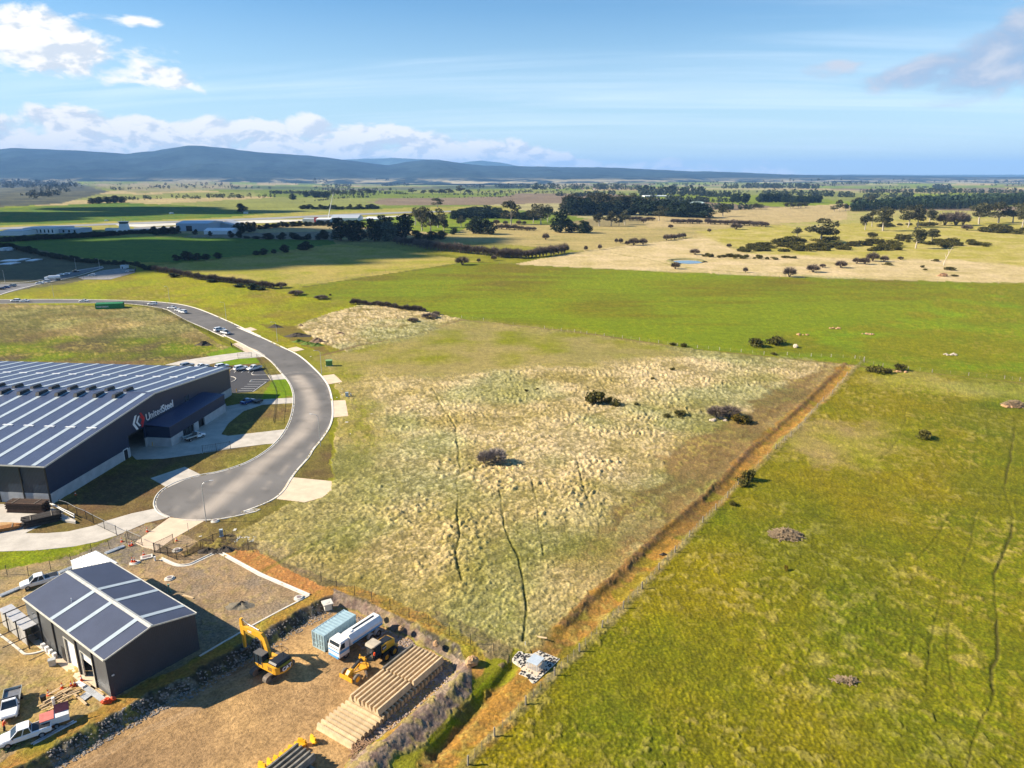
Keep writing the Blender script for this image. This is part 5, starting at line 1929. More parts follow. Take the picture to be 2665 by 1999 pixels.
def build_barriers():
    conc = M('barrier_concrete', (.56, .42, .25), .9, 0, .16, 1.3, .15, .2, rand=.14)
    dark = M('weathered_barrier_concrete', (.20, .185, .155), .9, 0, .25, 1.6, .2, .2, rand=.18)
    prof = [(-.30, 0), (.30, 0), (.30, .08), (.20, .33), (.115, .81), (-.115, .81), (-.20, .33), (-.30, .08)]
    def proto(mt):
        m = MB()
        m.xprism(prof, 0, 6.0)
        me = m.mesh('concrete_barrier', mt)
        sl = MB(); sl.span((0.02, -.05, .812), (.22, .05, .822)); 
        return me
    ml, md = proto(conc), proto(dark)
    mark = MB(); mark.span((5.6, -.16, .40), (5.85, -.155, .62))
    def add(me, p, hd, z, label, group):
        o = bpy.data.objects.new('concrete_barrier', me)
        o.location, o.rotation_euler = (p.x, p.y, z), (0, 0, hd)
        col.objects.link(o)
        tag(o, label, 'barrier', group)
        return o
    HU, HV = R(56.6), R(-33.4)
    u, v = Vector((math.cos(HU), math.sin(HU), 0)), Vector((math.cos(HV), math.sin(HV), 0))
    o0 = g(c2(1030, 1290), YARD_Z)
    o0 = Vector((-23.5, 71.95, 0))
    n = 26
    for i in range(n):
        q = o0 + u * (.655 * i) + v * (random.uniform(-.08, .08))
        lab = ORD[i] + ' barrier from the bottom in the open single height row' if i < 8 else 'pale concrete road barrier in the lower layer beneath the stacked ones'
        add(ml, q, HV, YARD_Z, lab, 'concrete barriers laid side by side on the yard' if i < 8 else 'lower layer of the concrete barrier stacks')
    zt = YARD_Z + .812
    for i in range(8):
        q = o0 + u * 4.95 + v * (.55 + .655 * i) + u * random.uniform(-.1, .1)
        add(ml, q, HU, zt, ORD[i] + ' barrier from the left on top of the middle stack', 'top layer of the middle barrier stack')
    for i in range(9):
        q = o0 + u * 11.15 + v * (.30 + .635 * i) + u * random.uniform(-.1, .1)
        add(md if i == 0 else ml, q, HU, zt, ORD[i] + ' barrier from the grader side on top of the far stack', 'top layer of the far barrier stack')
    # weathered stack at the picture's lower edge
    d0 = Vector((-28.3, 64.1, 0))
    for i in range(8):
        q = d0 + u * (.62 * i - .2) + v * .2
        add(md, q, HV, YARD_Z, 'dark weathered barrier in the lower layer at the bottom edge', 'lower weathered barriers at the bottom edge')
    for i in range(5):
        q = d0 + v * (.95 + .68 * i) - u * .9
        add(md, q, HU, zt, ORD[i] + ' dark weathered barrier from the left on top at the bottom edge', 'top weathered barriers at the bottom edge')
    # yellow plastic barriers
    yp = M('yellow_plastic', (.80, .42, .02), .5, 0, .08, 2)
    m = MB()
    m.xprism([(-.22, 0), (.22, 0), (.22, .15), (.12, .45), (.09, .85), (-.09, .85), (-.12, .45), (-.22, .15)], -.5, .5)
    m.box((0, 0, .9), (.35, .12, .12))
    m.box((-.55, 0, .35), (.12, .25, .3)); m.box((.55, 0, .35), (.12, .25, .3))
    me = m.mesh('plastic_barrier', yp)
    for i, p in enumerate(((130, 830), (245, 790), (345, 745), (425, 700), (505, 655), (560, 595), (640, 555), (700, 490), (865, 450))):
        c = g(h7(*p), YARD_Z)
        o = bpy.data.objects.new('plastic_barrier', me)
        o.location, o.rotation_euler = (c.x, c.y, YARD_Z), (0, 0, HV + random.uniform(-.25, .25))
        col.objects.link(o)
        if i == 8:
            tag(o, 'yellow plastic barrier at the top end of the row, apart from the others', 'barrier')
        else:
            tag(o, 'yellow plastic barrier in the row along the weathered barriers', 'barrier', 'yellow plastic barriers')


build_excavator()
build_water_truck()
build_grader()
_ca, _cb = g(c2(998, 575), YARD_Z), g(c2(1093, 620), YARD_Z)
_cd = R(56.7)
_cc = (_ca + _cb) / 2 + Vector((math.cos(_cd), math.sin(_cd), 0)) * 3.03
build_container('shipping_container', 'pale blue shipping container next to the white tanker truck', (_cc.x, _cc.y, YARD_Z), _cd, (.30, .42, .46), 'container_blue')
_gv = g(c6(905, 800))
for _k, (_dx, _lb, _tx) in enumerate(((0, 'green shipping container with white lettering, nearer of the two in the dry paddock', 'EVERGREEN'), (2.6, 'green shipping container behind the lettered one in the dry paddock', None))):
    build_container('shipping_container', _lb, (_gv.x - _dx * .9 + (0 if _k == 0 else 1.2), _gv.y + _dx, 0), R(14), (.02, .22, .06), 'container_green', _tx, 12.2)
build_vehicles()
build_barriers()

# ---------------------------------------------------------------- trees and bushes
def leafmat(name, c, rand=.18, hue=None):
    if name in _M:
        return _M[name]
    m = bpy.data.materials.new(name)
    m.use_nodes = True
    t = m.node_tree
    n = NG(t)
    bs = t.nodes['Principled BSDF']
    oi = n.n('ShaderNodeObjectInfo')
    tc = n.n('ShaderNodeTexCoord')
    f = n.noise(tc.outputs['Object'], 1.1, 4, .65)
    c2_ = hue or tuple(q * 1.9 for q in c)
    cc = n.mix(n.smooth(f, .36, .66), tuple(q * .6 for q in c), c2_)
    k = n.smooth(oi.outputs['Random'], 0.0, 1.0, 1 - rand, 1 + rand)
    cc = n.mix(1.0, cc, n.comb(k, k, n.m('MULTIPLY', k, .95)), 'MULTIPLY')
    t.links.new(cc, bs.inputs['Base Color'])
    bs.inputs['Roughness'].default_value = .75
    bs.inputs['Specular IOR Level'].default_value = .2
    _M[name] = m
    return m


BARK = M('bark', (.20, .16, .12), .9, 0, .3, 2, .3)
BARKP = M('pale_bark', (.42, .37, .30), .9, 0, .25, 2, .3)
L_GUM = leafmat('gum_leaves', (.050, .056, .024), hue=(.105, .100, .044))
L_PINE = leafmat('pine_needles', (.012, .026, .010), hue=(.030, .052, .020))
L_SILV = leafmat('silver_leaves', (.050, .072, .048), hue=(.12, .15, .11))
L_THORN = leafmat('thorn_twigs', (.105, .078, .066), hue=(.20, .155, .13))
L_GORSE = leafmat('gorse_leaves', (.035, .045, .010), hue=(.115, .095, .014))
L_GREYT = leafmat('grey_twigs', (.24, .20, .195), hue=(.42, .36, .35))
L_GOLD = leafmat('golden_gorse', (.10, .085, .010), hue=(.26, .17, .015))


def quad_leaf(rn, p, s, up=.3):
    n = Vector((rn.uniform(-1, 1), rn.uniform(-1, 1), rn.uniform(-1, 1) + up))
    if n.length < .1:
        n = Vector((0, 0, 1))
    n.normalize()
    a = n.orthogonal().normalized()
    a.rotate(Matrix.Rotation(rn.uniform(0, 6.28), 3, n))
    b = n.cross(a)
    s2 = s * rn.uniform(.55, 1.0)
    return [p - a * s, p + b * s2 * .6, p + a * s, p - b * s2 * .6]


def crown_mesh(name, mat, seed, blobs, nleaf, size):
    rn = random.Random(seed)
    vs, fs = [], []
    tot = sum(b[3] * b[4] for b in blobs)
    for (x, y, z, r, w) in blobs:
        for _ in range(int(nleaf * r * w / tot)):
            d = Vector((rn.gauss(0, 1), rn.gauss(0, 1), rn.gauss(0, 1))).normalized()
            k = rn.uniform(.35, 1.0) ** .45 * rn.uniform(.82, 1.12)
            p = Vector((x, y, z)) + Vector((d.x * r, d.y * r, d.z * r * .8)) * k
            b = len(vs)
            vs += quad_leaf(rn, p, size)
            fs.append((b, b + 1, b + 2, b + 3))
    me = bpy.data.meshes.new(name)
    me.from_pydata([tuple(v) for v in vs], [], fs)
    me.materials.append(mat)
    return me


def trunk_mesh(name, mat, seed, h, r, limbs, lean=0.0):
    rn = random.Random(seed)
    m = MB()
    top = Vector((lean * h, 0, h))
    pts = [Vector((0, 0, -.1)), Vector((lean * h * .4 + rn.uniform(-.03, .03) * h, rn.uniform(-.03, .03) * h, h * .5)), top]
    m.tube(pts, [r, r * .75, r * .45], 7)
    for (x, y, z) in limbs:
        b = pts[1].lerp(top, rn.uniform(.0, .8))
        mid = b.lerp(Vector((x, y, z)), .5) + Vector((0, 0, rn.uniform(0, .06) * h))
        m.tube([b, mid, Vector((x, y, z))], [r * .4, r * .28, r * .1], 5)
    return m.mesh(name, mat)


# every prototype is made 10 m tall and scaled on placing
def gum_tree(seed, mat=None):
    rn = random.Random(seed)
    bl = []
    n = rn.randint(9, 12)
    for i in range(n):
        a, q = rn.uniform(0, 6.28), rn.uniform(.3, 2.3)
        bl.append((math.cos(a) * q, math.sin(a) * q, rn.uniform(3.6, 8.4) - q * .2, rn.uniform(1.1, 1.8), rn.uniform(.7, 1.2)))
    bl.append((rn.uniform(-.5, .5), 0, 8.5, 1.5, 1))
    return crown_mesh('crown', mat or L_GUM, seed, bl, 1500, .34), trunk_mesh('trunk', BARKP, seed, 5.2, .26, [(b[0], b[1], b[2]) for b in bl[:6]], rn.uniform(-.08, .08))


def pine_tree(seed, mat=None):
    rn = random.Random(seed)
    bl = []
    for i in range(10):
        z = 1.4 + i * .82
        r = (2.7 - abs(z - 4.2) * .30) * rn.uniform(.8, 1.1)
        a = rn.uniform(0, 6.28)
        bl.append((math.cos(a) * .9, math.sin(a) * .9, z, max(r, .7), 1.0))
    return crown_mesh('crown', mat or L_PINE, seed, bl, 1500, .42), trunk_mesh('trunk', BARK, seed, 6.5, .35, [])


def plantation_pine(seed):
    rn = random.Random(seed)
    bl = [(rn.uniform(-.2, .2), rn.uniform(-.2, .2), 1.2 + i * 1.05, max(1.75 - i * .17, .35), 1) for i in range(9)]
    return crown_mesh('crown', L_PINE, seed, bl, 420, .42), trunk_mesh('trunk', BARK, seed, 6.5, .2, [])


def thorn_bush(seed, mat=None):
    """round leafless bush: 10 units tall, twigs fanning out"""
    rn = random.Random(seed)
    m = MB()
    vs, fs = [], []
    for _ in range(900):
        d = Vector((rn.gauss(0, 1), rn.gauss(0, 1), abs(rn.gauss(0, .8)) - .25)).normalized()
        a = Vector((d.x * 5.6, d.y * 5.6, 4.2 + d.z * 5.6)) * 1.0
        k0, k1 = rn.uniform(.35, .75), rn.uniform(.78, 1.08)
        base = Vector((0, 0, 2.6))
        p, q = base.lerp(a, k0), base.lerp(a, k1) + Vector((rn.uniform(-.9, .9), rn.uniform(-.9, .9), rn.uniform(-.6, .9)))
        sd = (q - p).cross(Vector((rn.uniform(-1, 1), rn.uniform(-1, 1), rn.uniform(-1, 1)))).normalized() * rn.uniform(.10, .24)
        b = len(vs)
        vs += [p - sd, p + sd, q]
        fs.append((b, b + 1, b + 2))
    me = bpy.data.meshes.new('twigs')
    me.from_pydata([tuple(v) for v in vs], [], fs)
    me.materials.append(mat or L_THORN)
    m = MB()
    for i in range(6):
        a = rn.uniform(0, 6.28)
        m.tube([(0, 0, -.2), (math.cos(a) * 1.0, math.sin(a) * 1.0, 2.2), (math.cos(a) * 2.8, math.sin(a) * 2.8, 5.2)], [.42, .3, .1], 5)
    return me, m.mesh('stems', BARK)


def gorse_bush(seed, mat=None):
    rn = random.Random(seed)
    bl = []
    for i in range(9):
        a, q = rn.uniform(0, 6.28), rn.uniform(.5, 5.2)
        bl.append((math.cos(a) * q, math.sin(a) * q, rn.uniform(2.2, 5.6) - q * .35, rn.uniform(2.2, 3.6), 1))
    me = crown_mesh('foliage', mat or L_GORSE, seed, bl, 560, .85)
    return me, None


PROTO = {
    'gum': [gum_tree(100 + i) for i in range(5)], 'pine': [pine_tree(200 + i) for i in range(4)], 'silver': [gum_tree(250, L_SILV), pine_tree(251, L_SILV)],
    'thorn': [thorn_bush(300 + i) for i in range(5)], 'gorse': [gorse_bush(400 + i) for i in range(5)], 'grey': [thorn_bush(350 + i, L_GREYT) for i in range(2)],
    'gold': [gorse_bush(450, L_GOLD)], 'plant': [plantation_pine(500 + i) for i in range(4)],
}
NAMES = {'gum': ('gum_tree', 'tree'), 'pine': ('dark_conifer', 'tree'), 'silver': ('silver_tree', 'tree'), 'thorn': ('thorn_bush', 'bush'), 'gorse': ('gorse_bush', 'bush'), 'grey': ('bare_bush', 'bush'), 'gold': ('gorse_bush', 'bush'), 'plant': ('plantation_pine', 'tree')}
_tn = [0]


def tree_at(kind, px, hpx, wpx, label, group=None, base=None):
    """px: photograph pixel of the foot; hpx, wpx: height and width in photograph pixels"""
    _tn[0] += 1
    p = base or gz(px)
    dep = p.y * CP - (p.z - CAMH) * SP
    H = hpx * dep / F / max(.45, math.cos(math.atan2(CAMH, p.length)))
    Wd = wpx * dep / F
    protos = PROTO[kind]
    cm, tm = protos[_tn[0] % len(protos)]
    nat = {'gum': 6.8, 'pine': 6.2, 'silver': 6.8, 'thorn': 11.5, 'gorse': 13.0, 'grey': 11.5, 'gold': 13.0, 'plant': 3.8}[kind]
    top = {'gum': 10.0, 'pine': 10.5, 'silver': 10.2, 'thorn': 9.8, 'gorse': 7.6, 'grey': 9.8, 'gold': 7.6, 'plant': 10.3}[kind]
    fw, fh = {'gum': (1.3, 1.22), 'pine': (1.42, 1.2), 'silver': (1.3, 1.1), 'thorn': (1.3, 1.2), 'gorse': (1.35, 1.1), 'grey': (1.15, 1.05), 'gold': (1.3, 1.1), 'plant': (1.25, 1.1)}[kind]
    sx, sz = Wd / nat * fw, H / top * fh
    nm, cat = NAMES[kind]
    rz = random.Random(_tn[0]).uniform(0, 6.28)
    if tm is None:
        o = bpy.data.objects.new(nm, cm)
        col.objects.link(o)
        tag(o, label, cat, group)
        o.location, o.rotation_euler, o.scale = p, (0, 0, rz), (sx, sx, sz)
        return o
    o = root(nm, label, cat, p, rz, group)
    o.scale = (sx, sx, sz)
    for part, me in (('crown' if kind not in ('thorn', 'grey') else 'twigs', cm), ('trunk' if kind not in ('thorn', 'grey') else 'stem', tm)):
        c = bpy.data.objects.new(part, me)
        col.objects.link(c)
        c.parent = o
    return o


def row(kind, crop, items, label, group, k=None):
    for (x, y, h, w) in items:
        tree_at(kind, crop(x, y), h / crop.k, w / crop.k, label, group)


def hedge(kind, crop, pts, n, h, w, label, group, jit=.18):
    P = [Vector((a, b, 0)) for a, b in pts]
    seg = [(P[i + 1] - P[i]).length for i in range(len(P) - 1)]
    tot = sum(seg)
    rn = random.Random(int(pts[0][0] * 7 + n))
    for i in range(n):
        t = (i + .5 + rn.uniform(-.25, .25)) / n * tot
        j = 0
        while j < len(seg) - 1 and t > seg[j]:
            t -= seg[j]
            j += 1
        q = P[j].lerp(P[j + 1], min(1, t / seg[j]))
        kk = rn.uniform(1 - jit, 1 + jit)
        tree_at(kind, crop(q.x, q.y + rn.uniform(-2, 2)), h * kk / crop.k, w * rn.uniform(1 - jit, 1 + jit) / crop.k, label, group)


def scatter(kind, crop, poly, n, h, w, label, group):
    rn = random.Random(int(poly[0][0] + n * 13))
    xs, ys = [p[0] for p in poly], [p[1] for p in poly]
    P = np.array(poly, float)
    k = 0
    while k < n:
        x, y = rn.uniform(min(xs), max(xs)), rn.uniform(min(ys), max(ys))
        if inside(np.array([x]), np.array([y]), poly)[0]:
            s = rn.uniform(.6, 1.3)
            tree_at(kind, crop(x, y), h * s / crop.k, w * s * rn.uniform(.8, 1.3) / crop.k, label, group)
            k += 1


def far_lumps(name, lines, mat, seed):
    """far-off woodland that reads as one mass: lines of (crop, points, n, height px, spread px)"""
    rn = random.Random(seed)
    m = MB()
    vs, fs = [], []
    for crop, pts, n, h, sp in lines:
        P = [Vector((a, b, 0)) for a, b in pts]
        for i in range(n):
            t = rn.uniform(0, len(P) - 1.0001)
            q = P[int(t)].lerp(P[int(t) + 1], t - int(t))
            p = gz(crop(q.x, q.y + rn.uniform(-sp, sp)))
            dep = p.y * CP - (p.z - CAMH) * SP
            H = h / crop.k * dep / F * rn.uniform(.55, 1.15)
            r = H * rn.uniform(.28, .45)
            for _ in range(26):
                d = Vector((rn.gauss(0, 1), rn.gauss(0, 1), rn.gauss(0, 1))).normalized()
                c = p + Vector((d.x * r, d.y * r, H * .52 + d.z * H * .46)) * 1.0
                b = len(vs)
                vs += quad_leaf(rn, c, r * .62)
                fs.append((b, b + 1, b + 2, b + 3))
    me = bpy.data.meshes.new(name)
    me.from_pydata([tuple(v) for v in vs], [], fs)
    me.materials.append(mat)
    o = bpy.data.objects.new(name, me)
    o['kind'] = 'stuff'
    col.objects.link(o)


def build_trees():
    gD = 'dark conifers of the big clump at mid left'
    row('pine', e1, [(590, 555, 165, 150), (735, 560, 150, 130), (865, 562, 165, 120), (1110, 552, 190, 160), (660, 556, 150, 120)], 'dark conifer in the big clump left of the bare hedge', gD)
    tree_at('pine', e1(965, 520), 150 / 3.16, 150 / 3.16, 'tallest dark conifer at the back of the big clump', gD)
    tree_at('silver', e1(975, 562), 150 / 3.16, 150 / 3.16, 'silvery green tree in the middle of the dark conifer clump')
    row('gum', e1, [(1205, 430, 120, 110), (1260, 475, 165, 120), (1330, 492, 150, 120), (1392, 450, 130, 115), (1440, 485, 110, 90)], 'tall gum tree just right of the dark conifer clump', 'gum trees right of the conifer clump')
    row('pine', e1, [(1230, 556, 75, 100), (1330, 552, 65, 100), (1410, 546, 60, 90), (1522, 506, 50, 55)], 'low dark shrub at the foot of the gum trees', 'dark shrubs below the gum trees')
    row('pine', e1, [(455, 545, 70, 72), (405, 550, 45, 45), (325, 550, 46, 48), (200, 547, 52, 60), (240, 549, 40, 50), (275, 550, 25, 60), (105, 548, 52, 60), (10, 545, 45, 60)], 'rounded dark tree on the shaded field boundary beside the conifer clump', 'rounded trees on the shaded field boundary')
    row('pine', i2, [(270, 525, 65, 85), (395, 520, 95, 120), (500, 520, 75, 95), (600, 516, 65, 95), (740, 500, 65, 85), (1180, 460, 45, 65), (1258, 455, 62, 95), (1385, 442, 45, 55), (1510, 432, 85, 95), (1700, 402, 62, 75), (1765, 402, 92, 110)], 'dark rounded shrub along the lower edge of the shaded green field', 'shrubs along the shaded green field')
    row('gum', e1, [(1580, 447, 80, 62)], 'small gum tree left of the round conifer group', None)
    row('pine', e1, [(1680, 500, 130, 90), (1740, 502, 125, 90), (1805, 506, 110, 100)], 'dark tree in the rounded group of three in mid paddock', 'rounded group of three dark trees')
    row('gum', e1, [(1990, 425, 165, 125)], 'tall leaning gum tree above the row of small round bushes', None)
    row('gum', e2, [(280, 412, 130, 95), (340, 425, 140, 115), (395, 405, 120, 80)], 'gum tree in the group of three left of the dark belt', 'group of three gum trees')
    row('pine', e2, [(500, 490, 165, 130), (590, 492, 95, 100), (690, 496, 92, 90), (722, 497, 85, 60)], 'dark tree in the small copse on the pale field', 'small copse on the pale field')
    row('gum', e2, [(820, 440, 92, 95)], 'dense green gum tree at the left end of the open pale field', None)
    row('gum', e2, [(918, 440, 105, 90)], 'spreading gum tree with pale bare trunk on the pale field', None)
    row('gum', e2, [(982, 440, 82, 55), (1030, 427, 100, 75)], 'gum tree, one of a pair on the pale field', 'pair of gum trees on the pale field')
    hedge('gum', e2, [(520, 345), (800, 335), (1000, 345), (1250, 345)], 18, 125, 125, 'gum tree in the long dark belt behind the pale field', 'belt of gum trees behind the pale field', .2)
    hedge('pine', e2, [(560, 350), (900, 345), (1250, 352), (1700, 372)], 22, 105, 115, 'dark tree in the long belt behind the pale field', 'belt of dark trees behind the pale field', .25)
    hedge('pine', e2, [(1290, 340), (1430, 350), (1560, 368), (1690, 368)], 9, 115, 110, 'tall dark tree at the right end of the belt', 'tall dark trees at the right end of the belt', .15)
    row('gum', e2, [(1312, 396, 105, 95)], 'gum tree standing forward of the belt near its right end', None)
    row('gum', e2, [(1835, 360, 92, 95)], 'lone round gum tree right of the belt', None)
    hedge('thorn', e2, [(1420, 415), (1660, 418)], 9, 36, 48, 'leafless bush in the low row in front of the belt', 'low row of bushes in front of the belt')
    hedge('thorn', e2, [(1690, 420), (1800, 425), (2000, 432), (2210, 445)], 15, 38, 52, 'leafless bush in the long row running to the right of the belt', 'long row of bushes right of the belt')
    hedge('thorn', e2, [(1060, 392), (1270, 395)], 8, 28, 45, 'low bush in the row left of the forward gum', 'row of bushes left of the forward gum')
    hedge('thorn', e1, [(1865, 462), (2010, 470), (2200, 480)], 10, 36, 42, 'small round bush in the even row on the green strip', 'even row of round bushes on the green strip')
    row('thorn', e1, [(1870, 427, 40, 50), (1945, 427, 32, 38), (2055, 428, 35, 42), (2100, 428, 30, 32)], 'small round bush below the tall leaning gum', 'round bushes below the leaning gum')
    hedge('pine', e1, [(1500, 385), (1700, 375), (1900, 372), (2200, 390)], 16, 55, 85, 'dark shrub in the thick hedge behind the leaning gum', 'thick dark hedge behind the leaning gum', .3)
    hedge('pine', e1, [(1560, 365), (1750, 335), (1900, 350)], 8, 60, 85, 'dark tree in the far thicket above the thick hedge', 'far thicket above the hedge')
    # the bare hawthorn hedge
    hedge('thorn', e1, [(1045, 583), (1150, 598), (1400, 640), (1700, 668), (1880, 690), (2080, 704)], 34, 62, 72, 'leafless hawthorn in the long bare hedge below the conifer clump', 'long bare hawthorn hedge')
    hedge('thorn', e2, [(5, 700), (180, 700)], 8, 60, 62, 'leafless hawthorn at the right end of the long bare hedge', 'right end of the bare hedge')
    hedge('thorn', e2, [(200, 698), (330, 690), (550, 658)], 12, 66, 68, 'leafless hawthorn in the short hedge piece beside the pale field', 'short hedge piece')
    hedge('thorn', i2, [(0, 645), (260, 690), (520, 745), (860, 780), (1120, 815), (1380, 852)], 34, 66, 70, 'leafless bush in the hedge dividing the yellow green field from the stubble', 'hedge beside the yellow green field')
    row('pine', i2, [(235, 715, 42, 95), (665, 772, 32, 100), (985, 828, 32, 100), (1140, 855, 62, 120), (1235, 862, 30, 90)], 'dark heap of cut branches under the hedge by the yellow green field', 'heaps under the hedge')
    row('thorn', i2, [(1465, 838, 62, 125)], 'broad leafless bush at the lower end of the field hedge', None)
    row('thorn', e1, [(1590, 757, 62, 105)], 'leafless spreading hawthorn at the corner of the bright crop', None)
    row('thorn', e1, [(1850, 720, 42, 42), (1725, 737, 32, 30)], 'small leafless bush on the fence above the bright crop', 'small bushes above the bright crop')
    for (x, y, h, w), lb in zip([(380, 552, 52, 52), (960, 577, 36, 26), (996, 581, 40, 36), (1050, 596, 36, 38), (1105, 596, 56, 82), (1180, 592, 50, 62), (1372, 556, 48, 52), (710, 640, 38, 30), (825, 630, 40, 30), (1407, 456, 30, 40), (1725, 488, 28, 30), (1185, 413, 42, 42), (1945, 465, 46, 84), (1605, 673, 46, 72), (1887, 616, 32, 38), (1445, 790, 52, 66), (2022, 820, 42, 36)],
            ['lone leafless hawthorn left of the fence line on the pale field', 'thin leafless sapling left of the fence line clump', 'small leafless tree beside the thin sapling', 'small bush left of the broad hawthorn by the fence line', 'broad hawthorn on the fence line across the pale field', 'round hawthorn right of the broad one on the fence line', 'leafless hawthorn at the left of the fence line group of five', 'small bush at the near end of the fence line', 'small bush where the path leaves the fence line', 'small hawthorn alone in the far pale field', 'small bush at the upper end of the fence line', 'bush at the foot of the dark belt', 'broad hawthorn at the far end of the fence line', 'leaning hawthorn above the little dam', 'small hawthorn at the edge of the gorse slope', 'rounded hawthorn at the lower edge of the dam', 'upright small bush right of the dam']):
        tree_at('thorn', e2(x, y), h / 3.16, w / 3.16, lb)
    row('thorn', e2, [(1410, 551, 44, 40), (1440, 550, 42, 38), (1475, 541, 40, 40), (1510, 537, 40, 44)], 'leafless hawthorn in the fence line group of five', 'fence line group of hawthorns')
    # right hill
    gl = 'gum trees on the gorse hill'
    for (x, y, h, w), lb in zip([(545, 572, 165, 210), (345, 520, 62, 75), (905, 472, 110, 85), (1050, 477, 165, 135), (960, 442, 115, 75), (1260, 447, 150, 115), (1335, 447, 155, 115), (1430, 432, 115, 105), (1840, 422, 145, 160), (2000, 412, 142, 160), (2120, 412, 135, 120), (2195, 455, 210, 95), (1320, 622, 148, 130), (1455, 565, 90, 105)],
            ['largest gum tree, broad crown above the gorse thicket', 'small gum tree at the left end of the gorse thicket', 'dense dark gum left of the pale trunked one', 'tall gum with pale forked trunk and orange brown crown', 'thin gum behind the pale trunked one', 'twisted gum, left of the pair on the hill top', 'twisted gum, right of the pair on the hill top', 'sparse gum right of the twisted pair', 'bulky gum left of the group at the right edge', 'bulky gum in the middle of the group at the right edge', 'gum close to the right edge of the picture', 'tall sparse gum cut by the right edge', 'leaning gum with white trunk rising from the lower gorse', 'small gum behind the leaning white trunked one']):
        tree_at('gum', e3(x, y), h / 3.16, w / 3.16, lb, gl)
    row('thorn', e3, [(1560, 432, 95, 120), (1650, 432, 105, 140), (1710, 430, 90, 90)], 'grey scrub mass between the gum groups on the hill', 'grey scrub between the gum groups')
    for (x, y, h, w), lb in zip([(282, 857, 78, 92), (475, 817, 60, 92), (555, 780, 30, 45), (705, 781, 56, 84), (835, 747, 46, 62), (900, 752, 52, 72), (965, 727, 68, 92), (1062, 731, 46, 62), (1195, 715, 26, 42), (1742, 472, 42, 76)],
            ['rounded hawthorn nearest the bright crop', 'umbrella shaped hawthorn right of the rounded one', 'tiny hawthorn beside the umbrella shaped one', 'hawthorn with flat crown in the middle of the dry slope', 'left hawthorn of the cluster on the dry slope', 'second hawthorn of the cluster on the dry slope', 'largest hawthorn of the cluster on the dry slope', 'right hawthorn of the cluster on the dry slope', 'small hawthorn right of the cluster', 'hawthorn above the right hand gorse']):
        tree_at('thorn', e3(x, y), h / 3.16, w / 3.16, lb, 'hawthorns on the dry slope')
    scatter('gorse', e3, [(0, 600), (200, 585), (560, 590), (850, 600), (860, 640), (400, 650), (0, 655)], 58, 34, 74, 'gorse bush in the long dark thicket below the largest gum', 'gorse thicket below the largest gum')
    scatter('gorse', e3, [(180, 560), (470, 550), (640, 540), (700, 580), (200, 585)], 14, 40, 90, 'dark scrub bush at the upper edge of the thicket', 'scrub above the gorse thicket')
    scatter('gorse', e3, [(870, 560), (960, 510), (1060, 560), (1180, 590), (1170, 640), (880, 645)], 26, 34, 72, 'gorse bush in the patchy thicket left of the leaning gum', 'patchy gorse left of the leaning gum')
    scatter('gorse', e3, [(1170, 535), (1290, 530), (1400, 575), (1290, 592), (1200, 585)], 10, 32, 70, 'gorse bush around the leaning gum', 'gorse around the leaning gum')
    scatter('gorse', e3, [(1390, 590), (1560, 560), (1780, 580), (1940, 600), (1880, 612), (1500, 622)], 22, 32, 72, 'gorse bush in the strip right of the leaning gum', 'gorse strip right of the leaning gum')
    scatter('gorse', e3, [(1820, 485), (1940, 455), (2120, 445), (2212, 460), (2212, 505), (1980, 498)], 20, 38, 84, 'gorse bush in the patch at the right edge of the hill', 'gorse patch at the right edge')
    scatter('gorse', e3, [(860, 460), (1200, 440), (1500, 440), (1500, 425), (1100, 430)], 12, 26, 60, 'low gorse at the foot of the hill top gums', 'low gorse below the hill top gums')
    scatter('gorse', e2, [(1880, 652), (2010, 622), (2150, 598), (2212, 595), (2212, 655)], 20, 32, 70, 'gorse bush at the left tip of the long thicket', 'left tip of the gorse thicket')
    scatter('gorse', e2, [(1600, 690), (1720, 682), (1900, 685), (2210, 700), (2210, 715), (1700, 700)], 18, 26, 46, 'low gorse scattered beyond the dam', 'low gorse beyond the dam')
    scatter('gorse', e3, [(0, 690), (300, 700), (440, 720), (300, 715), (0, 715)], 7, 20, 34, 'tiny gorse on the dry slope left of the hawthorns', 'tiny gorse on the dry slope')
    row('gorse', e3, [(1487, 728, 20, 50), (1598, 800, 28, 82), (1380, 780, 22, 30), (1400, 800, 14, 30), (1640, 850, 16, 60), (1090, 758, 22, 60)], 'small dark bush on the dry slope near the dead tree', 'bushes near the dead tree')
    # boundary shrubs of the near fields
    row('gorse', e4, [(200, 437, 62, 115)], 'gorse bush, left of the pair on the corner of the bright crop', None)
    row('gorse', e4, [(340, 420, 60, 125)], 'gorse bush, right of the pair on the corner of the bright crop', None)
    row('gorse', e4, [(1100, 638, 55, 110), (1190, 640, 42, 65), (1268, 620, 48, 78)], 'gorse bush in the group of three at the head of the ditch fence', 'gorse at the head of the ditch')
    row('gorse', e4, [(1470, 1132, 62, 115)], 'lone gorse bush in the green pasture', None)
    row('gorse', e4, [(330, 505, 22, 45)], 'small gorse on the fence left of the ditch head', None)
    row('gorse', e5, [(1520, 136, 22, 42), (1605, 148, 32, 48)], 'small gorse growing on the crop fence', 'gorse on the crop fence')
    row('gorse', e5, [(985, 556, 90, 115), (930, 556, 60, 80)], 'dense green gorse in the middle of the tussock paddock', 'gorse in the middle of the paddock')
    tree_at('gold', e5(1070, 552), 50 / 2.765, 52 / 2.765, 'orange flowering gorse beside the dense green one in the paddock')
    tree_at('gorse', e5(1115, 565), 44 / 2.765, 64 / 2.765, 'low green gorse at the right of the flowering one')
    row('gorse', e5, [(1482, 652, 32, 58), (1565, 648, 42, 80)], 'low gorse, one of two left of the purple thicket', 'two low gorse left of the purple thicket')
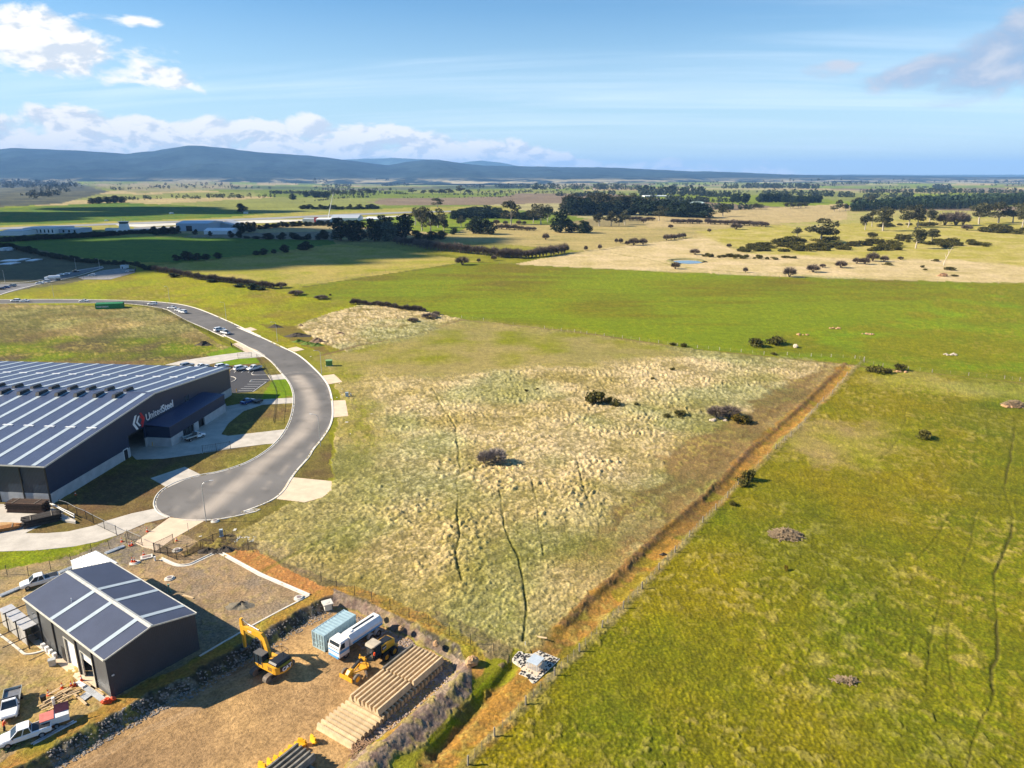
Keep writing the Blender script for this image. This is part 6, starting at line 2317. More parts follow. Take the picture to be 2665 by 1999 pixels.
    row('thorn', e5, [(1840, 655, 75, 130), (1930, 650, 70, 140)], 'purple leafless thicket near the scorched margin', 'purple thicket')
    tree_at('gold', e5(1972, 692), 62 / 2.765, 95 / 2.765, 'yellow green gorse in front of the purple thicket')
    tree_at('gorse', e5(2035, 692), 55 / 2.765, 90 / 2.765, 'dark gorse right of the yellow green one')
    row('grey', e5, [(165, 992, 108, 96)], 'grey leafless bush, left one of two in the tussock paddock', None)
    row('grey', e5, [(255, 985, 112, 150)], 'broad grey leafless bush, right one of two in the tussock paddock', None)
    row('gorse', e5, [(1525, 317, 24, 34), (1380, 386, 26, 22), (1265, 566, 24, 32), (466, 470, 18, 24), (550, 458, 16, 24)], 'tiny gorse seedling in the tussock', 'gorse seedlings in the tussock')
    row('gorse', e7, [(105, 105, 62, 66), (60, 128, 40, 60), (10, 240, 26, 40)], 'dark gorse growing through the ditch fence', 'gorse on the ditch fence')
    row('gold', e7, [(300, 590, 30, 20)], 'orange leafed sapling alone in the pasture', None)
    hedge('thorn', c5, [(985, 290), (1200, 300), (1440, 335), (1600, 352)], 26, 34, 42, 'low brown brush along the fence between rank grass and bright crop', 'low brush along the crop fence', .35)
    row('thorn', c5, [(540, 215, 36, 110), (745, 248, 30, 100), (820, 222, 16, 20), (1500, 435, 30, 80), (1640, 405, 38, 120), (1690, 380, 30, 60), (1540, 335, 30, 40)], 'low dark brush heap beside the rank dry grass', 'brush heaps beside the rank grass')
    # airport edge hedge and trees
    hedge('pine', i1, [(0, 385), (200, 380), (700, 350), (1300, 320), (1690, 295)], 42, 66, 82, 'dark hedge tree screening the airport terminal', 'hedge screening the airport', .15)
    hedge('pine', i1, [(1700, 285), (1900, 270), (2210, 265)], 12, 52, 75, 'dark tree right of the control tower', 'trees right of the control tower', .2)
    hedge('pine', i2, [(0, 230), (150, 222), (290, 215)], 8, 75, 75, 'dark tree left of the pale hangars', 'trees left of the pale hangars', .2)
    row('pine', i2, [(890, 258, 70, 65), (985, 262, 70, 70), (1020, 205, 110, 90), (960, 200, 100, 80), (1100, 200, 110, 90), (1150, 190, 100, 70), (655, 240, 50, 40), (480, 225, 55, 45), (1070, 268, 28, 70), (1180, 272, 30, 90), (1310, 278, 62, 110)], 'dark tree just right of the pale hangars', 'trees right of the pale hangars')
    hedge('pine', i2, [(1200, 165), (1500, 135), (1800, 122), (2030, 118)], 16, 50, 68, 'low dark hedge tree behind the grey field', 'hedge behind the grey field', .2)
    hedge('pine', i1, [(20, 470), (200, 490), (500, 560), (800, 620), (1080, 665), (1400, 700)], 26, 62, 85, 'dark shrub in the hedge above the side street', 'hedge above the side street', .35)
    hedge('pine', i1, [(1450, 700), (1700, 715), (1900, 715), (2130, 790), (2190, 800)], 14, 50, 75, 'dark shrub behind the fenced gravel yard', 'shrubs behind the gravel yard', .3)
    # distant belts
    row('pine', c6, [(2040, 15, 1, 1)][:0], '', '')
    row('pine', e1, [(310, 200, 42, 55), (375, 205, 42, 50), (415, 203, 45, 60), (460, 205, 48, 70)], 'dark tree in the far clump beyond the runway', 'far clump beyond the runway')
    row('gum', e1, [(530, 190, 50, 60), (570, 192, 45, 60), (620, 190, 38, 50), (690, 190, 45, 60), (755, 182, 42, 40), (815, 185, 48, 60), (860, 183, 35, 60)], 'tree in the far row beyond the runway', 'far tree row beyond the runway')
    row('pine', e1, [(200, 222, 45, 50)], 'lone dark tree on the hillside beyond the runway', None)
    tree_at('gum', e1(1385, 285), 66 / 3.16, 82 / 3.16, 'large round tree standing alone in the far green field')
    row('gum', e1, [(1180, 172, 38, 60), (1270, 175, 30, 60), (1345, 178, 35, 70), (1420, 178, 36, 70), (1480, 178, 40, 70), (1575, 172, 60, 60), (1640, 172, 30, 70)], 'grey tree around the far farmstead', 'trees around the far farmstead')
    hedge('pine', e1, [(270, 298), (450, 300), (700, 300), (900, 295)], 18, 28, 45, 'low shrub in the row along the runway edge', 'shrub row along the runway', .4)
    row('pine', c6, [(1655, -2, 1, 1)][:0], '', '')
    tree_at('pine', D(523, 458), 20, 22, 'dark round tree alone beside the runway')
    row('pine', D, [(200, 440, 11, 16), (215, 440, 13, 18), (232, 439, 13, 18), (248, 438, 14, 18), (262, 438, 12, 16)], 'dark tree in the clump on the left hill brow', 'clump on the left hill brow')
    gb = 'dark plantation blocks beyond the pale field'
    hedge('pine', e3, [(25, 243), (280, 243)], 14, 62, 42, 'dark tree in the left plantation block beyond the pale field', gb, .1)
    hedge('pine', e3, [(300, 247), (540, 245)], 13, 52, 42, 'dark tree in the right plantation block beyond the pale field', 'right plantation block', .1)
    hedge('gum', e3, [(240, 292), (430, 290)], 6, 46, 48, 'tree in the low clump below the plantation blocks', 'low clump below the blocks', .2)
    row('gum', e3, [(690, 312, 76, 66), (650, 318, 42, 50), (745, 312, 50, 50)], 'gum tree at the left corner of the pine plantation', 'gums at the corner of the plantation')
    hedge('gum', e3, [(790, 270), (870, 258), (990, 245)], 7, 48, 52, 'gum tree behind the left corner of the plantation', 'gums behind the plantation corner', .2)
    hedge('gum', e3, [(0, 300), (60, 298)], 3, 40, 50, 'small gum at the field edge left of the low clump', 'small gums left of the low clump')
    row('pine', e2, [(1920, 245, 68, 48), (1960, 246, 70, 50), (2005, 246, 70, 52), (2035, 246, 66, 46)], 'tree in the square dark block beyond the belt', 'square dark tree block')
    # pine plantation: front row as trees, the mass behind as one wood
    hedge('plant', e3, [(785, 318), (1000, 312), (1360, 298), (1640, 300), (1900, 280), (2212, 258)], 95, 66, 26, 'pine in the front row of the dark plantation at the right', 'front row of the pine plantation', .14)
    far_lumps('pine_plantation_wood', [(e3, [(800, 300), (1360, 285), (1900, 268), (2212, 246)], 150, 62, 4), (e3, [(830, 285), (1400, 268), (1900, 250), (2212, 232)], 170, 60, 5), (e3, [(1000, 262), (1500, 245), (2212, 215)], 170, 50, 5), (e3, [(1150, 240), (1600, 220), (2212, 200)], 150, 38, 4)], L_PINE, 3)
    rb = random.Random(44)
    RANDB = []
    for _ in range(70):
        yy = rb.uniform(386, 424)
        x0 = rb.uniform(-40, 2200)
        ln = rb.uniform(30, 190)
        RANDB.append((D, [(x0, yy), (x0 + ln, yy + rb.uniform(-3, 3))], int(ln / 5.5), rb.uniform(3.0, 7.5) * (yy - 372) / 40, 1.5))
    RANDB.append((D, [(-20, 400), (60, 398), (150, 408), (60, 425)], 120, 9, 8))
    far_lumps('far_woodland', [
        (e3, [(60, 185), (400, 188), (820, 200)], 70, 46, 5), (e3, [(860, 165), (1340, 162)], 60, 30, 4), (e3, [(900, 205), (1300, 200)], 50, 35, 5), (e3, [(1350, 160), (1700, 165), (2212, 168)], 90, 34, 5), (e3, [(1480, 140), (1610, 140)], 24, 40, 6),
        (e3, [(0, 125), (520, 128)], 70, 42, 4), (e3, [(560, 90), (1100, 92)], 40, 22, 4), (e3, [(1100, 62), (2212, 85)], 90, 22, 6), (e3, [(0, 75), (900, 60)], 60, 18, 6),
        (e2, [(260, 135), (700, 130), (1160, 140)], 90, 42, 5), (e2, [(1160, 180), (1420, 175), (1690, 185)], 80, 60, 8), (e2, [(1690, 195), (1900, 195)], 40, 42, 5), (e2, [(1040, 240), (1400, 235), (1690, 242)], 60, 46, 4), (e2, [(1520, 240), (1890, 240)], 40, 38, 4),
        (e2, [(0, 120), (240, 122)], 30, 30, 4), (e2, [(460, 190), (560, 192)], 10, 26, 2), (e2, [(625, 195), (755, 192)], 14, 36, 2), (e2, [(1830, 130), (2200, 120)], 40, 35, 5), (e2, [(1230, 98), (1600, 95)], 40, 14, 2), (e2, [(1700, 295), (1880, 300), (2160, 300)], 34, 46, 4),
        (e1, [(0, 172), (410, 170)], 70, 24, 3), (e1, [(820, 66), (1340, 72)], 70, 20, 2), (e1, [(930, 108), (1160, 105)], 34, 22, 2), (e1, [(1640, 80), (1950, 82)], 44, 24, 2), (e1, [(1980, 88), (2120, 90)], 24, 28, 2), (e1, [(430, 105), (680, 115)], 24, 20, 6), (e1, [(1600, 118), (1770, 122)], 20, 24, 3), (e1, [(1860, 125), (2212, 125)], 40, 32, 4), (e1, [(900, 170), (1140, 178)], 24, 22, 3),
        (e1, [(0, 60), (400, 40), (520, 22)], 60, 20, 5), (e1, [(1100, 205), (2000, 200)], 60, 10, 3), (e1, [(270, 245), (600, 210), (860, 200)], 60, 14, 2),
        (D, [(0, 405), (100, 400), (180, 405)], 60, 9, 6), (D, [(240, 432), (420, 428), (600, 425)], 90, 7, 2), (D, [(300, 405), (500, 402)], 40, 6, 4), (D, [(560, 392), (800, 388), (1100, 388)], 60, 5, 4),
    ] + RANDB, leafmat('far_leaves', (.020, .034, .016), hue=(.045, .055, .028)), 5)


build_trees()
print('trees', _tn[0])

# ---------------------------------------------------------------- fences
TIMBER = M('grey_timber', (.27, .23, .18), .9, 0, .25, 3, .2)
WIRE = M('fence_wire', (.18, .18, .17), .5, .5, .1)
GALV = M('galvanised', (.50, .51, .52), .45, .5, .1)


def shared(parent, name, me, loc, rz=0.0, sc=None):
    o = bpy.data.objects.new(name, me)
    o.location, o.rotation_euler = loc, (0, 0, rz)
    if sc:
        o.scale = sc
    col.objects.link(o)
    o.parent = parent
    return o


def wire_fence(label, pts, h=1.1, nwire=5, drop=3, post=None, group=None):
    """timber posts at the given ground points, thin droppers between, strained wires"""
    rt = root('post_and_wire_fence', label, 'fence', pts[0], 0, group)
    o0 = Vector(pts[0])
    m = MB(); pr = .05 if post is BLACKS else .12
    m.cyl((0, 0, -.3), (0, 0, h), pr, pr * .9, 7); pm = m.mesh('post', post or TIMBER)
    m = MB(); m.box((0, 0, h * .5), (.05, .05, h)); dm = m.mesh('dropper', post or TIMBER)
    rn = random.Random(len(pts))
    for i, p in enumerate(pts):
        q = shared(rt, 'post', pm, Vector(p) - o0, rn.uniform(0, 3))
        q.rotation_euler = (rn.uniform(-.05, .05), rn.uniform(-.05, .05), 0)
        if i < len(pts) - 1:
            for k in range(drop):
                w = Vector(p).lerp(Vector(pts[i + 1]), (k + 1) / (drop + 1)) - o0
                shared(rt, 'dropper', dm, w, .3)
    for k in range(nwire):
        m = MB()
        z = h * (.15 + .8 * k / max(1, nwire - 1))
        for i in range(len(pts) - 1):
            a, b = Vector(pts[i]) - o0, Vector(pts[i + 1]) - o0
            m.bar(a + Vector((0, 0, z)), b + Vector((0, 0, z)), .012)
        m.build('wire', WIRE, rt)
    return rt


def mesh_fence(label, pts, h=1.8, name='security_fence', pickets=.13, group=None, rail=BLACKS, cat='fence', top=True, posts=True, pk=.022):
    """black steel fence: posts, rails and closely set uprights"""
    rt = root(name, label, cat, pts[0], 0, group)
    o0 = Vector(pts[0])
    m = MB(); m.box((0, 0, h / 2 + .05), (.08, .08, h + .1)); pm = m.mesh('post', BLACKS)
    if posts:
        for p in pts:
            shared(rt, 'post', pm, Vector(p) - o0)
    for i in range(len(pts) - 1):
        a, b = Vector(pts[i]) - o0, Vector(pts[i + 1]) - o0
        for z in (h * .97, .15):
            if z > 1 or top:
                m = MB(); m.bar(a + Vector((0, 0, z)), b + Vector((0, 0, z)), .05); m.build('rail', rail if z > 1 else BLACKS, rt)
        if pickets:
            m = MB()
            n = max(2, int((b - a).length / pickets))
            for k in range(1, n):
                q = a.lerp(b, k / n)
                m.bar(q + Vector((0, 0, .12)), q + Vector((0, 0, h)), pk, pk)
            m.build('upright', BLACKS, rt, 'stuff')
    return rt


def G3(crop, pts, z=0.0):
    return [g(crop(*p), z) for p in pts]


def build_fences():
    wire_fence('grey timber post and wire fence beside the orange channel', G3(e6, [(40, 1645), (193, 1480), (373, 1297), (540, 1130), (683, 990), (813, 855), (935, 740), (1043, 628), (1140, 518), (1232, 418), (1315, 330), (1393, 245), (1468, 170), (1535, 100), (1597, 25)]) + G3(e4, [(345, 1210), (410, 1150), (458, 1115), (515, 1060), (565, 1005), (610, 950), (655, 900), (700, 850), (770, 795), (810, 740), (845, 710), (880, 660), (1005, 550)]), 1.35, 5, 3)
    wire_fence('pale post and wire fence between tussock paddock and bright crop', G3(c5, [(1900, 405), (2080, 425)]) + G3(e5, [(600, 15), (720, 30), (815, 40), (905, 52), (1030, 68), (1160, 85), (1285, 100), (1420, 118), (1555, 140), (1700, 155), (1860, 170), (2015, 185)]) + G3(e4, [(255, 500), (430, 505), (610, 515), (760, 520), (940, 530), (1010, 540)]), 1.2, 4, 1, M('pale_timber', (.42, .38, .31), .9, 0, .2))
    wire_fence('post and wire fence along the top of the green pasture', G3(e4, [(1010, 560), (1150, 590), (1340, 615), (1520, 635), (1795, 660), (2065, 685), (2180, 698), (2300, 710)]), 1.2, 4, 1)
    wire_fence('straight fence between stubble and bright crop', G3(e1, [(255, 935), (400, 908), (520, 888), (640, 868), (760, 848), (850, 832), (960, 815), (1080, 800), (1200, 785), (1320, 772), (1440, 765), (1540, 755)]), 1.2, 4, 2)
    wire_fence('far fence along the upper edge of the bright crop', G3(e2, [(0, 748), (300, 768), (600, 785), (900, 800), (1200, 815), (1500, 832), (1800, 845), (2100, 856)]) + G3(e3, [(200, 862), (600, 876), (1000, 890), (1500, 905), (2000, 915)]), 1.2, 4, 2)
    # dark mesh fence round the earthworks
    bl = G3(h6, [(1645, 395), (2010, 560)]) + G3(c2, [(1062, 45), (1190, 90), (1335, 158), (1480, 216), (1628, 276), (1785, 346), (1950, 412), (2115, 492)]) + G3(e6, [(55, 950), (190, 1010), (290, 1060)])
    wire_fence('black mesh fence with thin posts between the rubble bank and the tussock paddock', bl, 1.9, 6, 0, BLACKS)
    wire_fence('thin black fence between the lawn strip and the site track', G3(c3, [(-60, 1110), (60, 1095), (235, 1105), (420, 1060), (590, 1000), (755, 915), (900, 880), (1040, 830)]), 1.8, 5, 0, BLACKS)
    # palisade and gates at the site entrance
    mesh_fence('black picket fence beside the site entrance', G3(h6, [(505, 605), (600, 618), (725, 668), (865, 722), (1040, 652), (1250, 560), (1450, 462), (1645, 395)]))
    mesh_fence('open black gate leaf standing across the concrete driveway', G3(h6, [(510, 600), (810, 455)]), 1.8, 'entrance_gate', .13, cat='gate')
    mesh_fence('black gate leaf on the left side of the site entrance', G3(h6, [(85, 390), (310, 492)]), 1.8, 'entrance_gate', .5, cat='gate', rail=GALV)
    mesh_fence('black sliding gate with pale rail across the exit driveway', G3(h5, [(1690, 712), (1885, 812), (2100, 915)]), 1.9, 'sliding_gate', .45, cat='gate', rail=GALV)
    mesh_fence('dark fence with pale top rail from the warehouse corner to the exit', G3(h5, [(1085, 440), (1230, 480), (1395, 575), (1560, 640), (1690, 712)]), 1.9, rail=GALV, pickets=.3)
    mesh_fence('black gate standing open on the warehouse forecourt', G3(c4, [(1298, 808), (1385, 795), (1475, 780)]), 1.8, 'forecourt_gate', .35, cat='gate')
    mesh_fence('dark mesh fence along the lawn beside the car park', G3(i7, [(1620, 545), (1760, 720), (1860, 905), (1950, 1100)]) + G3(c4, [(1772, 470), (1753, 620)]), 1.7, pickets=.8, pk=.012)
    mesh_fence('dark mesh fence between the dry paddock and the estate road', G3(c6, [(1012, 768), (1100, 778), (1185, 785), (1340, 830), (1500, 905), (1600, 960), (1720, 1010), (1820, 1070), (1900, 1105)]) + G3(i7, [(1200, 360), (1375, 440)]), 1.8, pickets=.3)
    mesh_fence('dark mesh gate at the top of the side driveway', G3(i7, [(1300, 540), (1530, 520)]), 1.8, 'side_gate', .5, cat='gate')
    mesh_fence('pale mesh fence round the far gravel yard', G3(c6, [(690, 560), (890, 565), (1000, 545), (1110, 505), (1120, 480), (1030, 455)]), 2.0, pickets=.6, rail=GALV)


# ---------------------------------------------------------------- street lamps
def build_lamps():
    m = MB(); m.tube([(0, 0, 0), (0, 0, 4.5), (0, 0, 7.2)], [.10, .08, .06], 8)
    pole = m.mesh('pole', GALV)
    m = MB(); m.tube([(0, 0, 7.2), (.12, 0, 7.7), (.55, 0, 8.05), (1.5, 0, 8.2)], [.06, .055, .05, .045], 8)
    arm = m.mesh('arm', GALV)
    m = MB(); loft(m, [ring8(1.4, .07, 8.15, 8.25, .03), ring8(1.6, .16, 8.13, 8.26, .04), ring8(2.15, .10, 8.17, 8.25, .03)])
    head = m.mesh('lamp_head', M('lamp_grey', (.55, .55, .54), .4))
    spots = [(c3(1696, 656), 20, 'grey street lamp at the edge of the turning circle'), (c4(2050, 765), 175, 'grey street lamp on the outside of the road bend'), (c5(750, 866), 200, 'grey street lamp near the green power kiosk'),
             (c5(386, 600), 215, 'grey street lamp beside the dark soil heaps'), (c6(1861, 890), 220, 'grey street lamp beside the upper road straight'), (c6(1395, 742), 250, 'grey street lamp right of the green containers'),
             (i1(76, 985), -60, 'street lamp at the left edge by the side street'), (i1(1097, 785), -60, 'street lamp by the bright kerbs of the side street'), (i1(1440, 795), 200, 'street lamp left of the fenced gravel yard'), (c6(445, 712), 270, 'street lamp behind the far left pair of cars')]
    for px, rz, lb in spots:
        v = g(px)
        rt = root('street_lamp', lb, 'street lamp', (v.x, v.y, 0), R(rz), 'street lamps')
        shared(rt, 'pole', pole, (0, 0, 0)); shared(rt, 'arm', arm, (0, 0, 0)); shared(rt, 'lamp_head', head, (0, 0, 0))


# ---------------------------------------------------------------- small things
def cone_at(px, label, z=0.0, tip=0.0):
    v = g(px, z)
    rt = root('traffic_cone', label, 'traffic cone', (v.x, v.y, z), 0, 'traffic cones')
    if not hasattr(cone_at, 'me'):
        m = MB(); m.box((0, 0, .03), (.40, .40, .06)); m.cyl((0, 0, .06), (0, 0, .36), .16, .10, 10); m.cyl((0, 0, .52), (0, 0, .78), .065, .03, 10)
        a = m.mesh('cone_body', ORANGE)
        m = MB(); m.cyl((0, 0, .36), (0, 0, .52), .10, .065, 10)
        cone_at.me = (a, m.mesh('reflective_band', M('reflective_white', (.8, .8, .8), .4)))
    shared(rt, 'cone_body', cone_at.me[0], (0, 0, 0)); shared(rt, 'reflective_band', cone_at.me[1], (0, 0, 0))
    rt.rotation_euler = (tip, 0, 0)
    rt.scale = (1.15,) * 3


def one(name, label, cat, mb, mat, loc=(0, 0, 0), rz=0.0, group=None):
    o = mb.build(name, mat)
    o.location, o.rotation_euler = loc, (0, 0, rz)
    return tag(o, label, cat, group)


def manhole(px, label, r=.75, z=0.0, square=False):
    v = g(px, z)
    rt = root('manhole', label, 'manhole', v)
    m = MB()
    if square:
        m.box((0, 0, .12), (1.9, 1.3, .3), rz=.5)
    else:
        m.cyl((0, 0, 0), (0, 0, .16), r, n=20); m.cyl((0, 0, .16), (0, 0, .3), r * .72, n=20)
    m.build('concrete_surround', KERB, rt)
    m = MB()
    if square:
        m.box((0, 0, .28), (1.3, .75, .03), rz=.5)
    else:
        m.cyl((0, 0, .3), (0, 0, .33), r * .45, n=16)
    m.build('cover', M('iron_cover', (.22, .17, .16), .7), rt)


def heap(px, rx, ry, hz, label, mat, name='soil_heap', cat='heap', z=0.0, rz=0.0, seed=1, n=26):
    """uneven mound with a ragged edge"""
    v = g(px, z) if not isinstance(px, Vector) else px
    rn = random.Random(seed)
    m = MB()
    vs, fs = [], []
    rings = 9
    ph = [rn.uniform(0, 6.28) for _ in range(6)]
    for j in range(rings + 1):
        t = j / rings
        for i in range(n):
            a = 2 * math.pi * i / n
            k = 1 + .16 * math.sin(2 * a + ph[0]) + .10 * math.sin(5 * a + ph[1]) + .06 * math.sin(9 * a + ph[2])
            hh = hz * (math.cos(t * math.pi) * .5 + .5) * (1 + .25 * math.sin(3 * a + ph[3] + t * 4) + rn.uniform(-.13, .13))
            vs.append((math.cos(a) * rx * t * k, math.sin(a) * ry * t * k, hh if j < rings else -.12))
    for j in range(rings):
        for i in range(n):
            l = (i + 1) % n
            fs.append((j * n + i, j * n + l, (j + 1) * n + l, (j + 1) * n + i))
    m.add(vs, fs)
    return one(name, label, cat, m, mat, v, rz)


def stick_pile(px, rx, ry, hz, n, label, mat, name, z=0.0, L=(.8, 2.2), w=(.05, .12), seed=1, rz=None, cat='pile', kind_len=None):
    v = g(px, z)
    rn = random.Random(seed)
    rt = root(name, label, cat, v)
    m = MB()
    for _ in range(n):
        a, q = rn.uniform(0, 6.28), math.sqrt(rn.uniform(0, 1))
        c = Vector((math.cos(a) * rx * q, math.sin(a) * ry * q, 0))
        zz = hz * (1 - q * q) * rn.uniform(.2, 1) + .05
        l = rn.uniform(*L)
        d = rn.uniform(0, 3.14) if rz is None else rz + rn.uniform(-.25, .25)
        u = Vector((math.cos(d), math.sin(d), rn.uniform(-.2, .2))) * l / 2
        m.bar(c - u + Vector((0, 0, zz)), c + u + Vector((0, 0, zz)), rn.uniform(*w), rn.uniform(*w) * .7)
    m.build('sticks', mat, rt, 'stuff')
    return rt


def bundle(px, L, W, H, nx, nz, rz, label, mat, name='steel_bundle', z=0.03, ragged=.4, seed=2):
    """stack of long steel lengths with packers"""
    v = g(px, z)
    rn = random.Random(seed)
    rt = root(name, label, 'stack', v, rz)
    for k in range(nz):
        for i in range(nx):
            o = rn.uniform(-ragged, ragged)
            m = MB()
            m.bar((-L / 2 + o, -W / 2 + W * (i + .5) / nx, H * (k + .5) / nz), (L / 2 + o, -W / 2 + W * (i + .5) / nx, H * (k + .5) / nz), W / nx * .8, H / nz * .72)
            m.build('steel_length', mat, rt)
    for x in (-L * .3, L * .3):
        m = MB(); m.bar((x, -W / 2 - .02, H + .04), (x, W / 2 + .02, H + .04), .1, .06); m.build('packer', TIMBER, rt)
    return rt


def build_small():
    soil = M('dark_soil', (.060, .048, .036), .95, 0, .3, 2, .6)
    soil2 = M('grey_soil', (.17, .145, .105), .95, 0, .25, 2, .6)
    spoil = M('brown_soil', (.19, .125, .08), .95, 0, .3, 2, .6)
    stone = M('orange_stone', (.42, .25, .12), .9, 0, .25, 2, .4)
    pale = M('pale_stone', (.48, .40, .31), .9, 0, .25, 2, .4)
    for px, lb in ((h6(390, 272), 'traffic cone on the concrete driveway inside the left gate'), (h6(858, 425), 'traffic cone on the grass right of the open gate leaf'), (h6(148, 485), 'traffic cone by the left gate post, right of two'), (h6(108, 503), 'traffic cone by the left gate post, left of two'),
                   (h6(335, 650), 'traffic cone behind the square pit lid'), (h1(1120, 632), 'traffic cone beside the building rubble, upper one'), (h1(875, 758), 'traffic cone left of the timber pile'), (h1(1285, 600), 'traffic cone at the head of the timber pile'),
                   (h1(1350, 585), 'traffic cone right of the one at the head of the timber pile'), (h1(1470, 500), 'traffic cone against the shed wall'), (h5(2195, 1040), 'traffic cone at the end of the pipe bundle'), (h5(170, 480), 'traffic cone beside the rusty steel stack'), (h5(1360, 205), 'traffic cone in the shade of the warehouse wall')):
        cone_at(px, lb)
    for px, lb in ((h6(150, 752), 'traffic cone on the round manhole, left of two'), (h6(188, 752), 'traffic cone on the round manhole, right of two')):
        cone_at(px, lb, .32)
    manhole(h6(190, 775), 'round concrete manhole with two cones on it', .85)
    manhole(h6(745, 1025), 'round concrete manhole in the middle of the upper yard', .8)
    manhole(h6(380, 690), 'rectangular concrete pit lid near the gate', square=True)
    manhole(h6(1475, 105), 'round pit lid beside the turning circle lamp', .8)
    manhole(h6(862, 572), 'pit ring on the grass inside the picket fence', .8)
    manhole(c2(880, 182), 'round pit lid at the corner of the new kerb', .8)
    m = MB(); m.box((0, 0, .4), (1.1, 1.1, 1.0), rz=.5); m.box((0, 0, .98), (1.5, 1.5, .18), rz=.5); m.cyl((0, 0, 1.07), (0, 0, 1.12), .35, n=14)
    one('drain_riser', 'square concrete drain riser standing in the rocky bank', 'drain', m, KERB, g(c2(1115, 262), -1.0))
    # cabinets
    v = g(c5(812, 797))
    rt = root('power_kiosk', 'green metal power kiosk on the verge beside the road', 'kiosk', v, R(10))
    gm = M('kiosk_green', (.10, .25, .05), .6, 0, .1)
    m = MB(); m.box((0, 0, .95), (2.1, 1.5, 1.9)); m.build('housing', gm, rt)
    m = MB(); m.hull([(-1.15, -.85, 1.9), (1.15, -.85, 1.9), (1.15, .85, 1.9), (-1.15, .85, 1.9)], [(-1.05, -.7, 2.05), (1.05, -.7, 2.05), (1.05, .7, 2.12), (-1.05, .7, 2.12)]); m.build('roof', M('kiosk_roof', (.20, .36, .14), .6), rt)
    for s in (-1, 1):
        m = MB(); m.box((s * .5, -.77, .95), (.9, .04, 1.6)); m.build('door', gm, rt)
    m = MB(); m.box((0, 0, .05), (2.4, 1.8, .16)); m.build('plinth', KERB, rt)
    for px, sz, lb, nm in ((c5(958, 1050), (.9, .5, 1.3), 'pale blue grey service cabinet on the verge between the crossings', 'service_cabinet'), (c5(990, 1046), (.3, .3, .8), 'small service post beside the blue grey cabinet', 'service_post'), (h6(1578, 345), (.55, .45, 1.35), 'pale service cabinet at the fence corner', 'service_cabinet')):
        m = MB(); m.box((0, 0, sz[2] / 2), sz, rz=.2); m.box((0, 0, sz[2] + .03), (sz[0] * 1.1, sz[1] * 1.1, .06), rz=.2); m.box((0, 0, .04), (sz[0] * 1.3, sz[1] * 1.3, .1), rz=.2)
        one(nm, lb, 'cabinet', m, M('cabinet_grey', (.42, .50, .55), .6), g(px))
    m = MB(); m.cyl((0, 0, 0), (0, 0, .7), .14, n=12); m.cyl((0, 0, .7), (0, 0, .78), .17, n=12); one('white_pipe_stub', 'upright white pipe stub right of the rectangular pit lid', 'pipe', m, WHITE, g(h6(515, 735)))
    for i, (px, s) in enumerate(((c5(918, 1038), .3), (c5(918, 990), .25), (c5(875, 1058), .25), (c5(955, 1262), .5), (c5(1000, 1290), .3), (c5(985, 1358), .25), (c5(1228, 1024), .35), (c5(660, 722), .35), (c5(895, 945), .3), (c5(1160, 1195), .3), (h6(1240, 350), .3), (h6(1790, 245), .5))):
        m = MB(); m.box((0, 0, .06), (s * 1.6, s, .12), rz=i)
        one('pit_lid', 'small white service lid set in the verge beside the road', 'lid', m, KERB, g(px), 0, 'service lids in the verge')
    # heaps
    heap(c2(395, 245), 2.3, 1.6, .5, 'ring shaped heap of grey sand in the upper yard', soil2, seed=4)
    heap(c2(410, 235), 1.2, .8, .55, 'darker lump on the grey sand heap', soil, seed=5)
    heap(c3(1850, 895), 2.6, 1.3, .7, 'dark soil bank behind the picket fence', soil, seed=6)
    heap(c3(1720, 905), 2.4, 1.2, .7, 'dark soil bank at the end of the new kerb', soil, seed=7)
    for px, rx, ry, hz, lb, mt, sd in ((c5(560, 555), 6.0, 2.2, 1.2, 'long black soil heap beside the rank grass', soil, 8), (c5(370, 480), 3.6, 1.8, 1.1, 'black soil heap beside the road lamp', soil, 9), (c5(580, 470), 1.6, .9, .7, 'small brown heap right of the black one', spoil, 10),
                                       (c5(720, 600), 4.0, 2.0, 1.4, 'brown soil heap behind the grassy mounds', spoil, 11), (c5(900, 535), 2.6, 1.2, .8, 'brown heap in the rank grass', spoil, 12), (i7(720, 318), 3.6, 1.6, 1.5, 'black soil heap inside the bend of the fence', soil, 13), (e6(1165, 425), .6, .3, .25, 'dark clod lying in the orange channel', soil, 14)):
        heap(px, rx, ry, hz, lb, mt, seed=sd)
    gm2 = M('mound_grass', (.11, .17, .02), .95, 0, .3, 1.2, .6)
    for k, px in enumerate((c5(560, 600), c5(640, 620), c5(710, 632))):
        heap(px, 3.4, 1.5, .9, ('left', 'middle', 'right')[k] + ' grassy mound in the green row by the road', gm2, 'grass_mound', 'mound', seed=20 + k)
    stick_pile(e7(300, 405), 2.9, 2.0, 1.3, 420, 'large heap of cut grey branches in the green pasture', M('grey_branch', (.27, .195, .115), .9, 0, .3, 4), 'brush_heap', L=(.7, 2.0), w=(.06, .16), seed=3, cat='heap')
    stick_pile(e7(620, 1190), 1.7, .7, .55, 120, 'small low heap of dry branches in the lower pasture', M('grey_branch'), 'brush_heap', L=(.4, 1.2), w=(.05, .12), seed=4, cat='heap')
    stick_pile(e4(2140, 890), 3.0, 2.0, 1.9, 260, 'brushwood and stone heap at the right edge of the pasture', M('grey_branch'), 'brush_heap', L=(.8, 2.4), w=(.06, .16), seed=5, cat='heap')
    stick_pile(e3(1545, 850), 2.8, 2.0, 2.4, 120, 'heap of orange sawn logs on the dry slope', M('sawn_log', (.45, .27, .15), .9, 0, .3, 3), 'log_heap', L=(1.0, 3.0), w=(.25, .5), seed=6, cat='heap')
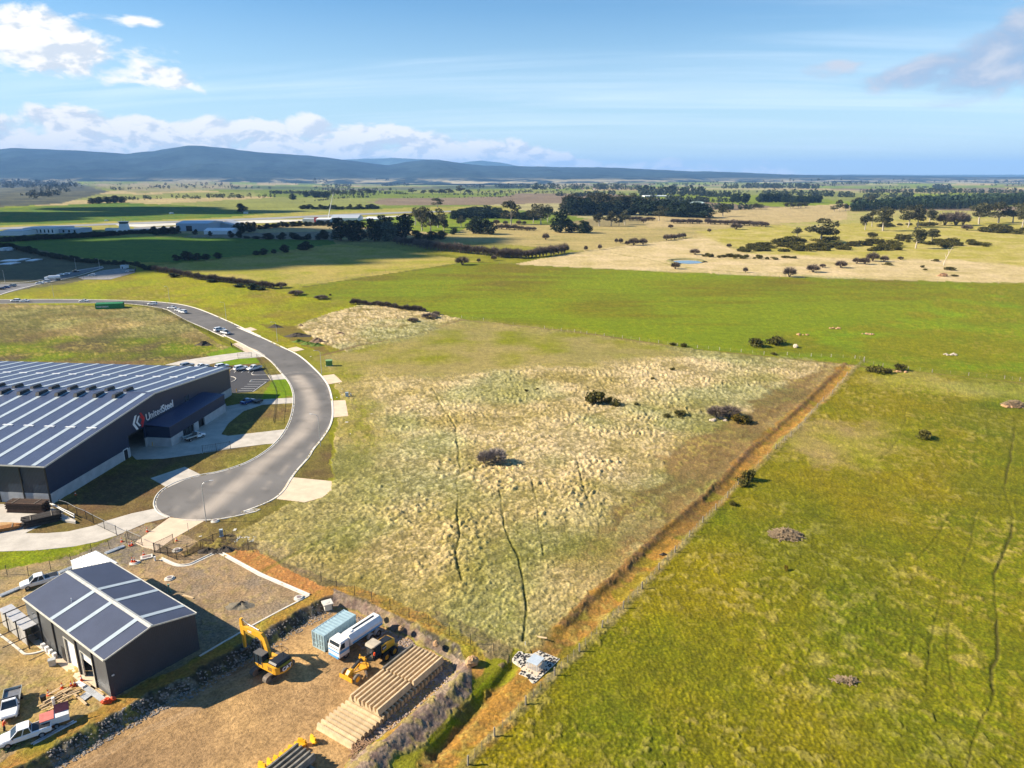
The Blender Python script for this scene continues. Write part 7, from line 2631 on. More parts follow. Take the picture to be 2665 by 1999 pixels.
    stick_pile(c2(1450, 1440), 2.0, 1.5, .7, 160, 'tangle of dug out roots on the rubble bank', M('dug_root', (.30, .18, .10), .9, 0, .3, 4), 'root_tangle', L=(.5, 2.0), w=(.04, .11), seed=7, cat='heap', z=-.4)
    for i, (px, s, lb, mt, z) in enumerate(((c2(1520, 335), .55, 'orange boulder on the rubble bank above the tanker', stone, -.2), (c2(1720, 440), .5, 'brown boulder on the rubble bank beyond the grader', stone, -.2), (c2(2005, 570), .55, 'orange boulder on the rubble bank above the far barrier stack', stone, -.2), (c2(1525, 1415), .6, 'orange boulder on the root tangle', stone, .1), (e6(62, 1065), 1.0, 'large rounded orange boulder at the corner of the rubble bank', stone, 0.0), (e4(492, 448), 1.1, 'round pale boulder by the crop fence', pale, 0.0))):
        m = MB(); m.lump((0, 0, s * .55), (s, s * .8, s * .75), 60 + i, .14, 12, 8)
        one('boulder', lb, 'boulder', m, mt, g(px, z), i)
    for i, (px, n, lb) in enumerate(((e4(790, 305), 14, 'rock pile with a thorn on it in the corner of the crop'), (e4(548, 352), 9, 'low rock pile left of the thorn topped one'), (e4(1645, 502), 12, 'pale rock pile in the olive paddock'), (e4(1040, 350), 12, 'rocks around the little puddle'), (e4(2115, 895), 16, 'stones under the brushwood at the right edge'), (e5(1850, 672), 10, 'pale rocks under the purple thicket'), (e4(1290, 635), 7, 'brown rocks beside the gorse group'))):
        v = g(px)
        rt = root('rock_pile', lb, 'rock pile', v)
        rn = random.Random(i)
        for k in range(n):
            m = MB(); s = rn.uniform(.3, .7); m.lump((rn.uniform(-2.2, 2.2), rn.uniform(-1.2, 1.2), s * .4), (s, s * .8, s * .6), i * 50 + k, .2, 7, 5)
            m.build('rock', pale if i in (2, 5) else stone, rt)
    # dead tree
    v = gz(e3(1550, 760))
    m = MB()
    k = v.y * CP / F
    m.tube([(0, 0, -.2), (.3, 0, 30 * k / 3.16 * 1.0), (9 * k, 0, 32 * k), (17 * k, 0, 49 * k)], [.36, .28, .2, .08], 7)
    m.tube([(9 * k, 0, 32 * k), (6 * k, 1, 46 * k)], [.2, .06], 5)
    m.tube([(4 * k, 0, 20 * k), (0, 1, 33 * k)], [.2, .06], 5)
    one('dead_tree', 'leaning bleached dead tree on the dry slope', 'tree', m, M('bleached_wood', (.55, .47, .36), .9, 0, .2), v)
    # dam and puddle
    wat = M('dam_water', (.05, .09, .14), .04, 0, .1, .1, 0, .9)
    sheet('dam_water', [gz(p) for p in e2([(1420, 728), (1470, 722), (1560, 720), (1650, 726), (1690, 736), (1640, 745), (1560, 750), (1470, 744)])], .12, wat)
    m = MB(); strip(m, smooth_line([gz(p) for p in e2([(1690, 736), (1640, 718), (1550, 712), (1450, 714), (1395, 722), (1420, 738), (1470, 752)])], 4), [(-2.5, 0), (-1.2, .8), (1.0, .9), (3.0, 0)])
    o = m.build('dam_bank', M('dam_bank_grass', (.19, .17, .06), .95, 0, .25, .3), None); o['kind'] = 'structure'
    sheet('puddle', [g(p) for p in e4([(1005, 345), (1030, 338), (1070, 342), (1075, 350), (1030, 353)])], .1, wat)


def build_site():
    """litter, trailers and frames round the charcoal shed, steel stock by the warehouse"""
    ply = M('plywood', (.52, .38, .22), .85, 0, .2, 2)
    tin = M('tin_sheet', (.46, .48, .50), .4, .4, .1, 2)
    rust = M('rusty_steel', (.085, .050, .034), .8, .2, .35, 3, rand=.6)
    dk = M('black_bar', (.045, .038, .034), .75, .2, .3, 3, rand=.5)
    rm = M('rust_orange', (.34, .15, .04), .85, 0, .35, 2)
    # rubble of timber and sheets, each piece its own thing
    rn = random.Random(9)
    v0 = g(h1(1080, 850))
    rt = root('timber_pile', 'pile of pale timber offcuts in front of the shed corner', 'timber pile', v0)
    for k in range(44):
        a = R(52) + rn.uniform(-.2, .2)
        c = Vector((rn.uniform(-1.3, 1.3), rn.uniform(-1.6, 1.6), .06 + .012 * k))
        u = Vector((math.cos(a), math.sin(a), 0)) * rn.uniform(.5, 1.1)
        m = MB(); m.bar(c - u, c + u, rn.uniform(.08, .22), .05); m.build('plank', ply, rt)
    for px, sz, rz, mt, lb in ((h1(1680, 730), (4.6, .75, .06), -33, tin, 'long ribbed tin sheet lying beside the shed wall'), (h1(1540, 790), (1.2, 1.2, .05), -20, tin, 'square tin sheet beside the long one'), (h1(1440, 840), (3.4, .25, .12), -36, ply, 'long timber beam lying across the rubble'), (h1(1460, 590), (1.6, .5, .25), -30, WHITE, 'white bundled sheeting at the head of the rubble'), (h1(1330, 700), (2.2, .12, .08), 20, ply, 'timber length lying above the plank pile'), (h1(1620, 600), (2.6, .2, .1), -33, ply, 'timber length against the shed wall'), (h1(1750, 690), (3.0, .2, .1), -33, ply, 'timber length at the shed corner')):
        m = MB(); m.box((0, 0, sz[2] / 2 + .12), sz, rz=R(rz)); m.box((0, 0, .06), (sz[0] * .7, min(.1, sz[1] * .5), .12), rz=R(rz))
        one('building_offcut', lb, 'building material', m, mt, g(px))
    m = MB(); m.cyl((0, 0, 0), (0, 0, .9), .3, .34, 12); one('rubbish_bin', 'dark round drum left of the timber pile', 'drum', m, BLACKS, g(h1(790, 870)))
    m = MB(); m.cyl((0, 0, 0), (0, 0, 1.1), .16, n=10); m.cyl((0, 0, 1.1), (0, 0, 1.15), .2, n=10); one('white_post', 'white upright tube beside the timber pile', 'tube', m, WHITE, g(h1(975, 940)))
    m = MB()
    for k in range(6):
        m.lump((rn.uniform(-.5, .5), rn.uniform(-.3, .3), .3), (.4, .3, .3), k, .3, 7, 5)
    m.box((0, 0, .12), (.9, .5, .2))
    one('orange_bags', 'orange plastic sacks at the near corner of the shed', 'sacks', m, ORANGE, g(h1(1950, 890)))
    m = MB(); m.box((0, 0, .45), (.8, .6, .9), rz=.5); m.box((0, 0, .93), (.9, .7, .06), rz=.5); one('pallet_box', 'grey crate in front of the white roller door', 'crate', m, tin, g(h1(950, 215)))
    m = MB(); m.box((0, 0, .15), (1.4, .35, .3), rz=R(-33)); m.box((0, .2, .34), (1.2, .15, .08), rz=R(-33)); one('timber_step', 'pale timber step at the white roller door', 'step', m, ply, g(h1(955, 65)))
    # skip trailer with red lid
    v = g(h1(1020, 1265))
    rt = root('box_trailer', 'white box trailer with red ribbed lid half open', 'trailer', v, R(33))
    m = MB(); m.span((-1.5, -.8, .5), (1.4, .8, 1.35)); m.build('box', WHITE, rt)
    red = M('red_lid', (.55, .16, .13), .6, 0, .15, 2)
    m = MB(); m.span((-1.55, -.85, 1.36), (-.1, .85, 1.44)); m.build('lid', red, rt)
    m = MB(); m.box((.75, .35, 1.75), (1.5, 1.0, .07), rx=R(55)); m.build('lid', M('dark_red_lid', (.32, .08, .08), .6, 0, .15, 2), rt)
    for s in (-1, 1):
        wheel(rt, 0, s * .95, .32, .2)
    m = MB(); m.bar((-1.5, 0, .5), (-2.9, 0, .5), .1); m.build('drawbar', BLACKS, rt)
    # second ute, tub full
    u2 = build_car('parked_ute', 'white ute in front of the red lidded trailer, tub full', PAINTW, 'ute')
    vv = g(h1(470, 1530))
    u2.location, u2.rotation_euler = vv, (0, 0, R(213))
    # long rails
    for k, (a, b) in enumerate((((600, 1660), (1380, 1240)), ((560, 1650), (1330, 1230)), ((720, 1440), (1200, 1305)))):
        A, B = g(h1(*a)), g(h1(*b))
        m = MB(); m.bar((0, 0, .12), (B - A) + Vector((0, 0, .12)), .18, .1); m.bar((0, 0, .04), (B - A) + Vector((0, 0, .04)), .05, .06)
        one('aluminium_rail', ('lowest long silver rail lying along the bank', 'upper long silver rail lying along the bank', 'short silver rail beside the trailer')[k], 'rail', m, M('silver_rail', (.62, .64, .68), .3, .5, .1), A)
    stick_pile(h1(160, 1580), 2.2, 1.6, .5, 90, 'heap of green and brown garden waste at the lower left', M('green_waste', (.12, .13, .04), .9, 0, .5, 2), 'waste_heap', L=(.4, 1.4), w=(.08, .3), seed=12, cat='heap')
    build_person(g(h1(95, 1420)))
    # steel carport frame left of the shed
    rt = root('carport', 'unfinished black steel carport frame left of the shed', 'carport', g(h8(155, 930)), 0)
    o0 = g(h8(155, 930))
    P = [(g(h8(*p)) - o0) for p in ((155, 930), (325, 1070), (495, 1210))]
    d = (g(h8(400, 900)) - g(h8(110, 1030)))
    d = Vector((d.x, d.y, 0)).normalized()
    for p in P:
        m = MB(); m.box((p.x, p.y, 1.6), (.12, .12, 3.2)); m.build('post', BLACKS, rt)
        m = MB(); m.bar(p + Vector((0, 0, 3.15)) - d * .3, p + Vector((0, 0, 3.15)) + d * 3.6, .12); m.build('beam', BLACKS, rt)
        m = MB(); m.bar(p + Vector((0, 0, 2.0)) - d * 3.0, p + Vector((0, 0, 2.0)) + d * 1.8, .09); m.build('brace', BLACKS, rt)
    # pipes beside the track
    for k, (a, b, lb) in enumerate(((c3(0, 1275), c3(180, 1200), 'pale pipes lying left of the ute'), (c3(485, 1085), c3(620, 1028), 'pale pipes between the ute and the rear canopy'), (c3(868, 925), c3(1022, 862), 'pale pipes lying beside the gate'))):
        A, B = g(a), g(b)
        rt = root('pipe_bundle', lb, 'pipes', A)
        for q in range(3):
            n = Vector((-(B - A).y, (B - A).x, 0)).normalized() * (.3 * (q - 1))
            m = MB(); m.cyl(n + Vector((0, 0, .16)), (B - A) + n + Vector((0, 0, .16)), .13, n=10); m.build('pipe', M('pale_pipe', (.52, .54, .54), .6), rt)
    # warehouse steel yard
    bundle(h5(520, 480), 7.5, 2.2, 2.1, 10, 9, R(176), 'tall rusty steel stack beside the warehouse door', rust, ragged=.2)
    bundle(h5(760, 690), 5.6, 2.6, 1.5, 12, 6, R(35), 'black steel bars stacked at the edge of the concrete', dk, ragged=.5, seed=3)
    bundle(h5(60, 830), 5.0, 1.6, .7, 9, 4, R(28), 'rusty steel bars lying at the left edge of the concrete', rm, ragged=.6, seed=4)
    sheet('rust_stain', [g(p) for p in h5([(0, 690), (180, 690), (330, 700), (250, 760), (120, 800), (0, 790)])], .062, M('stained_concrete', (.45, .27, .11), .9, 0, .3, .8))
    m = MB(); m.prism([(p.x, p.y) for p in [g(q) - g(h5(1150, 640)) for q in h5([(930, 500), (1000, 500), (1370, 690), (1360, 718), (1190, 690), (1080, 640)])]], 0, .45)
    one('concrete_ramp', 'pale concrete ramp between the black bars and the exit fence', 'ramp', m, CONC, g(h5(1150, 640)))
    for k, (a, b) in enumerate((((905, 410), (1345, 655)), ((945, 415), (1350, 615)))):
        A, B = g(h5(*a)), g(h5(*b))
        m = MB(); m.bar((0, 0, .8), (B - A) + Vector((0, 0, .8)), .12)
        for t in (0.02, .5, .98):
            m.bar((B - A) * t, (B - A) * t + Vector((0, 0, .8)), .08)
        one('guard_rail', ('left white guard rail above the concrete ramp', 'right white guard rail above the concrete ramp')[k], 'rail', m, WHITE, A)
    # forecourt trailer
    v = g(c4(1650, 488))
    rt = root('dark_trailer', 'dark low trailer behind the blue car', 'trailer', v, R(60))
    m = MB(); m.box((0, 0, .6), (2.6, 1.6, .5)); m.build('tray', BLACKS, rt)
    for s in (-1, 1):
        wheel(rt, 0, s * .9, .32, .2)
    for px, lb in ((h4(495, 1540), 'yellow bollard at the corner of the roller doorway'), (i7(1275, 1112), 'yellow bollard at the warehouse corner by the car park')):
        m = MB(); m.cyl((0, 0, 0), (0, 0, 1.1), .09, n=10); m.cyl((0, 0, 1.1), (0, 0, 1.13), .06, n=10); one('bollard', lb, 'bollard', m, M('bollard_yellow', (.60, .36, .04), .5), g(px))
    # drain with rock apron
    rt = root('drain_inlet', 'pale grated drain inlet box on a white stone apron', 'drain', g(i3(760, 1000)), R(56))
    m = MB(); m.prism([(p.x, p.y) for p in [Matrix.Rotation(-R(56), 3, 'Z') @ (g(q) - g(i3(760, 1000))) for q in i3([(215, 690), (300, 595), (400, 600), (440, 650), (680, 665), (860, 570), (960, 610), (1420, 800), (1260, 960), (1150, 1060), (740, 1450), (680, 1450), (540, 1300), (310, 1190), (400, 1120), (440, 1060), (300, 920), (130, 800)])]], -.4, .15)
    m.build('stone_apron', M('white_mortar', (.56, .51, .42), .9, 0, .2, 2, .3), rt)
    rn = random.Random(5)
    ap = [Matrix.Rotation(-R(56), 3, 'Z') @ (g(q) - g(i3(760, 1000))) for q in i3([(230, 690), (300, 610), (440, 660), (680, 680), (860, 590), (1400, 800), (740, 1430), (330, 1190), (440, 1060), (150, 800)])]
    ax, ay = [p.x for p in ap], [p.y for p in ap]
    m = MB()
    k = 0
    while k < 230:
        x, y = rn.uniform(min(ax), max(ax)), rn.uniform(min(ay), max(ay))
        if inside(np.array([x]), np.array([y]), [(p.x, p.y) for p in ap])[0] and not (abs(x) < 1.2 and abs(y) < 1.2):
            s = rn.uniform(.06, .12)
            m.lump((x, y, .14), (s * 1.5, s * 1.2, .12), k, .2, 6, 4)
            k += 1
    m.build('dark_stones', M('dark_stone', (.045, .040, .038), .85, 0, .3, 4), rt, 'stuff')
    m = MB(); m.span((-1.6, -1.3, .1), (1.3, 1.3, .20)); m.build('concrete_pad', CONCP, rt)
    gl = M('grate_steel', (.50, .56, .60), .5, .2, .08)
    m = MB(); m.hull([(-.95, -.85, 1.15), (.95, -.85, 1.15), (.95, .85, 1.15), (-.95, .85, 1.15)], [(-.95, -.85, 1.22), (.95, -.85, 1.22), (.95, .85, 1.22), (-.95, .85, 1.22)]); m.build('lid', gl, rt)
    for s in (-1, 1):
        for t in range(7):
            m = MB(); m.bar((-.9 + t * .3, s * .82, .16), (-.9 + t * .3, s * .82, 1.15), .05); m.build('grate_bar', gl, rt)
            m = MB(); m.bar((s * .92, -.78 + t * .26, .16), (s * .92, -.78 + t * .26, 1.15), .05); m.build('grate_bar', gl, rt)
    # white rock apron near the cabinet
    rt = root('white_rock_apron', 'patch of white rocks beside the fence corner', 'rocks', g(h6(1950, 395)))
    m = MB()
    for k in range(70):
        m.lump((rn.uniform(-1.6, 1.8), rn.uniform(-1.0, 1.0), .06), (.17, .14, .10), k, .2, 6, 4)
    m.build('rocks', M('white_rock', (.45, .45, .42), .9, 0, .2), rt, 'stuff')
    # marker posts
    for px, h, lb in ((e6(370, 958), .7, 'short white marker post above the drain inlet'), (h6(1048, 275), 1.8, 'thin grey marker rod on the verge by the driveway')):
        m = MB(); m.cyl((0, 0, 0), (0, 0, h), .04, n=8); m.box((0, 0, h), (.1, .06, .12)); one('marker_post', lb, 'post', m, WHITE if h < 1 else GALV, g(px))
    m = MB(); m.bar((0, 0, .1), (1.3, -.9, .5), .16); m.bar((0, 0, .1), (-.2, .4, .1), .1); one('timber_offcut', 'short pale timber lying in the grass above the drain inlet', 'timber', m, ply, g(e6(440, 905)))
    m = MB(); m.bar((0, 0, .1), g(h6(1130, 1340)) - g(h6(960, 1290)) + Vector((0, 0, .1)), .3, .14); m.box((.3, -.2, .05), (.6, .2, .1)); one('timber_plank', 'pale timber plank at the edge of the shed shadow', 'timber', m, ply, g(h6(960, 1290)))
    v = g(h6(742, 1240)); m = MB(); m.bar((-.3, 0, 0), (0, 0, 1.3), .07); m.bar((.3, 0, 0), (0, 0, 1.3), .07); m.bar((0, .35, 0), (0, 0, 1.3), .07); m.box((0, 0, 1.35), (.3, .2, .18)); one('survey_tripod', 'green survey tripod standing in the canopy shadow', 'tripod', m, M('tripod_green', (.20, .42, .34), .5), v)
    m = MB()
    rn = random.Random(3)
    for _ in range(3600):
        t = rn.random()
        i = rn.randrange(len(RUB) - 1)
        p = RUB[i].lerp(RUB[i + 1], t)
        n = Vector((RUB[i + 1].y - RUB[i].y, -(RUB[i + 1].x - RUB[i].x), 0)).normalized()
        q = p + n * rn.uniform(-.4, 4.6)
        z = float(hlocal(np.array([q.x]), np.array([q.y]))[0][0]) if False else None
        s = rn.uniform(.06, .2) * (1.6 if rn.random() < .06 else 1)
        m.lump((q.x, q.y, 0), (s, s * .8, s * .7), rn.randrange(9999), .25, 5, 3)
    _drop(m)
    m.build('rubble', M('rubble_stone', (.35, .275, .225), .95, 0, .4, 1.5), None, 'stuff')
    m = MB()
    for _ in range(1500):
        i = rn.randrange(len(RUB2) - 1)
        p = RUB2[i].lerp(RUB2[i + 1], rn.random())
        n = Vector((-(RUB2[i + 1].y - RUB2[i].y), (RUB2[i + 1].x - RUB2[i].x), 0)).normalized()
        q = p - n * rn.uniform(-.5, 2.0)
        s = rn.uniform(.06, .19)
        m.lump((q.x, q.y, 0), (s, s * .8, s * .7), rn.randrange(9999), .25, 5, 3)
    _drop(m)
    m.build('bank_rock', M('bank_stone', (.26, .23, .20), .95, 0, .45, 1.5), None, 'stuff')


RUB = [g(p, -.5) for p in c2([(1230, 268), (1380, 310), (1530, 385), (1640, 450), (1770, 492), (1830, 548), (1940, 600), (2100, 690), (2165, 790), (2000, 955), (1800, 1135), (1640, 1275), (1540, 1320), (1400, 1420)])]
RUB2 = [g(p, -.9) for p in c2([(1165, 262), (960, 372), (680, 548), (420, 700), (0, 955)]) + c1([(1150, 1215), (1000, 1300), (800, 1415), (600, 1530), (400, 1650)])]


def _drop(m):
    """settle the stones of a mesh on the terrain"""
    a = np.array(m.v)
    n = 5 * 2 + 2
    c = a.reshape(-1, n, 3)
    ctr = c.mean(axis=1)
    z = hlocal(ctr[:, 0].copy(), ctr[:, 1].copy())[0]
    c[:, :, 2] += z[:, None]
    m.v = [tuple(q) for q in c.reshape(-1, 3)]


def build_person(loc):
    """worker in an orange vest, stooping"""
    J = [(0, 0, .92), (0, .02, 1.10), (.06, .03, 1.30), (.14, .03, 1.46), (.20, .03, 1.53), (.27, .03, 1.66),
         (0, .10, .90), (.06, .11, .50), (.0, .12, .08), (.14, .12, .05), (0, -.10, .90), (-.08, -.11, .50), (-.12, -.12, .08), (.02, -.12, .05),
         (.13, .20, 1.42), (.22, .25, 1.16), (.36, .20, .98), (.43, .18, .94), (.13, -.20, 1.42), (.24, -.24, 1.17), (.38, -.19, 1.0), (.45, -.17, .96)]
    E = [(0, 1), (1, 2), (2, 3), (3, 4), (4, 5), (0, 6), (6, 7), (7, 8), (8, 9), (0, 10), (10, 11), (11, 12), (12, 13), (3, 14), (14, 15), (15, 16), (16, 17), (3, 18), (18, 19), (19, 20), (20, 21)]
    Rd = [.15, .15, .17, .14, .065, .11, .11, .08, .055, .045, .11, .08, .055, .045, .075, .055, .042, .035, .075, .055, .042, .035]
    me = bpy.data.meshes.new('person')
    me.from_pydata(J, E, [])
    o = bpy.data.objects.new('person', me)
    col.objects.link(o)
    bpy.context.view_layer.objects.active = o
    sk = o.modifiers.new('skin', 'SKIN')
    for i, r in enumerate(Rd):
        me.skin_vertices[0].data[i].radius = (r, r)
    me.skin_vertices[0].data[0].use_root = True
    sb = o.modifiers.new('sub', 'SUBSURF')
    sb.levels = sb.render_levels = 1
    dg = bpy.context.evaluated_depsgraph_get()
    m2 = bpy.data.meshes.new_from_object(o.evaluated_get(dg))
    o.modifiers.clear()
    o.data = m2
    m2.materials.clear()
    for mt in (M('worker_trousers', (.03, .03, .04), .9), ORANGE, M('skin_tone', (.45, .27, .19), .6), M('hard_hat', (.75, .12, .03), .4)):
        m2.materials.append(mt)
    for p in m2.polygons:
        c = p.center
        p.material_index = 3 if c.z > 1.70 else 2 if c.z > 1.52 else 1 if (c.z > .95 and c.x < .30) else 2 if (c.z > .9 and c.x > .30) else 0
        p.use_smooth = True
    o.location, o.rotation_euler = loc, (0, 0, R(40))
    tag(o, 'worker in orange vest and dark trousers stooping beside the parked ute', 'person')


def far_building(name, label, crop, x0, x1, y, h, depth, wall, roof, cat='building', gable=False, wins=0, rise=.12, door=False):
    """building whose front foot runs from x0 to x1 at row y, h pixels tall"""
    a, b = gz(crop(x0, y)), gz(crop(x1, y))
    dep = a.y
    H = h / crop.k * dep / F
    W = (b - a).length
    rt = root(name, label, cat, a, math.atan2(b.y - a.y, b.x - a.x))
    m = MB(); m.span((0, 0, -.3), (W, depth, H)); m.build('wall', wall, rt)
    m = MB()
    if gable:
        m.hull([(-.4, -.4, H), (W / 2, -.4, H + W * rise), (W + .4, -.4, H)], [(-.4, depth + .4, H), (W / 2, depth + .4, H + W * rise), (W + .4, depth + .4, H)])
    else:
        m.hull([(-.4, -.4, H), (W + .4, -.4, H), (W + .4, depth / 2, H + depth * rise), (-.4, depth / 2, H + depth * rise)], [(-.4, depth + .4, H), (W + .4, depth + .4, H), (W + .4, depth / 2 + .1, H + depth * rise), (-.4, depth / 2 + .1, H + depth * rise)])
    m.build('roof', roof, rt)
    for k in range(wins):
        w = W / wins
        m = MB(); m.span((w * (k + .3), -.12, H * .18), (w * (k + .7), .05, H * .82)); f = m.build('window', M('far_window_frame', (.5, .5, .5)), rt)
        m = MB(); m.span((w * (k + .34), -.2, H * .22), (w * (k + .66), -.11, H * .78)); m.build('pane', GLASSM, f)
    if door:
        m = MB(); m.span((W * .3, -.15, 0), (W * .48, .05, H * .7)); m.build('door', BLACKS, rt)
    return rt


def build_airport():
    wh, gr, bl = M('far_white_wall', (.66, .68, .70), .6), M('far_grey_roof', (.40, .43, .46), .5), M('far_blue_wall', (.34, .42, .52), .6)
    sheet('runway', [g(p) for p in c6([(-700, 172), (0, 135), (950, 98), (2212, 52)]) + e1([(700, 335), (1200, 318), (1500, 312), (1500, 322), (1200, 330), (700, 350)]) + c6([(2212, 68), (950, 112), (0, 152), (-700, 190)])], .25, M('runway_asphalt', (.25, .25, .25), .9, 0, .2, .02))
    sheet('taxiway', [g(p) for p in c6([(950, 112), (1150, 108), (1600, 92), (2212, 72)]) + e1([(300, 385), (700, 372), (1150, 348), (1150, 356), (700, 384), (300, 396)]) + c6([(2212, 98), (1600, 108), (1150, 132), (980, 122)])], .35, M('taxiway_concrete', (.55, .52, .44), .9, 0, .15, .02))
    sheet('apron', [g(p) for p in c6([(1100, 135), (1450, 125), (1450, 150), (1100, 160)])], .30, M('runway_asphalt'))
    far_building('terminal_building', 'long white airport terminal with dark window bays behind the hedge', i1, 340, 790, 270, 78, 40, wh, gr, wins=8, rise=.02)
    far_building('terminal_wing', 'pale grey wing right of the terminal', i1, 800, 1120, 262, 60, 30, bl, gr, wins=4, rise=.02)
    far_building('airport_shed', 'low pale roofed shed left of the terminal', i1, 0, 330, 295, 60, 40, wh, gr, rise=.03)
    far_building('radio_hut', 'small white hut left of the control tower', i1, 1515, 1640, 225, 32, 12, wh, gr, rise=.03)
    v = gz(i1(1800, 262))
    rt = root('control_tower', 'white airport control tower with dark glazed cab', 'control tower', v)
    m = MB(); m.span((-8, -4, 0), (8, 6, 4.6)); m.build('base_block', wh, rt)
    m = MB(); m.box((0, 0, 7.5), (10, 7, 7), taper=.8); m.build('shaft', wh, rt)
    m = MB(); m.hull([(-3.4, -3, 11), (3.4, -3, 11), (3.4, 3, 11), (-3.4, 3, 11)], [(-4.2, -3.8, 13), (4.2, -3.8, 13), (4.2, 3.8, 13), (-4.2, 3.8, 13)]); m.build('glazed_cab', GLASSM, rt)
    m = MB(); m.span((-5, -4.4, 13), (5, 4.4, 13.5)); m.build('cab_roof', wh, rt)
    for x in (-2, 1.5):
        m = MB(); m.cyl((x, 0, 13.5), (x, 0, 17), .12, n=6); m.build('aerial', wh, rt)
    far_building('blue_hangar', 'pale blue aircraft hangar right of the control tower', i2, 265, 640, 185, 85, 45, bl, M('far_blue_roof', (.42, .52, .62), .5), gable=False, rise=.05, door=True)
    far_building('grey_hangar', 'grey gabled hangar right of the pale blue one', i2, 640, 910, 160, 45, 40, bl, gr, gable=True, rise=.12)
    far_building('white_hall', 'long low white hall in front of the hangars', i2, 580, 900, 222, 40, 25, wh, M('far_white_roof', (.70, .72, .75), .5), rise=.10)
    far_building('white_store', 'white store with red end beyond the grey field', i2, 1715, 1870, 85, 38, 30, wh, gr, rise=.03)
    far_building('pale_store', 'pale blue store right of the red ended one', i2, 1870, 2030, 92, 42, 30, bl, M('far_white_roof'), rise=.05)
    far_building('grey_store', 'grey gabled store behind the dark conifers', e1, 505, 730, 398, 25, 40, wh, gr, rise=.10)
    far_building('white_shed', 'small white gabled shed right of the grey store', e1, 800, 905, 390, 12, 25, wh, M('far_white_roof'), rise=.10)
    far_building('glasshouse', 'long pale roofed glasshouse beyond the tree belt', e2, 1380, 1690, 262, 12, 60, wh, M('far_green_roof', (.45, .56, .48), .4), rise=.04)
    far_building('white_barn', 'white barn left of the glasshouse', e2, 1235, 1290, 285, 16, 30, wh, gr, rise=.1)
    far_building('far_barn', 'white barn roofs in the far woodland', e2, 1195, 1400, 196, 6, 30, wh, M('far_white_roof'), rise=.05)
    for k, (x, y, w, h) in enumerate(((1245, 148, 22, 8), (1360, 143, 14, 6), (480, 135, 30, 5), (510, 133, 18, 5), (680, 140, 20, 6), (780, 136, 24, 6), (985, 135, 30, 6), (1485, 222, 34, 14), (1700, 225, 16, 8), (60, 82, 24, 6), (375, 104, 16, 5))):
        far_building('farm_house', 'small white house ' + ('under the tall far trees by the barn roofs', 'right of the house by the barn roofs', 'at the left end of the far village', 'second from the left in the far village', 'left of centre in the far village', 'in the middle of the far village', 'at the right end of the far village', 'left of the pale glasshouse gable', 'right of the glasshouse trees', 'beside the small far plantation', 'above the left end of the far village')[k], e2, x - w / 2, x + w / 2, y, h, 10, wh, M('far_red_roof', (.35, .18, .14), .7), cat='house', rise=.2)
    for k, (px, w, h, lb) in enumerate(((c6(1405, 22), 26, 12, 'small white hut on the far side of the runway'), (c6(2018, 20), 30, 14, 'small reddish hut beyond the right end of the runway'), (c6(868, 80), 20, 6, 'low white runway marker board'), (i1(1770, 770), 70, 42, 'white site cabin in the fenced gravel yard'))):
        cr = Crop(px[0], px[1], 3.16 if k < 3 else 5.53)
        far_building('site_hut' if k < 3 else 'site_cabin', lb, cr, -w / 2, w / 2, 0, h, 5, wh, gr, cat='hut', rise=.05, door=k == 3)
    # mobile crane mast
    v = gz(D(708, 477))
    m = MB(); m.tube([(0, 0, 0), (2, 0, 8), (11, 0, 41)], [.8, .55, .18], 8); m.box((0, 0, 1.5), (8, 3, 2.4)); m.box((-3, 0, 3.2), (2.4, 2.6, 1.6))
    one('mobile_crane', 'white mobile crane with raised boom beyond the grey field', 'crane', m, M('crane_white', (.75, .75, .73), .5), v)
    # red board
    v = gz(i2(1875, 85)); m = MB(); m.span((-3, -.8, 0), (3, -.4, 7)); m.box((0, -.6, 7.2), (6.4, .7, .3))
    one('red_panel', 'red end panel on the white store', 'panel', m, M('far_red_panel', (.5, .05, .05), .6), v)
    # the far side street with pale kerbs
    tone = M('side_street_asphalt', (.13, .13, .135), .9, 0, .15, .2)
    sheet('side_street', [g(p) for p in c6([(-300, 640), (0, 600), (300, 590), (480, 545), (640, 480), (840, 452), (850, 462), (700, 505), (560, 545), (330, 600), (150, 650), (0, 690), (-300, 760)])], .06, tone)
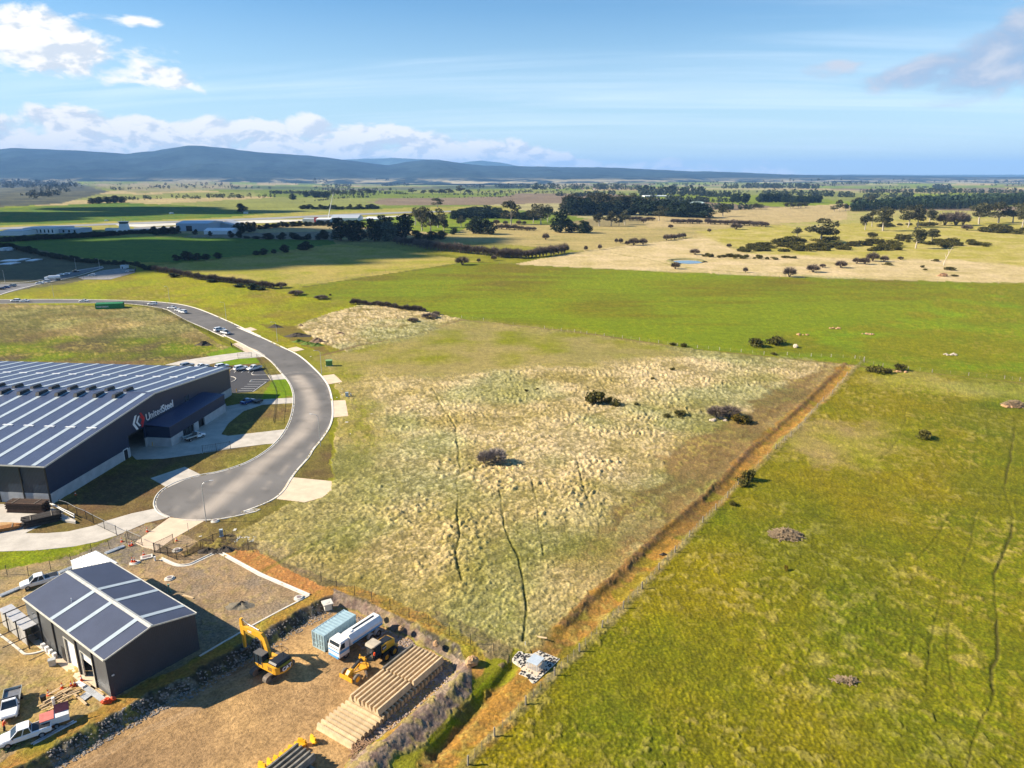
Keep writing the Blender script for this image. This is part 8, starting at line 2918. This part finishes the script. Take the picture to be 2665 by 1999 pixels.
    sheet('gravel_yard', [g(p) for p in c6([(640, 545), (850, 485), (990, 468), (1115, 480), (1110, 505), (905, 562), (690, 562)])], .07, M('gravel', (.24, .23, .22), .95, 0, .2, .3))
    for pts in ([(0, 592), (200, 585), (400, 552), (480, 530), (640, 490), (845, 455)], [(0, 690), (150, 642), (400, 585), (640, 532), (850, 465)]):
        m = MB(); strip(m, smooth_line([g(p) for p in c6(pts)], 4), [(-.3, 0), (-.3, .2), (.5, .2), (.5, 0)])
        o = m.build('kerb', KERB); o['kind'] = 'structure'
    for k, (x, y, w, h) in enumerate(((65, 415, 130, 6), (40, 440, 90, 5), (240, 412, 60, 6), (150, 405, 40, 5), (15, 325, 30, 20), (65, 325, 22, 12))):
        far_building('depot_roof', 'pale flat roofed depot shed in the shade at the far left', c6, x - w / 2, x + w / 2, y, h, 12, wh, M('far_white_roof'), cat='shed', rise=.02)


def build_shade_cloud():
    """the cumulus that shades the airport side; it floats up-sun, left of the view"""
    m = MB()
    rn = random.Random(2)
    off = Vector((SUNV.x, SUNV.y, 0)) / SUNV.z
    pts = [D(-60, 512), D(200, 505), D(420, 500), D(640, 505), D(740, 520), D(640, 545), D(470, 562), D(300, 560), D(100, 560), D(-60, 580), D(330, 530), D(150, 535), D(560, 525), D(0, 540)]
    pts += [D(-60, 474), D(150, 462), D(330, 455), D(40, 462), D(250, 450), D(430, 458)]
    hz = 940.0
    for i, p in enumerate(pts):
        c = g(p) + off * hz
        for k in range(9):
            r = rn.uniform(28, 62) * (1.0 if i < 14 else 1.6)
            m.lump((c.x + rn.uniform(-70, 70), c.y + rn.uniform(-42, 42), hz + rn.uniform(-8, 22)), (r * 1.25, r * .8, r * .42), rn.randrange(9999), .22, 12, 8)
    m.sm = [True] * len(m.f)
    o = m.build('cloud', M('cloud_white', (.9, .9, .9), 1.0, 0, .03, .01, 0, 0))
    tag(o, 'white cumulus cloud floating up-sun left of the view, shading the airport fields', 'cloud')


build_fences()
build_lamps()
build_small()
build_site()
build_airport()
build_shade_cloud()
